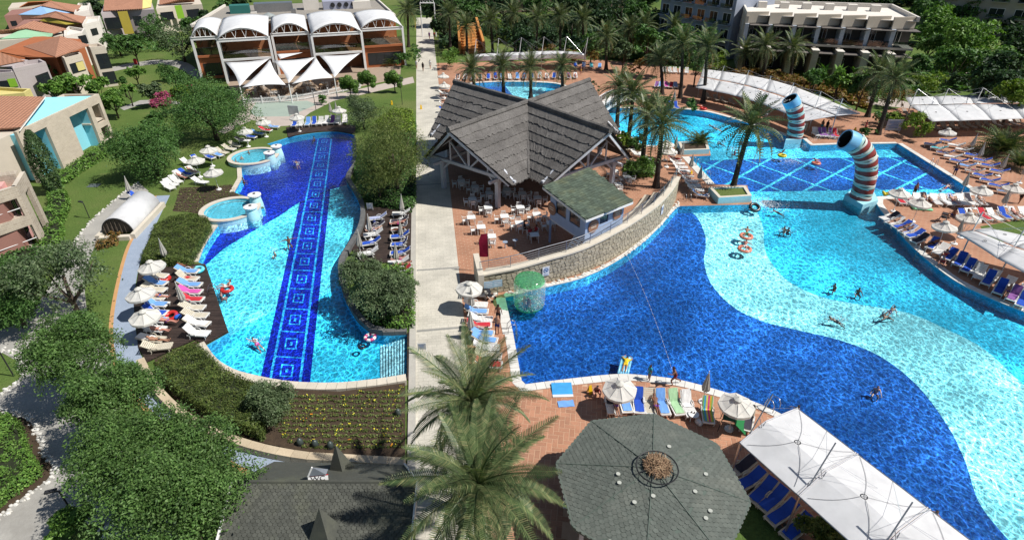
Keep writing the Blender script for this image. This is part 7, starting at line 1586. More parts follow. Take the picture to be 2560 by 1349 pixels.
def dtable(x, y, name, nch=4, rz=R(8), px=True):
 p = at(x, y, 0.74) if px else Vector((x, y, 0)); r_ = empty('table', (p.x, p.y, 0.02), rz, 'square white plastic table '+name, 'table', 'white plastic tables on the terrace'); link('table_top', TT, r_)
 for sx in (-1, 1):
  for sy in (-1, 1): link('leg', TL, r_, (sx*0.34, sy*0.34, 0))
 for k, nm in list(enumerate(('far', 'walkway', 'near', 'pool')))[:nch]:
  a = rz+k*math.pi/2; d = Vector((-math.sin(a), math.cos(a)))*random.uniform(0.62, 0.8); dchair(p.x+d.x, p.y+d.y, a+random.uniform(-.25, .25), 'white chair, %s side of table %s' % (nm, name))
for (X, Y, nm, nch) in ((105, 165, 'beside the walkway post under the thatch', 4), (215, 212, 'second from the walkway post under the thatch', 4), (330, 262, 'third from the walkway post under the thatch', 4), (195, 310, 'in the shade edge near the walkway', 4), (320, 376, 'next to the front post of the pavilion', 3), (185, 456, 'nearest the walkway in the sun', 2), (264, 532, 'behind the red feather flag', 2), (347, 606, 'right of the red feather flag', 3), (450, 446, 'in the first sunny row beside the front post', 4), (576, 374, 'at the shade line right of the front post', 4), (570, 500, 'in the middle of the sunny terrace', 4), (708, 430, 'in the sunny row before the hut', 4), (714, 298, 'in the shade behind the hut', 4), (592, 264, 'in the shade behind the front post', 4), (470, 236, 'deep in the shade behind the front post', 4), (820, 500, 'beside the hut post', 2)):
 dtable(1120+X/3.188, 400+Y/3.188, nm, nch)
for (X, Y, nm, nch) in ((1537, 428, 'behind the hut roof', 3), (1568, 442, 'nearest the brown planter', 4), (1546, 460, 'behind the amphitheatre end', 3)): dtable(X, Y, nm, nch)
for k, (X, Y) in enumerate(((455, 655), (536, 640))):
 p = at(1120+X/3.188, 400+Y/3.188, 0.6); b = MB(); b.lathe([(0.05, 0.0), (0.04, 0.58), (0.24, 0.6), (0.24, 0.64)], 12); tag(b.build('stool', mat('blue_grey_plastic', (0.3, 0.36, 0.45), None, 0.5), loc=(p.x, p.y, 0.02)), ('left' if k == 0 else 'right')+' round blue grey stool at the shadow edge by the flag', 'stool', 'round stools')
# membrane awnings
SEAM = mat('seam_grey', (0.5, 0.5, 0.52), None, 0.6)
def awning(label, front, mid_, back, zf, zm, zb, masts=True, mast_h=2.2, cross=6, arch=0.10, lean=(0.4, 0.3)):
 root = empty('membrane_awning', (0, 0, 0), 0, label, 'awning', 'white membrane awnings'); n = len(front)
 Fp = [at(*p, zf) for p in front]; Mp = [at(*p, zm) for p in mid_]; Bp = [at(*p, zb) for p in back]
 for i in range(n-1):
  for (A, B, C, D, nm) in ((Fp[i], Fp[i+1], Mp[i+1], Mp[i], 'front_membrane'), (Mp[i].lerp(Bp[i], 0.09), Mp[i+1].lerp(Bp[i+1], 0.09), Bp[i+1], Bp[i], 'back_membrane')):
   vs = []; S = 6
   for j in range(S+1):
    for k in range(S+1):
     u, v = k/S, j/S; p = A.lerp(B, u).lerp(D.lerp(C, u), v); vs.append(p+Vector((0, 0, arch*math.sin(math.pi*u)*0.5+arch*0.6*math.sin(math.pi*v)-(0.02 if nm[0] == 'b' else 0))))
   b = MB(); b.add(vs, [(j*(S+1)+k, j*(S+1)+k+1, (j+1)*(S+1)+k+1, (j+1)*(S+1)+k) for j in range(S) for k in range(S)]); o = b.build(nm, MEMB, root, True)
   sm = o.modifiers.new('s', 'SOLIDIFY'); sm.thickness = 0.02
   cen = A.lerp(B, .5).lerp(D.lerp(C, .5), .5)+Vector((0, 0, arch*1.1+0.03)); rr = 0.11; b = MB(); b.tube([(cen.x+rr*math.cos(t), cen.y+rr*math.sin(t), cen.z) for t in [2*math.pi*q/14 for q in range(15)]], 0.018, 4); b.build('tension_ring', DARKM, root)
  b = MB()
 for i in range(n):
  b = MB(); b.tube([Fp[i]+Vector((0, 0, 0.05)), Mp[i]+Vector((0, 0, 0.06)), Bp[i]+Vector((0, 0, 0.05))], 0.035, 5); b.build('rib', SEAM, root)
  b = MB(); b.tube([(Mp[i].x, Mp[i].y, 0), Mp[i]], 0.06, 6); b.build('column', STEEL, root)
  if masts:
   top = Mp[i]+Vector((lean[0], lean[1], mast_h)); b = MB(); b.tube([Mp[i]+Vector((0, 0, 0.05)), top], 0.05, 5); b.tube([Bp[i]+Vector((0, 0, 0.05)), Mp[i].lerp(top, 0.75)], 0.035, 5); b.build('mast', WHITE, root)
   b = MB()
   for q in (Fp[i], Bp[max(0, i-1)], Bp[min(n-1, i+1)], Fp[max(0, i-1)].lerp(Mp[max(0, i-1)], .5), Fp[min(n-1, i+1)].lerp(Mp[min(n-1, i+1)], .5)): b.tube([top, q], 0.012, 3)
   b.build('cable', STEEL, root)
 return root
awning('long curved white awning sweeping behind the upright worm spout', spline([(1740, 220), (1840, 240), (1930, 270), (2010, 304)], 2), spline([(1752, 194), (1860, 214), (1970, 248), (2090, 290)], 2), spline([(1757, 173), (1870, 188), (1990, 218), (2150, 285)], 2), 2.5, 3.2, 2.7)
awning('straight white awning over taupe loungers in the far right corner', [(2330, 304), (2400, 302), (2480, 300), (2560, 297), (2660, 294)], [(2276, 264), (2352, 263), (2438, 261), (2524, 260), (2630, 258)], [(2262, 243), (2336, 241), (2420, 238), (2510, 235), (2610, 233)], 2.4, 3.2, 2.8)
awning('white barrel awning behind the round pool', [(1182, 155), (1240, 153), (1296, 151), (1352, 149), (1410, 147), (1466, 150)], [(1186, 142), (1242, 139), (1298, 137), (1354, 135), (1410, 134), (1462, 138)], [(1190, 136), (1244, 133), (1300, 130), (1356, 128), (1410, 128), (1456, 132)], 2.2, 3.2, 2.6, True, 3.0)
awning('white awning over the terrace at the right picture edge', [(2392, 584), (2492, 645), (2600, 705)], [(2432, 576), (2535, 618), (2640, 655)], [(2480, 571), (2590, 596), (2700, 620)], 2.5, 3.0, 2.8, True, 1.6)
# near awning: three flat panels with rings
NA = empty('membrane_awning', (0, 0, 0), 0, 'large white panelled awning between octagonal kiosk and main pool', 'awning', 'white membrane awnings'); r0, l0 = at(1995, 1021, 3.0), at(1851, 1108, 3.0); stp = Vector((1.68, -3.14, 0))
for i in range(4):
 A, B = r0+stp*i, l0+stp*i; C, D = B+stp*0.975, A+stp*0.975; vs = []; S = 10
 for j in range(S+1):
  for k in range(S+1):
   u, v = k/S, j/S; p = A.lerp(B, u).lerp(D.lerp(C, u), v); vs.append(p+Vector((0, 0, 0.55*(u/0.62 if u < 0.62 else (1-u)/0.38)+0.10*math.sin(math.pi*v)*math.sin(math.pi*u))))
 b = MB(); b.add(vs, [(j*(S+1)+k, j*(S+1)+k+1, (j+1)*(S+1)+k+1, (j+1)*(S+1)+k) for j in range(S) for k in range(S)]); o = b.build('membrane_panel', MEMB, NA, False); sm = o.modifiers.new('s', 'SOLIDIFY'); sm.thickness = 0.02
 zf_ = lambda u, v: A.lerp(B, u).lerp(D.lerp(C, u), v)+Vector((0, 0, 0.03+0.55*(u/0.62 if u < 0.62 else (1-u)/0.38)+0.10*math.sin(math.pi*v)*math.sin(math.pi*u)))
 c0_ = zf_(0.56, 0.5); b = MB(); b.tube([c0_+Vector((0.14*math.cos(t), 0.14*math.sin(t), 0)) for t in [2*math.pi*q/16 for q in range(17)]], 0.02, 4); b.build('tension_ring', DARKM, NA)
 b = MB()
 for tgt in ((0.02, 0.04), (0.96, 0.08), (0.02, 0.96), (0.96, 0.9)):
  b.tube([zf_(0.56+(tgt[0]-0.56)*q/8, 0.5+(tgt[1]-0.5)*q/8+0.06*math.sin(math.pi*q/8)) for q in range(9)], 0.011, 3)
 b.build('seam', mat('seam_dark', (0.3, 0.3, 0.31), None, 0.7), NA)
 b = MB(); b.tube([zf_(u/10, -0.01) for u in range(11)], 0.04, 5); b.tube([zf_(u/10, 0.985) for u in range(11)], 0.03, 5); b.build('frame_bar', SEAM, NA)
 for nm, P_ in (('edge_bar', A), ('edge_bar', B)):
  b = MB(); b.tube([P_, P_+stp*0.98], 0.03, 5); b.build(nm, STEEL, NA)
 b = MB(); b.tube([(B.x, B.y, 0), B], 0.06, 6); b.build('column', STEEL, NA)
 m0 = B+Vector((0.15, 0.1, -0.6)); mt = B+Vector((1.55, 1.15, 2.3)); b = MB(); b.tube([m0, mt], 0.035, 6); b.build('mast', STEEL, NA)
 b = MB(); b.tube([mt.lerp(m0, 0.4), m0.lerp(mt, 0.35)+Vector((0.6, 0.2, 0)), zf_(0.62, 0.0)], 0.02, 4); b.build('strut', STEEL, NA)
 b = MB()
 for tgt in (zf_(0.0, 0.0), zf_(0.3, 0.9), zf_(0.3, 0.5), A-stp*0.5): b.tube([mt.lerp(m0, 0.25), tgt], 0.008, 3)
 b.build('cable', STEEL, NA)
# footbridge
BG = empty('footbridge', (0, 0, 0), 0, 'white footbridge with glass balustrades over the pool channel', 'bridge'); ba_, bb_ = at(1500, 291), at(1600, 250); bd = (bb_-ba_); bl_ = bd.length; bn = Vector((-bd.y, bd.x, 0)).normalized()*2.2
def bz(t): return 0.25+0.9*math.sin(math.pi*min(1, max(0, t)))
for off_ in (Vector((0, 0, 0)), bn):
 for t in [i/10 for i in range(11)]:
  p = ba_+bd*t+off_; b = MB(); b.box((p.x, p.y, bz(t)+0.55), (0.09, 0.09, 1.1)); b.build('post', WHITE, BG)
 for dz_, nm, w in ((1.1, 'handrail', 0.1), (0.12, 'bottom_rail', 0.06)):
  b = MB()
  for i in range(10): b.bar(ba_+bd*(i/10)+off_+Vector((0, 0, bz(i/10)+dz_)), ba_+bd*((i+1)/10)+off_+Vector((0, 0, bz((i+1)/10)+dz_)), w, 0.08)
  b.build(nm, WHITE, BG)
 for i in range(10):
  b = MB(); p, q = ba_+bd*((i+.08)/10)+off_, ba_+bd*((i+.92)/10)+off_; b.bar(p+Vector((0, 0, bz(i/10)/2+bz((i+1)/10)/2+0.6)), q+Vector((0, 0, bz(i/10)/2+bz((i+1)/10)/2+0.6)), 0.02, 0.85); b.build('glass_panel', GCLEAR, BG)
for i in range(10):
 b = MB(); A, B = ba_+bd*(i/10), ba_+bd*((i+1)/10); z0, z1 = bz(i/10), bz((i+1)/10); b.slab([(A.x, A.y, z0), (B.x, B.y, z1), (B.x+bn.x, B.y+bn.y, z1), (A.x+bn.x, A.y+bn.y, z0)], 0.3); b.build('deck_panel', WHITE, BG)
# arched tunnel
TN = empty('arched_tunnel', (0, 0, 0), 0, 'white arched tunnel with brown lattice end beside the blue path', 'tunnel'); ta, tb = at(300, 590), at(368, 520); td = (tb-ta); tnv = Vector((td.y, -td.x, 0)).normalized(); wv = 1.35; n = 12; vs = []
for P0 in (ta, tb):
 for k in range(n+1): a = math.pi*k/n; vs.append(P0+tnv*wv*math.cos(a)+Vector((0, 0, 0.35+1.5*math.sin(a))))
b = MB(); b.add(vs, [(k, k+1, n+2+k, n+1+k) for k in range(n)]); o = b.build('vault', MEMB, TN, True); sm = o.modifiers.new('s', 'SOLIDIFY'); sm.thickness = 0.08
BRN = mat('brown_mesh', (0.13, 0.105, 0.08), (0.09, 0.07, 0.055), 0.8, 3); b = MB(); b.add([ta+td*0.01+tnv*wv*0.96*math.cos(math.pi*k/n)+Vector((0, 0, 0.35+1.44*math.sin(math.pi*k/n))) for k in range(n+1)], [tuple(range(n+1))]); b.build('end_mesh', BRN, TN)
for k in range(-3, 4):
 b = MB(); x = k*0.36; h = 1.45*math.sqrt(max(0, 1-(x/wv)**2)); p = ta-td*0.003+tnv*x; b.tube([(p.x, p.y, 0.35), (p.x, p.y, 0.35+h)], 0.03, 4); b.build('lattice_bar', BRN, TN)
b = MB(); b.tube([ta-td*0.01+tnv*wv*math.cos(math.pi*k/n)+Vector((0, 0, 0.35+1.5*math.sin(math.pi*k/n))) for k in range(n+1)], 0.06, 5); b.build('end_arch', DARKM, TN)
for s_ in (-1, 1):
 b = MB(); A = ta-td*0.12+tnv*(wv+0.2)*s_; B = tb+td*0.04+tnv*(wv+0.2)*s_; b.bar(A+Vector((0, 0, 0.25)), B+Vector((0, 0, 0.25)), 0.4, 0.5); b.build('side_wall', COPE, TN)
b = MB(); b.bar(ta-td*0.12-tnv*(wv+.0)+Vector((0, 0, 0.2)), ta-td*0.12+tnv*(wv+.0)+Vector((0, 0, 0.2)), 0.5, 0.4); b.build('front_wall', COPE, TN)
# orange stair at the garden entrance
OR = mat('orange_render', (0.50, 0.22, 0.06), (0.42, 0.18, 0.05), 0.85, 1); ST = empty('garden_stair', (0, 0, 0), 0, 'orange rendered stair between palms behind the awning', 'stair'); sa_, sb_ = at(1150, 138), at(1205, 132)
for k, (p, q) in enumerate(((at(1148, 135), at(1145, 112)), (at(1208, 132), at(1190, 100)))):
 b = MB(); vs = [p, q, q+Vector((0, 0, 5)), p+Vector((0, 0, 2.0))]; w_ = Vector((0.5, 0, 0)); b.add(vs+[v+w_ for v in vs], [(0, 1, 2, 3), (7, 6, 5, 4), (0, 4, 5, 1), (1, 5, 6, 2), (2, 6, 7, 3), (3, 7, 4, 0)]); b.build('side_wall', OR, ST)
for i in range(10):
 t = i/10; A = at(1150, 135).lerp(at(1147, 112), t); B = at(1206, 132).lerp(at(1190, 100), t); b = MB(); b.bar(A+Vector((0.6, 0, 0.2+t*4)), B+Vector((-0.1, 0, 0.2+t*4)), 1.4, 0.4); b.build('step', OR, ST)
GT = empty('entrance_canopy', (0, 0, 0), 0, 'white steel truss over the far end of the walkway', 'truss'); b = MB(); g0, g1 = atY(1050, 8, 150), atY(1085, 8, 150)
for dz_ in (0, 1.0): b.tube([g0+Vector((0, 0, dz_)), g1+Vector((0, 0, dz_))], 0.12, 5)
for i in range(4): b.tube([g0.lerp(g1, i/4), g0.lerp(g1, (i+.5)/4)+Vector((0, 0, 1)), g0.lerp(g1, (i+1)/4)], 0.07, 4)
b.build('truss_beam', WHITE, GT)
for g in (g0, g1):
 b = MB(); b.tube([(g.x, g.y, 0), g], 0.15, 6); b.build('column', WHITE, GT)
# restaurant terrace seating under the sails
BRC = mat('brown_wicker', (0.16, 0.09, 0.05), (0.11, 0.06, 0.035), 0.7, 6); CPB = chair_parts(BRC); b = MB(); b.box((0, 0, 0.73), (1.3, 0.85, 0.045)); TTB = b.mesh('table_top', mat('table_wood', (0.4, 0.27, 0.15), (0.33, 0.2, 0.1), 0.5, 3))
k = 0
for (x, y) in ((628, 236), (660, 240), (690, 236), (720, 232), (750, 232), (780, 226), (810, 222), (840, 214), (868, 208), (650, 224), (700, 222), (770, 214)):
 p = at(x, y); r_ = empty('dining_table', (p.x, p.y, 0.01), R(8), 'brown dining table under the sails, %s by place from the olive tree' % ORD[k], 'table', 'restaurant terrace tables'); link('table_top', TTB, r_)
 for sx in (-1, 1):
  for sy in (-1, 1): link('leg', TL, r_, (sx*0.5, sy*0.34, 0))
 for q, nm in enumerate(('far', 'near')):
  for sx, sn in ((-0.35, 'left'), (0.35, 'right')):
   s_ = 1 if q == 0 else -1; c_ = empty('chair', (p.x+sx, p.y+s_*0.75, 0.01), R(8)+(0 if q == 0 else math.pi), '%s chair, %s %s place of the %s terrace dining table' % ('white' if (k+q) % 3 == 0 else 'brown', nm, sn, ORD[k]), 'chair', 'restaurant terrace chairs')
   for n_, me, lo_ in (CP if (k+q) % 3 == 0 else CPB): link(n_, me, c_, lo_)
 k += 1
# people
def body(pel, T, X, head, ua, fa, th, sh, scale=1.0):
 "one continuous skinned figure; T torso axis, X its right, head axis; per side (left, right): upper arm, forearm, thigh, shin directions"
 V = Vector; T = V(T).normalized(); X = V(X); X = (X-T*X.dot(T)).normalized(); Fw = T.cross(X)*-1.0; Fw = X.cross(T)*-1.0 if False else T.cross(X); head = V(head).normalized(); pel = V(pel)
 J = []; E = []; Rd = []; tagv = []
 def j(p, r, t, par=None):
  J.append(p); Rd.append(r); tagv.append(t)
  if par is not None: E.append((par, len(J)-1))
  return len(J)-1
 p = j(pel, 0.135, 'hip'); s_ = j(pel+T*0.17, 0.118, 'waist', p); c_ = j(pel+T*0.36, 0.145, 'chest', s_); n_ = j(pel+T*0.52, 0.055, 'neck', c_); h0 = j(J[n_]+head*0.09, 0.082, 'head', n_); h1 = j(J[n_]+head*0.17, 0.092, 'head', h0); j(J[n_]+head*0.235, 0.06, 'head', h1)
 j(J[h0]+Fw*0.10+head*0.02, 0.016, 'nose', h0)
 for k, sd in enumerate((-1, 1)):
  sh_ = j(pel+T*0.45+X*sd*0.175, 0.056, 'shoulder', c_); e_ = j(J[sh_]+V(ua[k]).normalized()*0.28, 0.040, 'arm', sh_); w_ = j(J[e_]+V(fa[k]).normalized()*0.25, 0.028, 'arm', e_); fd = V(fa[k]).normalized(); hd = j(J[w_]+fd*0.06, 0.034, 'hand', w_)
  lat = fd.cross(V((0.31, 0.2, 0.93))).normalized(); nrm = lat.cross(fd)
  for q, (o, L) in enumerate(((-0.027, 0.085), (-0.009, 0.098), (0.009, 0.092), (0.027, 0.075))):
   f1 = j(J[hd]+lat*o+fd*L*0.6, 0.009, 'hand', hd); j(J[f1]+fd*L*0.5+nrm*0.02, 0.008, 'hand', f1)
  t1 = j(J[w_]+lat*-0.045+fd*0.055, 0.010, 'hand', hd); j(J[t1]+fd*0.035-lat*0.012, 0.009, 'hand', t1)
  hp_ = j(pel-T*0.04+X*sd*0.095, 0.098, 'hip', p); kn = j(J[hp_]+V(th[k]).normalized()*0.43, 0.062, 'thigh', hp_); an = j(J[kn]+V(sh[k]).normalized()*0.42, 0.040, 'shin', kn)
  ft = (Fw*0.85-T*0.2) if abs(V(sh[k]).normalized().dot(T)) > 0.5 else V(sh[k])+T*0.3
  ft = ft-V(sh[k]).normalized()*ft.dot(V(sh[k]).normalized())*0.8; j(J[an]+ft.normalized()*0.17+V(sh[k]).normalized()*0.03, 0.032, 'foot', an)
 me = bpy.data.meshes.new('body_skeleton'); me.from_pydata([tuple(v*scale) for v in J], E, []); o = bpy.data.objects.new('tmp', me); COL.objects.link(o)
 m = o.modifiers.new('skin', 'SKIN'); m.use_smooth_shade = True
 sv = me.skin_vertices[0].data
 for i, r in enumerate(Rd): sv[i].radius = (r*scale, r*scale)
 for i in range(len(J)): sv[i].use_root = (i == 0)
 u = o.modifiers.new('sub', 'SUBSURF'); u.levels = 1; u.render_levels = 1
 dg = bpy.context.evaluated_depsgraph_get(); out = bpy.data.meshes.new_from_object(o.evaluated_get(dg)); bpy.data.objects.remove(o)
 for pl in out.polygons: pl.use_smooth = True
 co = np.array([v.co for v in out.vertices]); A = np.array([tuple(J[a]*scale) for a, b in E]); B = np.array([tuple(J[b]*scale) for a, b in E]); fc = np.array([pl.center for pl in out.polygons])
 AB = B-A; L2 = (AB**2).sum(1); t = np.clip(((fc[:, None]-A[None])*AB[None]).sum(2)/L2[None], 0, 1); dist = np.linalg.norm(fc[:, None]-(A[None]+AB[None]*t[:, :, None]), axis=2); bi = dist.argmin(1); tt = t[np.arange(len(fc)), bi]
 names = [(tagv[a], tagv[b]) for a, b in E]; kinds = {}
 sel = dict(shorts=[], top=[], hair=[], shirt=[])
 hc = J[h1]*scale
 for i, (q, u_) in enumerate(zip(bi, tt)):
  a, b_ = names[q]
  if (a, b_) == ('hip', 'hip') or ((a, b_) == ('hip', 'thigh') and u_ < 0.45) or ((a, b_) == ('hip', 'waist') and u_ < 0.45): sel['shorts'].append(i)
  if (a, b_) == ('waist', 'chest') and u_ > 0.45 or (a, b_) == ('chest', 'shoulder') and u_ < 0.5: sel['top'].append(i)
  if (a, b_) in (('waist', 'chest'), ('chest', 'shoulder'), ('hip', 'waist')) or ((a, b_) == ('chest', 'neck') and u_ < 0.6) or ((a, b_) == ('shoulder', 'arm') and u_ < 0.5): sel['shirt'].append(i)
  if b_ in ('head',) and a in ('head', 'neck'):
   d = V(fc[i])-hc; f_ = d.dot(Fw); up = d.dot(head)
   if up > 0.045*scale or f_ < -0.01*scale and up > -0.09*scale: sel['hair'].append(i)
 ext = {}
 nv = np.array([v.normal for v in out.vertices])
 for k, fs in sel.items():
  idx = sorted({v for i in fs for v in out.polygons[i].vertices}); mp = {v: n for n, v in enumerate(idx)}; g = 0.014*scale if k != 'hair' else 0.016*scale
  ext[k] = ([tuple(co[v]+nv[v]*g) for v in idx], [tuple(mp[v] for v in out.polygons[i].vertices) for i in fs])
 return out, ext
D = (0, 0, -1)
POSES = dict(
 stand=lambda: body((0, 0, 0.90), (0, 0, 1), (1, 0, 0), (0, 0.05, 1), ((-.25, .05, -1), (.25, 0, -1)), ((-.1, .3, -1), (.1, .25, -1)), ((-.04, .05, -1), (.06, -.04, -1)), ((0, -.03, -1), (.02, -.05, -1))),
 wade=lambda: body((0, 0, 0.42), (0, .12, 1), (1, 0, 0), (0, 0.1, 1), ((-.45, .4, -.8), (.45, .4, -.8)), ((-.2, 1, -.2), (.2, 1, -.2)), ((-.25, .95, .02), (.25, .95, -.02)), ((0, -.3, -.95), (.02, -.25, -.95))),
 reach=lambda: body((0, 0, 0.60), (0, .1, 1), (1, 0, 0), (0, 0.1, 1), ((-1, .2, .05), (1, .2, .05)), ((-1, .2, 0), (1, .3, 0)), ((-.15, .85, -.5), (.15, .85, -.45)), ((0, -.5, -.85), (.02, -.45, -.85))),
 run=lambda: body((0, 0, 0.88), (0, .35, 1), (1, 0, 0), (0, .3, 1), ((-.3, .8, -.6), (.3, -.7, -.7)), ((0, .9, .5), (.1, .3, -.9)), ((-.05, .8, -.7), (.05, -.3, -1)), ((0, -.4, -1), (0, -1, -.5))),
 walk=lambda: body((0, 0, 0.89), (0, .05, 1), (1, 0, 0), (0, .05, 1), ((-.2, .3, -1), (.2, -.3, -1)), ((-.1, .5, -1), (.1, 0, -1)), ((-.03, .35, -1), (.03, -.3, -1)), ((0, .1, -1), (0, -.5, -1))),
 swim=lambda: body((0, 0, -0.22), (0, 1, .42), (1, 0, 0), (0, .7, .8), ((-.3, 1, .1), (.6, -.2, -.6)), ((-.1, 1, -.05), (.2, .4, -.8)), ((-.12, -1, -.5), (.12, -1, -.45)), ((-.1, -1, -.5), (.1, -1, -.4))),
 lie=lambda: body((0, 0, 0.0), (0, 1, .42), (-1, 0, 0), (0, .9, .6), ((-.35, -.7, -.25), (.35, -.7, -.25)), ((0.3, -.9, .25), (-.3, -.9, .25)), ((-.06, -1, 0.02), (.06, -1, .28)), ((0, -1, -.02), (0, -.9, -.35))),
 prone=lambda: body((0, 0, 0.0), (0, 1, .1), (1, 0, 0), (0, 1, .1), ((-.9, .6, 0), (.9, .6, 0)), ((.6, .8, 0), (-.6, .8, 0)), ((-.06, -1, 0), (.06, -1, 0)), ((0, -1, .02), (0, -1, .02))),
 sit=lambda: body((0, 0, 0.0), (0, -.12, 1), (1, 0, 0), (0, .1, 1), ((-.3, .3, -1), (.3, .3, -1)), ((.1, 1, -.1), (-.1, 1, -.1)), ((-.12, 1, .02), (.12, 1, .02)), ((0, .1, -1), (0, .15, -1))),
 ring=lambda: body((0, 0, 0.0), (0, -.75, .7), (1, 0, 0), (0, -.2, 1), ((-1, .1, -.3), (1, .1, -.3)), ((-.5, .8, .1), (.5, .8, .1)), ((-.25, .9, .45), (.25, .9, .45)), ((-.05, .8, -.5), (.05, .8, -.5))),
 crouch=lambda: body((0, 0, 0.30), (0, .45, .9), (1, 0, 0), (0, .4, .9), ((-.2, .8, -.5), (.2, .8, -.5)), ((.1, .8, -.3), (-.1, .8, -.3)), ((-.25, 1, .25), (.25, 1, .25)), ((0, -.35, -1), (0, -.35, -1))))
PB = {}
SK = [mat('skin_tan', (0.36, 0.19, 0.12), (0.31, 0.16, 0.10), 0.55, 3, world_space=False), mat('skin_light', (0.52, 0.32, 0.24), (0.46, 0.27, 0.20), 0.55, 3, world_space=False), mat('skin_deep_tan', (0.19, 0.085, 0.05), (0.16, 0.07, 0.04), 0.55, 3, world_space=False), mat('skin_sunburnt', (0.48, 0.22, 0.17), (0.42, 0.19, 0.14), 0.55, 3, world_space=False)]
HR = dict(d=mat('dark_hair', (0.018, 0.013, 0.011), None, 0.6), b=mat('brown_hair', (0.07, 0.04, 0.022), None, 0.6), f=mat('fair_hair', (0.34, 0.24, 0.11), None, 0.6))
CLT = dict(navy=(0.02, 0.03, 0.12), black=(0.015, 0.015, 0.018), red=(0.45, 0.03, 0.04), blue=(0.03, 0.12, 0.5), white=(0.7, 0.7, 0.68), pink=(0.65, 0.08, 0.3), green=(0.05, 0.3, 0.15), yellow=(0.75, 0.5, 0.03), teal=(0.05, 0.35, 0.42), purple=(0.2, 0.06, 0.3), maroon=(0.2, 0.02, 0.03))
def cloth(c): return fabric('cloth_'+c, CLT[c], 0.85, 0)
def person(pose, loc, face, label, skin=0, wear='navy', hair='d', top=None, shirt=None, scale=1.0, group='swimmers and sunbathers', tilt=None):
 if pose not in PB: PB[pose] = POSES[pose]()
 me, ext = PB[pose]; root = empty('person', loc, R(face)-math.pi/2, label, 'person', group); root.scale = (scale*(0.86 if pose in ('wade', 'swim') else 1.0),)*3
 key = (pose, skin)
 if key not in PB: m2 = me.copy(); m2.materials.clear(); m2.materials.append(SK[skin]); PB[key] = m2
 link('body', PB[key], root)
 def ex(nm, k, m):
  q = (pose, k, m.name)
  if q not in PB: b = MB(); b.add(*ext[k]); PB[q] = b.mesh(nm, m, True)
  link(nm, PB[q], root)
 ex('swimwear', 'shorts', cloth(wear)); ex('hair', 'hair', HR[hair])
 if top: ex('bikini_top', 'top', cloth(top))
 if shirt: ex('shirt', 'shirt', cloth(shirt))
 if tilt: root.rotation_euler[0] = tilt
 return root
def onfloor(x, y, zvis=-0.13): p = at(x, y, WLEV); return (p.x, p.y, FLOOR+0.02)
def surf(x, y, dz=-0.05): p = at(x, y, WLEV); return (p.x, p.y, WLEV+dz)
def dk(x, y, z=0.03): p = at(x, y, z); return (p.x, p.y, z)
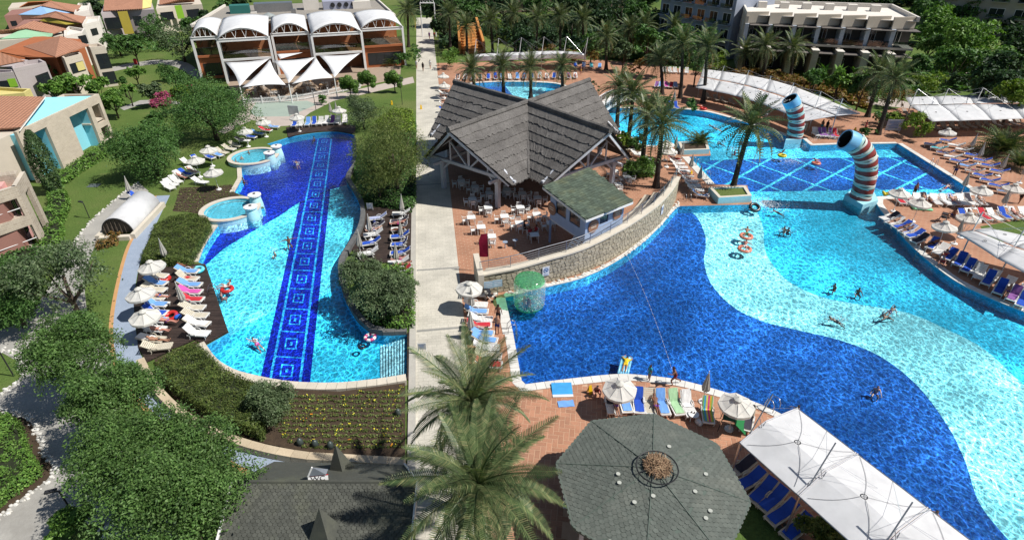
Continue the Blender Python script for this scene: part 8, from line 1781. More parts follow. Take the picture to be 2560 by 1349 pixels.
for a in [
 ('wade', onfloor(2088, 716), 200, 'dark-haired swimmer standing waist deep, left of a pair at the zone edge', 2, 'black', 'd'), ('wade', onfloor(2147, 726), 250, 'dark-haired swimmer standing waist deep, right of a pair at the zone edge', 2, 'black', 'd'),
 ('swim', surf(2228, 772), 30, 'upper of two swimmers close together in the pale water', 0, 'navy', 'd'), ('swim', surf(2220, 786), 200, 'lower of two swimmers close together in the pale water', 0, 'black', 'd'), ('swim', surf(2092, 796), 160, 'swimmer alone where pale water meets dark blue', 2, 'black', 'd'),
 ('wade', onfloor(1962, 572), 210, 'swimmer carrying another in front of the shallow shelf', 0, 'black', 'd'), ('wade', onfloor(1970, 576), 30, 'swimmer held close by another in front of the shallow shelf', 2, 'navy', 'd'), ('wade', onfloor(2193, 972), 240, 'lone bather standing in the deep blue part of the main pool', 1, 'blue', 'b'), ('swim', surf(1946, 526), 170, 'swimmer beneath the shallow shelf splashing towards the black ring', 2, 'black', 'd'),
 ('wade', onfloor(1838, 380), 180, 'bather in a red shirt standing in the spray of the upright worm', 0, 'red', 'd', None, 'red'), ('swim', surf(1803, 356), 190, 'swimmer crossing the far pool left of the spray', 2, 'black', 'd'), ('swim', surf(1782, 313), 150, 'upper swimmer of the pair in the far pool', 0, 'navy', 'd'), ('swim', surf(1794, 319), 180, 'lower swimmer of the pair in the far pool', 1, 'white', 'f'), ('swim', surf(1925, 333), 200, 'swimmer beside the foot of the upright worm spout', 3, 'pink', 'b'), ('swim', surf(2366, 464), 20, 'swimmer in the corner of the lattice pool', 3, 'red', 'd'), ('wade', onfloor(2213, 488), 90, 'bather in the water behind the parasol by the large worm', 2, 'black', 'd'),
 ('swim', surf(742, 406), 120, 'swimmer in the deep blue water left of the mosaic ladder', 3, 'white', 'b'), ('wade', onfloor(686, 628), 250, 'child standing in the pale water left of the mosaic ladder', 0, 'black', 'd', None, None, 0.75), ('reach', onfloor(722, 606), 300, 'bather with arms spread at the edge of the mosaic ladder', 2, 'navy', 'd'), ('swim', surf(640, 852), 140, 'swimmer in pink shorts near the wooden deck corner', 3, 'pink', 'd'), ('wade', onfloor(606, 450), 60, 'bather at the narrow gap between the whirlpools', 2, 'black', 'd'), ('wade', onfloor(786, 346), 200, 'bather beneath the upper deck at the head of the ladder mosaic', 2, 'black', 'd'),
 ('stand', dk(1243, 834), 250, 'man in navy shorts standing beside the loungers left of the main pool', 0, 'navy', 'd'), ('stand', dk(1246, 806), 80, 'person in dark swimwear standing just behind the man in navy shorts', 2, 'black', 'd'), ('crouch', dk(1492, 985), 260, 'woman crouching beside the yellow sign near the blue mat', 3, 'maroon', 'd', 'maroon'), ('stand', dk(1622, 949, 0.06), 200, 'child in teal standing on the pool rim behind the kiosk', 2, 'teal', 'd', None, 'teal', 0.78), ('run', dk(1684, 962), 190, 'man running along the pool rim behind the kiosk', 2, 'maroon', 'd'),
 ('stand', dk(2282, 492), 280, 'tall man standing behind the parasols near the large worm', 2, 'black', 'd'), ('stand', dk(2384, 440), 90, 'man in navy shorts walking along the lattice pool rim', 2, 'navy', 'd'), ('walk', dk(2546, 508), 200, 'man in dark shorts walking past the right terrace loungers', 2, 'black', 'd'), ('crouch', dk(2352, 662), 230, 'sunburnt person kneeling at the main pool rim', 3, 'red', 'd', 'red'), ('crouch', dk(2358, 650), 50, 'second person in red kneeling close to the main pool rim', 3, 'red', 'b', 'red'),
 ('wade', onfloor(1998, 1022), 160, 'bather with a pink float at the tip of the near awning', 0, 'pink', 'd', 'pink'), ('wade', onfloor(2342, 1284), 200, 'dark-haired bather half hidden by the near awning edge', 0, 'pink', 'd'),
 ('walk', dk(1058, 178, 0.02), 80, 'woman in black walking up the pale walkway', 2, 'black', 'd', None, 'black'), ('walk', dk(1042, 172, 0.02), 260, 'person in white walking at the edge of the walkway', 1, 'white', 'b', None, 'white'), ('walk', dk(1076, 172, 0.02), 80, 'person in grey-white clothes walking beside the hotel guests', 1, 'white', 'd', None, 'white'), ('walk', dk(1074, 98, 0.02), 260, 'distant person in purple on the entrance steps', 0, 'purple', 'd', None, 'purple'), ('walk', dk(1086, 98, 0.02), 260, 'distant person in red on the entrance steps', 0, 'navy', 'd', None, 'red'), ('stand', dk(1452, 186, 0.02), 200, 'person standing between the awning end and the thatched roof', 3, 'yellow', 'b'), ('stand', dk(2052, 328, 0.02), 200, 'person in teal shorts under the curved awning end', 2, 'teal', 'd'), ('stand', dk(2064, 330, 0.02), 20, 'person in dark clothes under the curved awning end', 2, 'black', 'd', None, 'black'), ('stand', dk(2160, 330, 0.02), 150, 'person in red clothes beside the crossing palms', 3, 'red', 'd', None, 'red'), ('stand', dk(1700, 238, 0.02), 200, 'person standing beside the bright loungers of the palm grove', 3, 'navy', 'b')]:
 kw = dict(zip(('top', 'shirt', 'scale'), a[7:])); kw = {k: v for k, v in kw.items() if v is not None}; person(*a[:7], **kw)
for k, (x, y, f_) in enumerate(((590, 401, 20), (604, 394, 300), (583, 404, 90), (621, 381, 250))): person('sit', (*at2(x, y, 0.3), -0.02), f_, 'head of a bather sitting in the upper whirlpool, %s from the lawn' % ORD[k], k % 3, 'black', 'd', scale=0.72, group='bathers in the upper whirlpool')
# lying on loungers
for (x, y, hd, z, lb, sk, we, pose) in ((395, 822, 176, 0.55, 'red-haired sunbather lying on the outer row of the lagoon deck', 3, 'white', 'lie'), (415, 800, 176, 0.55, 'sunbather lying beside the red float on the lagoon deck', 3, 'purple', 'lie'), (392, 848, 180, 0.52, 'tanned sunbather stretched out at the end of the lagoon deck', 0, 'black', 'lie'), (462, 665, 170, 0.55, 'tanned sunbather half sitting at the hedge end of the lagoon deck', 2, 'black', 'lie'), (468, 692, 172, 0.5, 'sunbather in a red striped top at the turquoise float', 3, 'red', 'prone'), (395, 738, 176, 0.55, 'sunbather in the shade of the middle lagoon deck parasol', 3, 'blue', 'lie'), (998, 556, 8, 0.55, 'sunbather on the blue towel high on the bank deck', 3, 'pink', 'lie'), (1000, 572, 8, 0.55, 'tanned sunbather beside the folded parasol on the bank deck', 2, 'maroon', 'lie'), (938, 572, 12, 0.55, 'sunbather in the lagoon side row of the bank deck', 1, 'blue', 'lie'), (1004, 645, 8, 0.55, 'sunbather in pink on the bank deck near the olive hedge', 3, 'pink', 'lie'), (1010, 660, 8, 0.55, 'sunbather nearest the olive hedge on the bank deck', 3, 'red', 'lie'), (452, 440, 155, 0.55, 'sunbather beneath the broad tree on the lawn', 3, 'white', 'lie'), (478, 425, 155, 0.55, 'pale sunbather on the lawn left of the parasol', 1, 'white', 'lie'), (2312, 508, 88, 0.55, 'tanned sunbather in the middle of the right terrace', 2, 'black', 'lie'), (2330, 504, 88, 0.55, 'dark tanned sunbather beside the green mattress', 2, 'navy', 'lie'), (2262, 566, 18, 0.55, 'sunbather on the main pool edge below the worm spout', 2, 'black', 'lie'), (2334, 606, 18, 0.55, 'sunbather with dark towel above the steel ladder', 2, 'black', 'lie'), (2520, 725, 40, 0.6, 'sunbather in purple at the right picture edge', 0, 'purple', 'lie'), (2385, 535, 90, 0.5, 'tanned person sitting with back turned on the right terrace', 2, 'navy', 'sit'), (1640, 1010, 92, 0.6, 'tanned sunbather lying in the row behind the octagonal kiosk', 2, 'purple', 'lie'), (1188, 815, 178, 0.55, 'sunbather on the red towel left of the main pool', 3, 'red', 'lie'), (1540, 1010, 92, 0.6, 'sunbather in purple under the parasol by the kiosk', 0, 'purple', 'lie')):
 p = at(x, y, z); person(pose, (p.x, p.y, z-0.06), hd, lb, sk, we, 'd' if sk != 1 else 'f', group='sunbathers on loungers')
for k, (x, y, z, hd, lb) in enumerate(PEND): person('lie', (x, y, z+0.44), hd, lb, (0, 2, 3, 0, 1)[k % 5], ('black', 'navy', 'pink', 'blue', 'red', 'white', 'green')[k % 7], 'db'[k % 2], group='sunbathers on loungers')
# foam and spray
FOAM = mat('foam', (0.8, 0.82, 0.83), None, 0.8)
def foam(x, y, r, n, label, jet=None):
 p = at(x, y, WLEV); C = [(p.x+random.gauss(0, r), p.y+random.gauss(0, r*0.7), WLEV+0.012+random.random()*0.02) for _ in range(n)]
 if jet:
  a, c_ = jet
  for _ in range(n):
   t = random.random(); q = a.lerp(c_, t); q.z = a.z+(c_.z-a.z)*t*t+random.gauss(0, 0.05+0.15*t); C.append((q.x+random.gauss(0, 0.03+0.25*t), q.y+random.gauss(0, 0.05+0.2*t), q.z))
 C = [c for c in C if in_pool(c[0], c[1])]
 if not C: return
 V, F = leafcards(C, [(0, 0, 1)]*len(C), 0.035, 0.7, 0.3); tag(link('foam', npmesh('foam', V, F, FOAM)), label, 'foam', None, 'stuff')
foam(1905, 508, 1.1, 1500, 'white splash water below the shallow shelf'); foam(1845, 372, 0.8, 500, 'spray landing near the bather in red', (atY(1975, 250, at(1985, 350).y), at(1848, 372, WLEV))); foam(1975, 402, 0.9, 420, 'spray falling on the lattice mosaic', (atY(2100, 356, at(2152, 503).y), at(1975, 400, WLEV)))
for k, (x, y) in enumerate(((2092, 796), (2226, 778), (1946, 526), (640, 850), (742, 405), (1803, 355), (1788, 316), (2366, 463), (690, 625), (1966, 574))): foam(x, y, 0.45, 60, 'ripples of foam around a swimmer, %s patch' % ORD[k])
for (X, Y, f_, lb, c_) in ((655, 590, 320, 'person in a red shirt sitting at the table in the hut shadow, left', 'red'), (700, 572, 200, 'person in a red shirt sitting at the table in the hut shadow, right', 'red'), (612, 545, 350, 'person in black sitting on the sunny terrace chair', 'black')):
 p = at(1120+X/3.188, 400+Y/3.188, 0.5); person('sit', (p.x, p.y, 0.52), f_, lb, 2, 'black', 'd', shirt=c_, group='guests at the terrace tables'); dchair(p.x, p.y, R(f_)+math.pi/2, 'white chair under the guest '+('in black' if c_ == 'black' else 'in red, '+lb.split(', ')[-1]))
p = at(1336, 585, 0.74); dtable(1336, 586, 'in the hut shadow between the red shirts', 0)
# floats and inflatables
def torus(R0, r, m, name, root=None, n=20, k=8, mats=None, seg=None):
 b = MB(); vs = []; fs = []; ms = []
 for i in range(n):
  for j in range(k): a, c_ = 2*math.pi*i/n, 2*math.pi*j/k; vs.append(((R0+r*math.cos(c_))*math.cos(a), (R0+r*math.cos(c_))*math.sin(a), r*math.sin(c_)))
 b.add(vs, [(i*k+j, ((i+1) % n)*k+j, ((i+1) % n)*k+(j+1) % k, i*k+(j+1) % k) for i in range(n) for j in range(k)])
 if seg: b.m = [(i//(n//seg)) % 2 for i in range(n) for j in range(k)]
 return b.build(name, m, root, True)
REDV = mat('red_vinyl', (0.50, 0.03, 0.025), (0.45, 0.025, 0.02), 0.3, 2, spec=0.5); YELV = mat('yellow_vinyl', (0.75, 0.6, 0.03), None, 0.3, spec=0.5); BLKV = mat('black_vinyl', (0.012, 0.012, 0.014), None, 0.3, spec=0.5); TURV = mat('turquoise_vinyl', (0.05, 0.48, 0.62), (0.25, 0.65, 0.72), 0.3, 3, spec=0.5); PNKV = mat('pink_vinyl', (0.68, 0.06, 0.22), None, 0.35, spec=0.5); CORV = mat('coral_vinyl', (0.62, 0.16, 0.10), (0.7, 0.3, 0.2), 0.3, 2.5, spec=0.5)
def floatring(x, y, m, label, z=None, R0=0.42, r=0.16, mats=None, seg=None, tilt=0.0):
 p = at(x, y, WLEV if z is None else z); o = torus(R0, r, mats or m, 'swim_ring', None, mats=mats, seg=seg); o.location = (p.x, p.y, (WLEV+r*0.4) if z is None else z+r); o.rotation_euler = (tilt, 0, 0); return tag(o, label, 'swim ring', 'inflatable swim rings')
for (x, y, m, lb) in ((1865, 592, CORV, 'upper coral ring carrying a bather in the pale water'), (1861, 624, CORV, 'lower coral ring carrying a bather in the pale water'), (568, 724, REDV, 'red ring carrying a bather at the lagoon deck'), (1955, 390, YELV, 'yellow ring floating over the lattice mosaic'), (2040, 409, CORV, 'small orange ring over the lattice mosaic')): floatring(x, y, m, lb, R0=0.5 if m is CORV and x < 1900 else 0.4)
for (x, y, f_, lb, sk, we) in ((1865, 588, 250, 'bather in green shorts lounging in the upper coral ring', 0, 'green'), (1861, 620, 240, 'bather lounging in the lower coral ring', 3, 'white'), (568, 720, 200, 'pale bather sitting in the red ring by the lagoon ladder', 1, 'white'), (1953, 386, 200, 'child lying in the yellow ring over the lattice mosaic', 2, 'black'), (2038, 406, 30, 'child with an orange ring over the lattice mosaic', 3, 'teal')): p = surf(x, y, 0.22); person('ring', p, f_, lb, sk, we, scale=0.95 if x < 1900 else 0.75)
person('wade', onfloor(551, 738), 30, 'bather in red climbing towards the lagoon deck ladder', 3, 'red', 'b', top='red')
floatring(1886, 520, BLKV, 'black rubber ring tossed by the spray below the shallow shelf', None, 0.45, 0.17, tilt=0.5)
floatring(413, 700, REDV, 'red ring lying on the lagoon deck nearest the hedge', 0.1, 0.36, 0.15); floatring(430, 793, REDV, 'red ring lying on the lagoon deck between the two rows', 0.1, 0.36, 0.15, tilt=0.3); floatring(494, 678, TURV, 'turquoise patterned ring at the water corner of the lagoon deck', 0.1, 0.45, 0.15); floatring(1758, 274, REDV, 'red ring on the far pool rim', 0.05, 0.4, 0.15); floatring(1750, 266, CORV, 'coral ring behind the red one on the far pool rim', 0.05, 0.35, 0.14)
floatring(925, 844, None, 'pink and white lifebuoy floating beside the lagoon steps', None, 0.34, 0.12, [PNKV, WHITE], 10); floatring(905, 867, BLKV, 'dark ring put in as the shadow of the pink lifebuoy', None, 0.22, 0.07)  # small black ring stands in for the shadow cast by the lifebuoy
def mattress(x, y, rz, m, label, z, L=1.9, W=0.75):
 p = at(x, y, z); root = empty('air_mattress', (p.x, p.y, z), rz, label, 'air mattress', 'air mattresses')
 for k in range(5): b = MB(); b.tube([((k-2)*W/5, -L/2, 0.07), ((k-2)*W/5, L/2-0.35, 0.07)], 0.085, 8); b.build('air_tube', m, root, True)
 b = MB(); b.tube([(-W/2, L/2-0.2, 0.1), (W/2, L/2-0.2, 0.1)], 0.14, 8); b.build('pillow', m, root, True)
mattress(1562, 915, R(-18), mat('sky_vinyl', (0.10, 0.42, 0.68), (0.3, 0.6, 0.75), 0.3, 4, spec=0.5), 'light blue air mattress floating at the pool rim behind the kiosk', WLEV+0.02); p = surf(1564, 914, 0.2); person('prone', p, 70, 'bather in yellow lying on the light blue air mattress', 0, 'yellow', 'd', shirt='yellow', scale=0.9)
mattress(2303, 522, R(80), mat('green_vinyl', (0.12, 0.50, 0.25), (0.3, 0.65, 0.4), 0.3, 4, spec=0.5), 'green patterned air mattress on the paving under the parasol', 0.04); mattress(2222, 486, R(75), YELV, 'yellow air mattress at the corner beside the large worm', 0.06, 1.4, 0.7)
# water ball: clear roller with green ends
def zorbmat(name, c, a):
 m, nt, n, l, b = nodes(name); tr = n.new('ShaderNodeBsdfTransparent'); tr.inputs[0].default_value = (*c, 1); d = n.new('ShaderNodeBsdfDiffuse'); d.inputs[0].default_value = (*[x*0.9 for x in c], 1); gl = n.new('ShaderNodeBsdfGlossy'); gl.inputs[1].default_value = 0.08
 m1 = n.new('ShaderNodeMixShader'); m1.inputs[0].default_value = a; l.new(tr.outputs[0], m1.inputs[1]); l.new(d.outputs[0], m1.inputs[2]); m2 = n.new('ShaderNodeMixShader'); m2.inputs[0].default_value = 0.07; l.new(m1.outputs[0], m2.inputs[1]); l.new(gl.outputs[0], m2.inputs[2]); l.new(m2.outputs[0], n['Material Output'].inputs[0]); return m
ZC, ZG = zorbmat('clear_vinyl', (0.86, 0.95, 0.90), 0.14), zorbmat('green_clear_vinyl', (0.30, 0.84, 0.46), 0.16); zp = at(1323, 764, WLEV); ZB = empty('water_roller', (zp.x, zp.y, WLEV), 0, 'clear inflatable water roller with green ends at the pool corner', 'water roller'); rz_ = 1.2
b = MB(); b.lathe([(rz_*0.97, 0.25), (rz_, 0.6), (rz_, 2.0), (rz_*0.97, 2.3)], 32, cap=False); b.build('clear_wall', ZC, ZB, True)
b = MB(); b.lathe([(0.02, -0.05), (rz_*0.7, -0.04), (rz_*0.93, 0.08), (rz_*0.97, 0.25)], 32, cap=False); b.build('green_base', ZG, ZB, True); b = MB(); b.lathe([(rz_*0.97, 2.3), (rz_*0.93, 2.5), (rz_*0.7, 2.66), (0.02, 2.7)], 32, cap=False); b.build('green_dome', ZG, ZB, True)
b = MB(); b.lathe([(rz_*0.72, 0.3), (rz_*0.74, 2.2)], 24, cap=False); b.build('inner_wall', ZC, ZB, True)
dots = MB()
for q in range(220):
 a, z = random.random()*6.28, random.uniform(0.3, 2.55); rr = rz_*(1.005 if z < 2.3 else 1.0-(z-2.3)*0.45); dots.box((rr*math.cos(a), rr*math.sin(a), z), (0.035, 0.035, 0.035), a)
dots.build('weld_dots', WHITE, ZB)['kind'] = 'stuff'
person('crouch', (zp.x, zp.y, WLEV+0.03), 250, 'bather crouching inside the clear water roller', 2, 'black', 'd'); person('sit', (zp.x-0.35, zp.y+0.2, WLEV+0.15), 300, 'second bather sitting inside the clear water roller', 2, 'red', 'd', scale=0.8)
b = MB(); q0, q1 = at(1565, 632, WLEV+0.02), at(1690, 955, WLEV+0.02)
RP = empty('float_rope', (0, 0, 0), 0, 'thin float rope crossing the deep blue water', 'rope'); b.tube([q0.lerp(q1, i/12)+Vector((0.25*math.sin(i/12*math.pi), 0, 0)) for i in range(13)], 0.006, 4); b.build('rope', WHITE, RP)
for i in range(30):
 b = MB(); pq = q0.lerp(q1, (i+.5)/30)+Vector((0.25*math.sin((i+.5)/30*math.pi), 0, 0)); b.lathe([(0.01, -0.03), (0.03, 0), (0.01, 0.03)], 8, pq); b.build('float', WHITE, RP)
# signs, lamps and small things
YS = mat('yellow_plastic', (0.75, 0.46, 0.015), None, 0.45)
def wetsign(x, y, label):
 p = at(x, y); root = empty('floor_sign', (p.x, p.y, 0.03), random.random(), label, 'warning sign', 'yellow folding floor signs')
 for s_ in (-1, 1): b = MB(); b.slab([(-0.15, s_*0.16, 0), (0.15, s_*0.16, 0), (0.1, 0.01*s_, 0.62), (-0.1, 0.01*s_, 0.62)] if s_ > 0 else [(0.15, -0.16, 0), (-0.15, -0.16, 0), (-0.1, -0.01, 0.62), (0.1, -0.01, 0.62)], 0.02); b.build('panel', YS, root)
 b = MB(); b.tube([(-0.08, 0, 0.62), (0.08, 0, 0.62)], 0.02, 5); b.build('handle', YS, root)
for (x, y, lb) in ((1053, 273, 'yellow folding sign on the walkway near the thatched roof'), (398, 516, 'yellow folding sign on the blue path behind the tunnel'), (1474, 982, 'yellow folding sign beside the crouching woman'), (1727, 440, 'yellow folding sign beside the lattice pool loungers'), (1137, 1085, 'yellow folding sign under the tall foreground palm'), (2136, 330, 'yellow folding sign near the notice board'), (980, 262, 'orange chair-like folding sign on the walkway lawn')): wetsign(x, y, lb)
SIGNW = mat('sign_white', (0.72, 0.73, 0.74), None, 0.5); SIGNB = mat('sign_blue', (0.10, 0.20, 0.42), None, 0.5)
def board(x, y, w, h, zb, label, rz=0.0, lines=4, m=None, lean=0.0, xt=None):
 p = at(x, y); root = empty('notice_board', (p.x, p.y, 0), rz, label, 'notice board', 'notice boards'); b = MB(); b.box((0, 0, zb+h/2), (w, 0.05, h)); pn = b.build('panel', m or SIGNW, root, rot=(lean, 0, 0))
 for sx in (-1, 1): b = MB(); b.tube([(sx*w*0.45, 0.04, 0), (sx*w*0.45, 0.04, zb+h)], 0.03, 5); b.build('post', SIGNW, root)
 b = MB()
 for k in range(lines): b.box((-w*0.03*(k % 2), -0.03, zb+h*(0.82-k*0.68/max(1, lines))), (w*(0.7-0.12*(k % 3)), 0.006, h*0.05))
 if lines: b.build('text_lines', SIGNB, pn)
board(738, 300, 1.6, 1.3, 0.8, 'blank white notice board on the plaza beside the upper deck', R(-8), 0); board(2228, 335, 2.0, 1.5, 0.5, 'grey notice board between the crossing palms and the clipped hedge', R(-6), 5, mat('sign_grey', (0.45, 0.45, 0.5), None, 0.5)); board(1057, 888, 0.55, 0.5, 0.55, 'small depth board beside the walkway above the palm', R(5), 3, mat('sign_greyish', (0.42, 0.44, 0.46), None, 0.5)); board(926, 528, 0.6, 0.6, 0.3, 'small white sign beside the drooping trees on the bank deck', 0, 2)
def wallsign(i, z, w, h, label, bar=True):
 a, c_ = Vector(base[i]), Vector(base[i+1]); f = Face(tuple(a), tuple(c_)); root = empty('pool_sign', (0, 0, 0), 0, label, 'sign', 'signs on the rubble wall'); f.box('panel', SIGNW, root, -w/2, w/2, z, z+h, 0.07, 0.10)
 cz = z+h*0.62; r_ = min(w, h)*0.32; b = MB(); pts = [f.p(r_*math.cos(t), cz+r_*math.sin(t), 0.112) for t in [2*math.pi*k/20 for k in range(21)]]; b.tube(pts, 0.02, 4)
 if bar: b.tube([f.p(-r_*.7, cz+r_*.7, 0.112), f.p(r_*.7, cz-r_*.7, 0.112)], 0.02, 4)
 b.build('prohibition_ring', SIGNB, root); b = MB(); b.tube([f.p(-r_*.5, cz-r_*.1, 0.108), f.p(0, cz+r_*.15, 0.108), f.p(r_*.5, cz-r_*.35, 0.108)], 0.03, 4); b.build('diver_symbol', SIGNB, root); f.box('caption', SIGNB, root, -w*0.3, w*0.3, z+h*0.1, z+h*0.17, 0.101, 0.108)
wi = min(range(nb_-1), key=lambda i: (Vector(base[i])-Vector(at2(1362, 706))).length); wallsign(wi, 0.75, 0.62, 0.85, 'blue and white no diving sign beside the water roller'); wi2 = min(range(nb_-1), key=lambda i: (Vector(base[i])-Vector(at2(1652, 560))).length); wallsign(wi2, 1.2, 0.55, 0.9, 'white no diving sign at the upper end of the rubble wall')
for k, (x, y) in enumerate(((1222, 712), (1244, 708))):
 p = at(x, y, 1.2); root = empty('info_panel', (p.x, p.y-0.15, 0), R(12), ('left' if k == 0 else 'right')+' pale blue rules panel before the rubble wall end', 'sign', 'rules panels'); b = MB(); b.box((0, 0, 1.3), (0.75, 0.04, 0.62)); pn = b.build('panel', mat('pale_blue_panel', (0.36, 0.5, 0.6), None, 0.5), root); b = MB()
 for q in range(3): b.box((0, -0.024, 1.46-q*0.15), (0.55, 0.006, 0.03))
 b.build('text_lines', SIGNW, pn); b = MB(); b.tube([(0, 0.03, 0), (0, 0.03, 1.2)], 0.03, 5); b.build('post', STEEL, root)
def lamp(x, y, h, label, arm=0.4, rz=0.0):
 p = at(x, y); root = empty('garden_lamp', (p.x, p.y, 0), rz, label, 'lamp', 'garden lamps'); b = MB(); b.tube([(0, 0, 0), (0, 0, h), (arm*0.6, 0, h+0.12)], 0.045, 6); b.build('post', DARKM, root); b = MB(); b.box((arm*0.8, 0, h+0.14), (0.5, 0.2, 0.09)); b.build('lamp_head', DARKM, root); b = MB(); b.box((arm*0.8, 0, h+0.085), (0.4, 0.14, 0.02)); b.build('lens', WHITE, root)
lamp(224, 545, 1.6, 'black garden lamp on the lawn beside the house path', 0.4, R(160)); lamp(180, 1278, 1.6, 'black garden lamp beside the pebble border at the bottom', 0.4, R(200)); lamp(1006, 262, 4.0, 'tall lamp on the lawn beside the walkway', 0.3); lamp(1096, 165, 4.5, 'tall lamp at the round pool side of the walkway', 0.3); lamp(790, 275, 3.0, 'slim post lamp on the lawn behind the upper deck', 0.3); lamp(35, 940, 3.4, 'tall lamp on the grass island at the picture edge', 0.3, R(120))
# red feather flag
p = at(1222, 680); FG = empty('feather_flag', (p.x, p.y, 0), 0, 'dark red feather flag standing at the terrace corner', 'flag'); b = MB(); b.tube([(0, 0, 0), (0, 0, 3.4), (-0.25, 0, 3.75)], 0.02, 5); b.build('pole', STEEL, FG); vs = []
for j in range(9):
 t = j/8; z = 1.5+2.2*t; w = 0.75*(1-0.25*max(0, t-0.75)*4); vs += [(-0.02, 0, z), (-w*0.5, 0.07*math.sin(t*5), z), (-w, 0.02+0.09*math.sin(t*5+1.2), z-0.05)]
b = MB(); b.add(vs, [(j*3+k, j*3+k+1, (j+1)*3+k+1, (j+1)*3+k) for j in range(8) for k in range(2)]); o = b.build('cloth', fabric('crimson_flag', (0.32, 0.015, 0.05), 0.8, 0.2), FG, True)
# blue mat, floor towel, table
p = at(1405, 971, 0.1); MT = empty('floor_mat', (p.x, p.y, 0.03), R(2), 'bright blue board leaning flat on the rim beside the main pool', 'mat'); b = MB(); b.box((0, 0, 0.06), (1.3, 1.0, 0.05)); b.build('board', mat('bright_blue_board', (0.05, 0.33, 0.68), None, 0.6), MT, rot=(R(8), 0, 0)); b = MB(); b.box((0, -0.6, 0.03), (1.3, 0.2, 0.06)); b.build('white_edge', WHITE, MT)
p = at(1415, 1008, 0.05); b = MB(); n = 8; b.add([((i/n-.5)*1.0, (k/4-.5)*0.55, 0.03+0.02*math.sin(i*1.3+k)) for k in range(5) for i in range(n+1)], [(k*(n+1)+i, k*(n+1)+i+1, (k+1)*(n+1)+i+1, (k+1)*(n+1)+i) for k in range(4) for i in range(n)]); tag(b.build('towel', TC['l'][1], None, True, (p.x, p.y, 0.02), (0, 0, 0.1)), 'light blue towel lying flat on the paving below the blue board', 'towel', 'towels spread on loungers')
p = at(1734, 1035, 0.45); r_ = empty('side_table', (p.x, p.y, 0.03), 0.3, 'small white side table beside the rainbow towel lounger', 'side table'); b = MB(); b.lathe([(0.3, 0.42), (0.32, 0.44), (0.32, 0.46), (0.01, 0.46)], 14); b.build('table_top', PLW, r_)
for k in range(4): b = MB(); a = k*1.571+.4; b.tube([(0.26*math.cos(a), 0.26*math.sin(a), 0), (0.2*math.cos(a), 0.2*math.sin(a), 0.43)], 0.025, 5); b.build('leg', PLW, r_)
for (dx, dy) in ((0.05, 0.05), (-0.1, 0.1)): b = MB(); b.lathe([(0.035, 0), (0.04, 0.1)], 8); tag(b.build('cup', mat('dark_cup', (0.06, 0.03, 0.02), None, 0.4), None, False, (p.x+dx, p.y+dy, 0.495)), ('brown cup at the pool side' if dx > 0 else 'brown cup at the kiosk side')+' of the small white side table', 'cup', 'cups on the side table')
# green play tent with frame
p = at(1830, 1062, 0.3); GTN = empty('play_tent', (p.x, p.y, 0.03), R(-25), 'green folding play tent with dark frame under the parasol', 'play tent'); GRN = fabric('green_canvas', (0.02, 0.16, 0.05), 0.8, 0.1)
b = MB(); b.slab([(0.1, -0.5, 0.9), (0.8, -0.45, 0.25), (0.8, 0.55, 0.25), (0.1, 0.5, 0.9)], 0.03); b.build('side_cover', GRN, GTN); b = MB(); b.slab([(-0.6, -0.5, 0.95), (0.1, -0.5, 1.05), (0.1, 0.5, 1.05), (-0.6, 0.5, 0.95)], 0.02); b.build('top_cover', fabric('dark_green_canvas', (0.012, 0.05, 0.03), 0.8, 0.05), GTN); b = MB()
for (x, y) in ((-0.6, -0.5), (0.1, -0.5), (-0.6, 0.5), (0.1, 0.5)): b.tube([(x*1.15, y*1.1, 0), (x, y, 1.0)], 0.025, 5)
b.build('frame', DARKM, GTN)
# pushchairs
def stroller(x, y, rz, label, c=(0.02, 0.02, 0.025), z=0.03):
 p = at(x, y, 0.3); root = empty('pushchair', (p.x, p.y, z), rz, label, 'pushchair', 'pushchairs'); m = fabric('dark_pram_cloth', c, 0.8, 0); b = MB(); b.slab([(-0.22, -0.3, 0.5), (0.22, -0.3, 0.5), (0.22, 0.15, 0.42), (-0.22, 0.15, 0.42)], 0.05); b.build('seat', m, root); b = MB(); vs = [(sx*0.24, 0.15+0.35*math.cos(t)*-1+0.1, 0.6+0.42*math.sin(t)) for t in [i*math.pi/8 for i in range(7)] for sx in (-1, 1)]; b.add(vs, [(2*i, 2*i+1, 2*i+3, 2*i+2) for i in range(6)]); b.build('hood', m, root)
 b = MB()
 for sx in (-1, 1): b.tube([(sx*0.26, -0.4, 0.1), (sx*0.24, 0.1, 0.6), (sx*0.24, 0.5, 1.0)], 0.018, 5); b.tube([(sx*0.26, 0.35, 0.1), (sx*0.24, 0.0, 0.5)], 0.018, 5)
 b.tube([(-0.24, 0.5, 1.0), (0.24, 0.5, 1.0)], 0.02, 5); b.build('frame', STEEL, root)
 for sx in (-1, 1):
  for y_ in (-0.4, 0.35): b = MB(); b.lathe([(0.12, -0.025), (0.12, 0.025)], 12); b.build('wheel', BLKV, root, False, (sx*0.29, y_, 0.12), (0, math.pi/2, 0))
stroller(1222, 742, R(70), 'black pushchair beside the parasol at the rubble wall end'); stroller(1312, 1290, R(20), 'dark blue pushchair in the palm shade beside the kiosk', (0.02, 0.035, 0.09)); stroller(2358, 546, R(140), 'purple-black pushchair on the right terrace', (0.06, 0.02, 0.06))
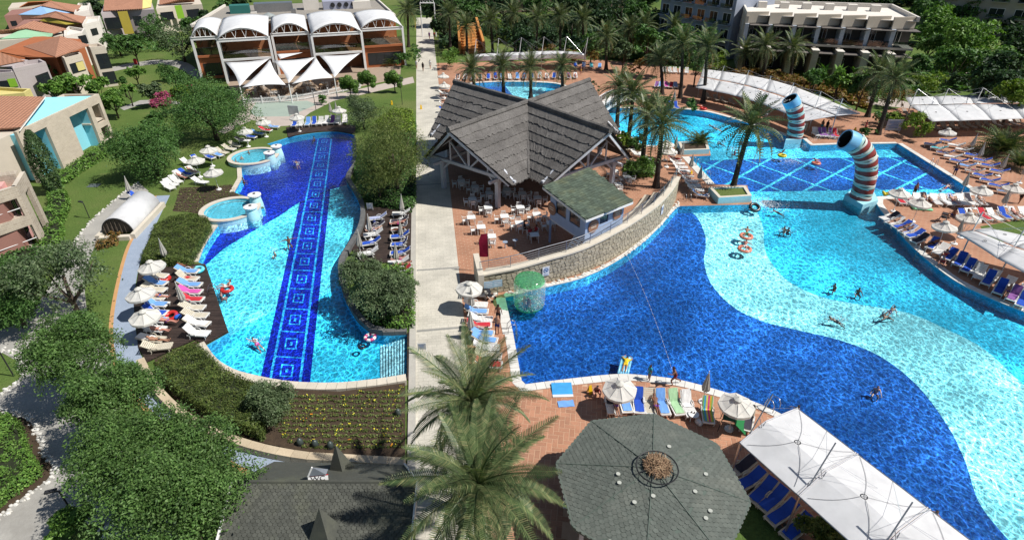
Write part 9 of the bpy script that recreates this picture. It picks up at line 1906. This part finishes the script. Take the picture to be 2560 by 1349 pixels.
# garden spotlights in the flower bed
for k, (x, y, lb) in enumerate(((750, 1106, 'leftmost dark dome spotlight on the flower bed rim'), (788, 1110, 'second dark dome spotlight on the flower bed rim'), (826, 1114, 'dome spotlight beside the shingled spire on the flower bed rim'), (995, 1032, 'dark dome spotlight on the walkway side of the flower bed'))):
 p = at(x, y, 0.4); root = empty('dome_spotlight', (p.x, p.y, 0.3), R(20*k), lb, 'spotlight', 'dome spotlights in the flower bed'); b = MB(); b.lathe([(0.17, 0), (0.19, 0.15), (0.16, 0.32), (0.08, 0.43), (0.01, 0.46)], 12); b.build('hood', mat('dark_green_metal', (0.05, 0.065, 0.06), None, 0.35, spec=0.5), root, True); b = MB(); b.lathe([(0.21, 0), (0.21, 0.04)], 12); b.build('base', DARKM, root)
# pool ladders
def pladder(x, y, rz, label):
 p = at(x, y); root = empty('pool_ladder', (p.x, p.y, 0.05), rz, label, 'pool ladder', 'steel pool ladders')
 for sx in (-0.26, 0.26): b = MB(); b.tube([(sx, -0.45, 0), (sx, -0.42, 0.55), (sx, -0.2, 0.8), (sx, 0.1, 0.72), (sx, 0.22, 0.3), (sx, 0.22, -0.9)], 0.028, 6); b.build('handrail', STEEL, root, True)
 for z in (-0.3, -0.6): b = MB(); b.bar((-0.26, 0.22, z), (0.26, 0.22, z), 0.1, 0.03); b.build('rung', STEEL, root)
pladder(1284, 828, R(-80), 'steel ladder at the left side of the main pool'); pladder(2300, 634, R(135), 'steel ladder on the right side of the main pool'); pladder(2332, 414, R(125), 'steel ladder at the slanting side of the lattice pool'); pladder(538, 735, R(-72), 'steel ladder at the lagoon deck'); pladder(1925, 1018, R(25), 'steel ladder at the tip of the near awning'); pladder(1716, 500, R(10), 'steel ladder beside the square white planter'); pladder(1742, 412, R(-60), 'upper steel ladder at the lattice pool loungers'); pladder(1768, 442, R(-60), 'lower steel ladder at the lattice pool loungers'); pladder(1283, 206, 0, 'steel ladder at the round pool')
# bins, covers, bags
p = at(340, 160); b = MB(); b.lathe([(0.28, 0), (0.32, 0.9), (0.2, 1.0)], 10); tag(b.build('litter_bin', REDP, loc=(p.x, p.y, 0)), 'small red litter bin beside the curved house path', 'bin')
p = at(235, 464); b = MB(); b.prism([(-0.6, -0.45), (0.6, -0.45), (0.6, 0.45), (-0.6, 0.45)], 0.0, 0.03); o = b.build('manhole_cover', mat('cover_grey', (0.12, 0.15, 0.15), (0.09, 0.11, 0.11), 0.7, 3), loc=(p.x, p.y, 0.01), rot=(0, 0, 0.1)); tag(o, 'grey square manhole cover in the lawn before the blue house', 'manhole cover')
for k, (x, y, c_, z, lb) in enumerate(((1765, 1025, 'yellow', .03, 'yellow beach bag between the last kiosk-row loungers'), (2010, 1320, 'red', .03, 'red bag beside the thorny shrub under the near awning'), (1745, 1058, 'white', .03, 'white bag on the paving near the side table'), (2420, 590, 'yellow', .03, 'orange yellow bag at the right edge awning'), (446, 795, 'blue', .12, 'blue bag beside the red ring on the lagoon deck'), (936, 558, 'navy', .12, 'navy patterned bag on the bank deck'))):
 p = at(x, y, z); b = MB(); b.lathe([(0.2, 0), (0.24, 0.1), (0.2, 0.26), (0.1, 0.32)], 8); root = empty('beach_bag', (p.x, p.y, z), k, lb, 'bag', 'beach bags'); o = b.build('sack', cloth(c_), root, True); o.scale = (1.2, 0.7, 1); b = MB(); b.tube([(-0.12, 0, 0.28), (-0.08, 0, 0.48), (0.08, 0, 0.48), (0.12, 0, 0.28)], 0.012, 4); b.build('strap', cloth(c_), root)
p = at(1015, 1310, 0.4); lounger(1012, 1305, 95, 'blue covered lounger at the corner of the washroom building', 'lounger beside the washroom', 'w', 2, 'b')
_dup = {k: v for k, v in LABELS.items() if len(v) > 1}
if _dup: print('SHARED LABELS', len(_dup), list(_dup.items())[:8])
print('OBJECT COUNT', len(bpy.data.objects), 'TRIS', sum(len(m.loops)-2*len(m.polygons) for m in bpy.data.meshes))
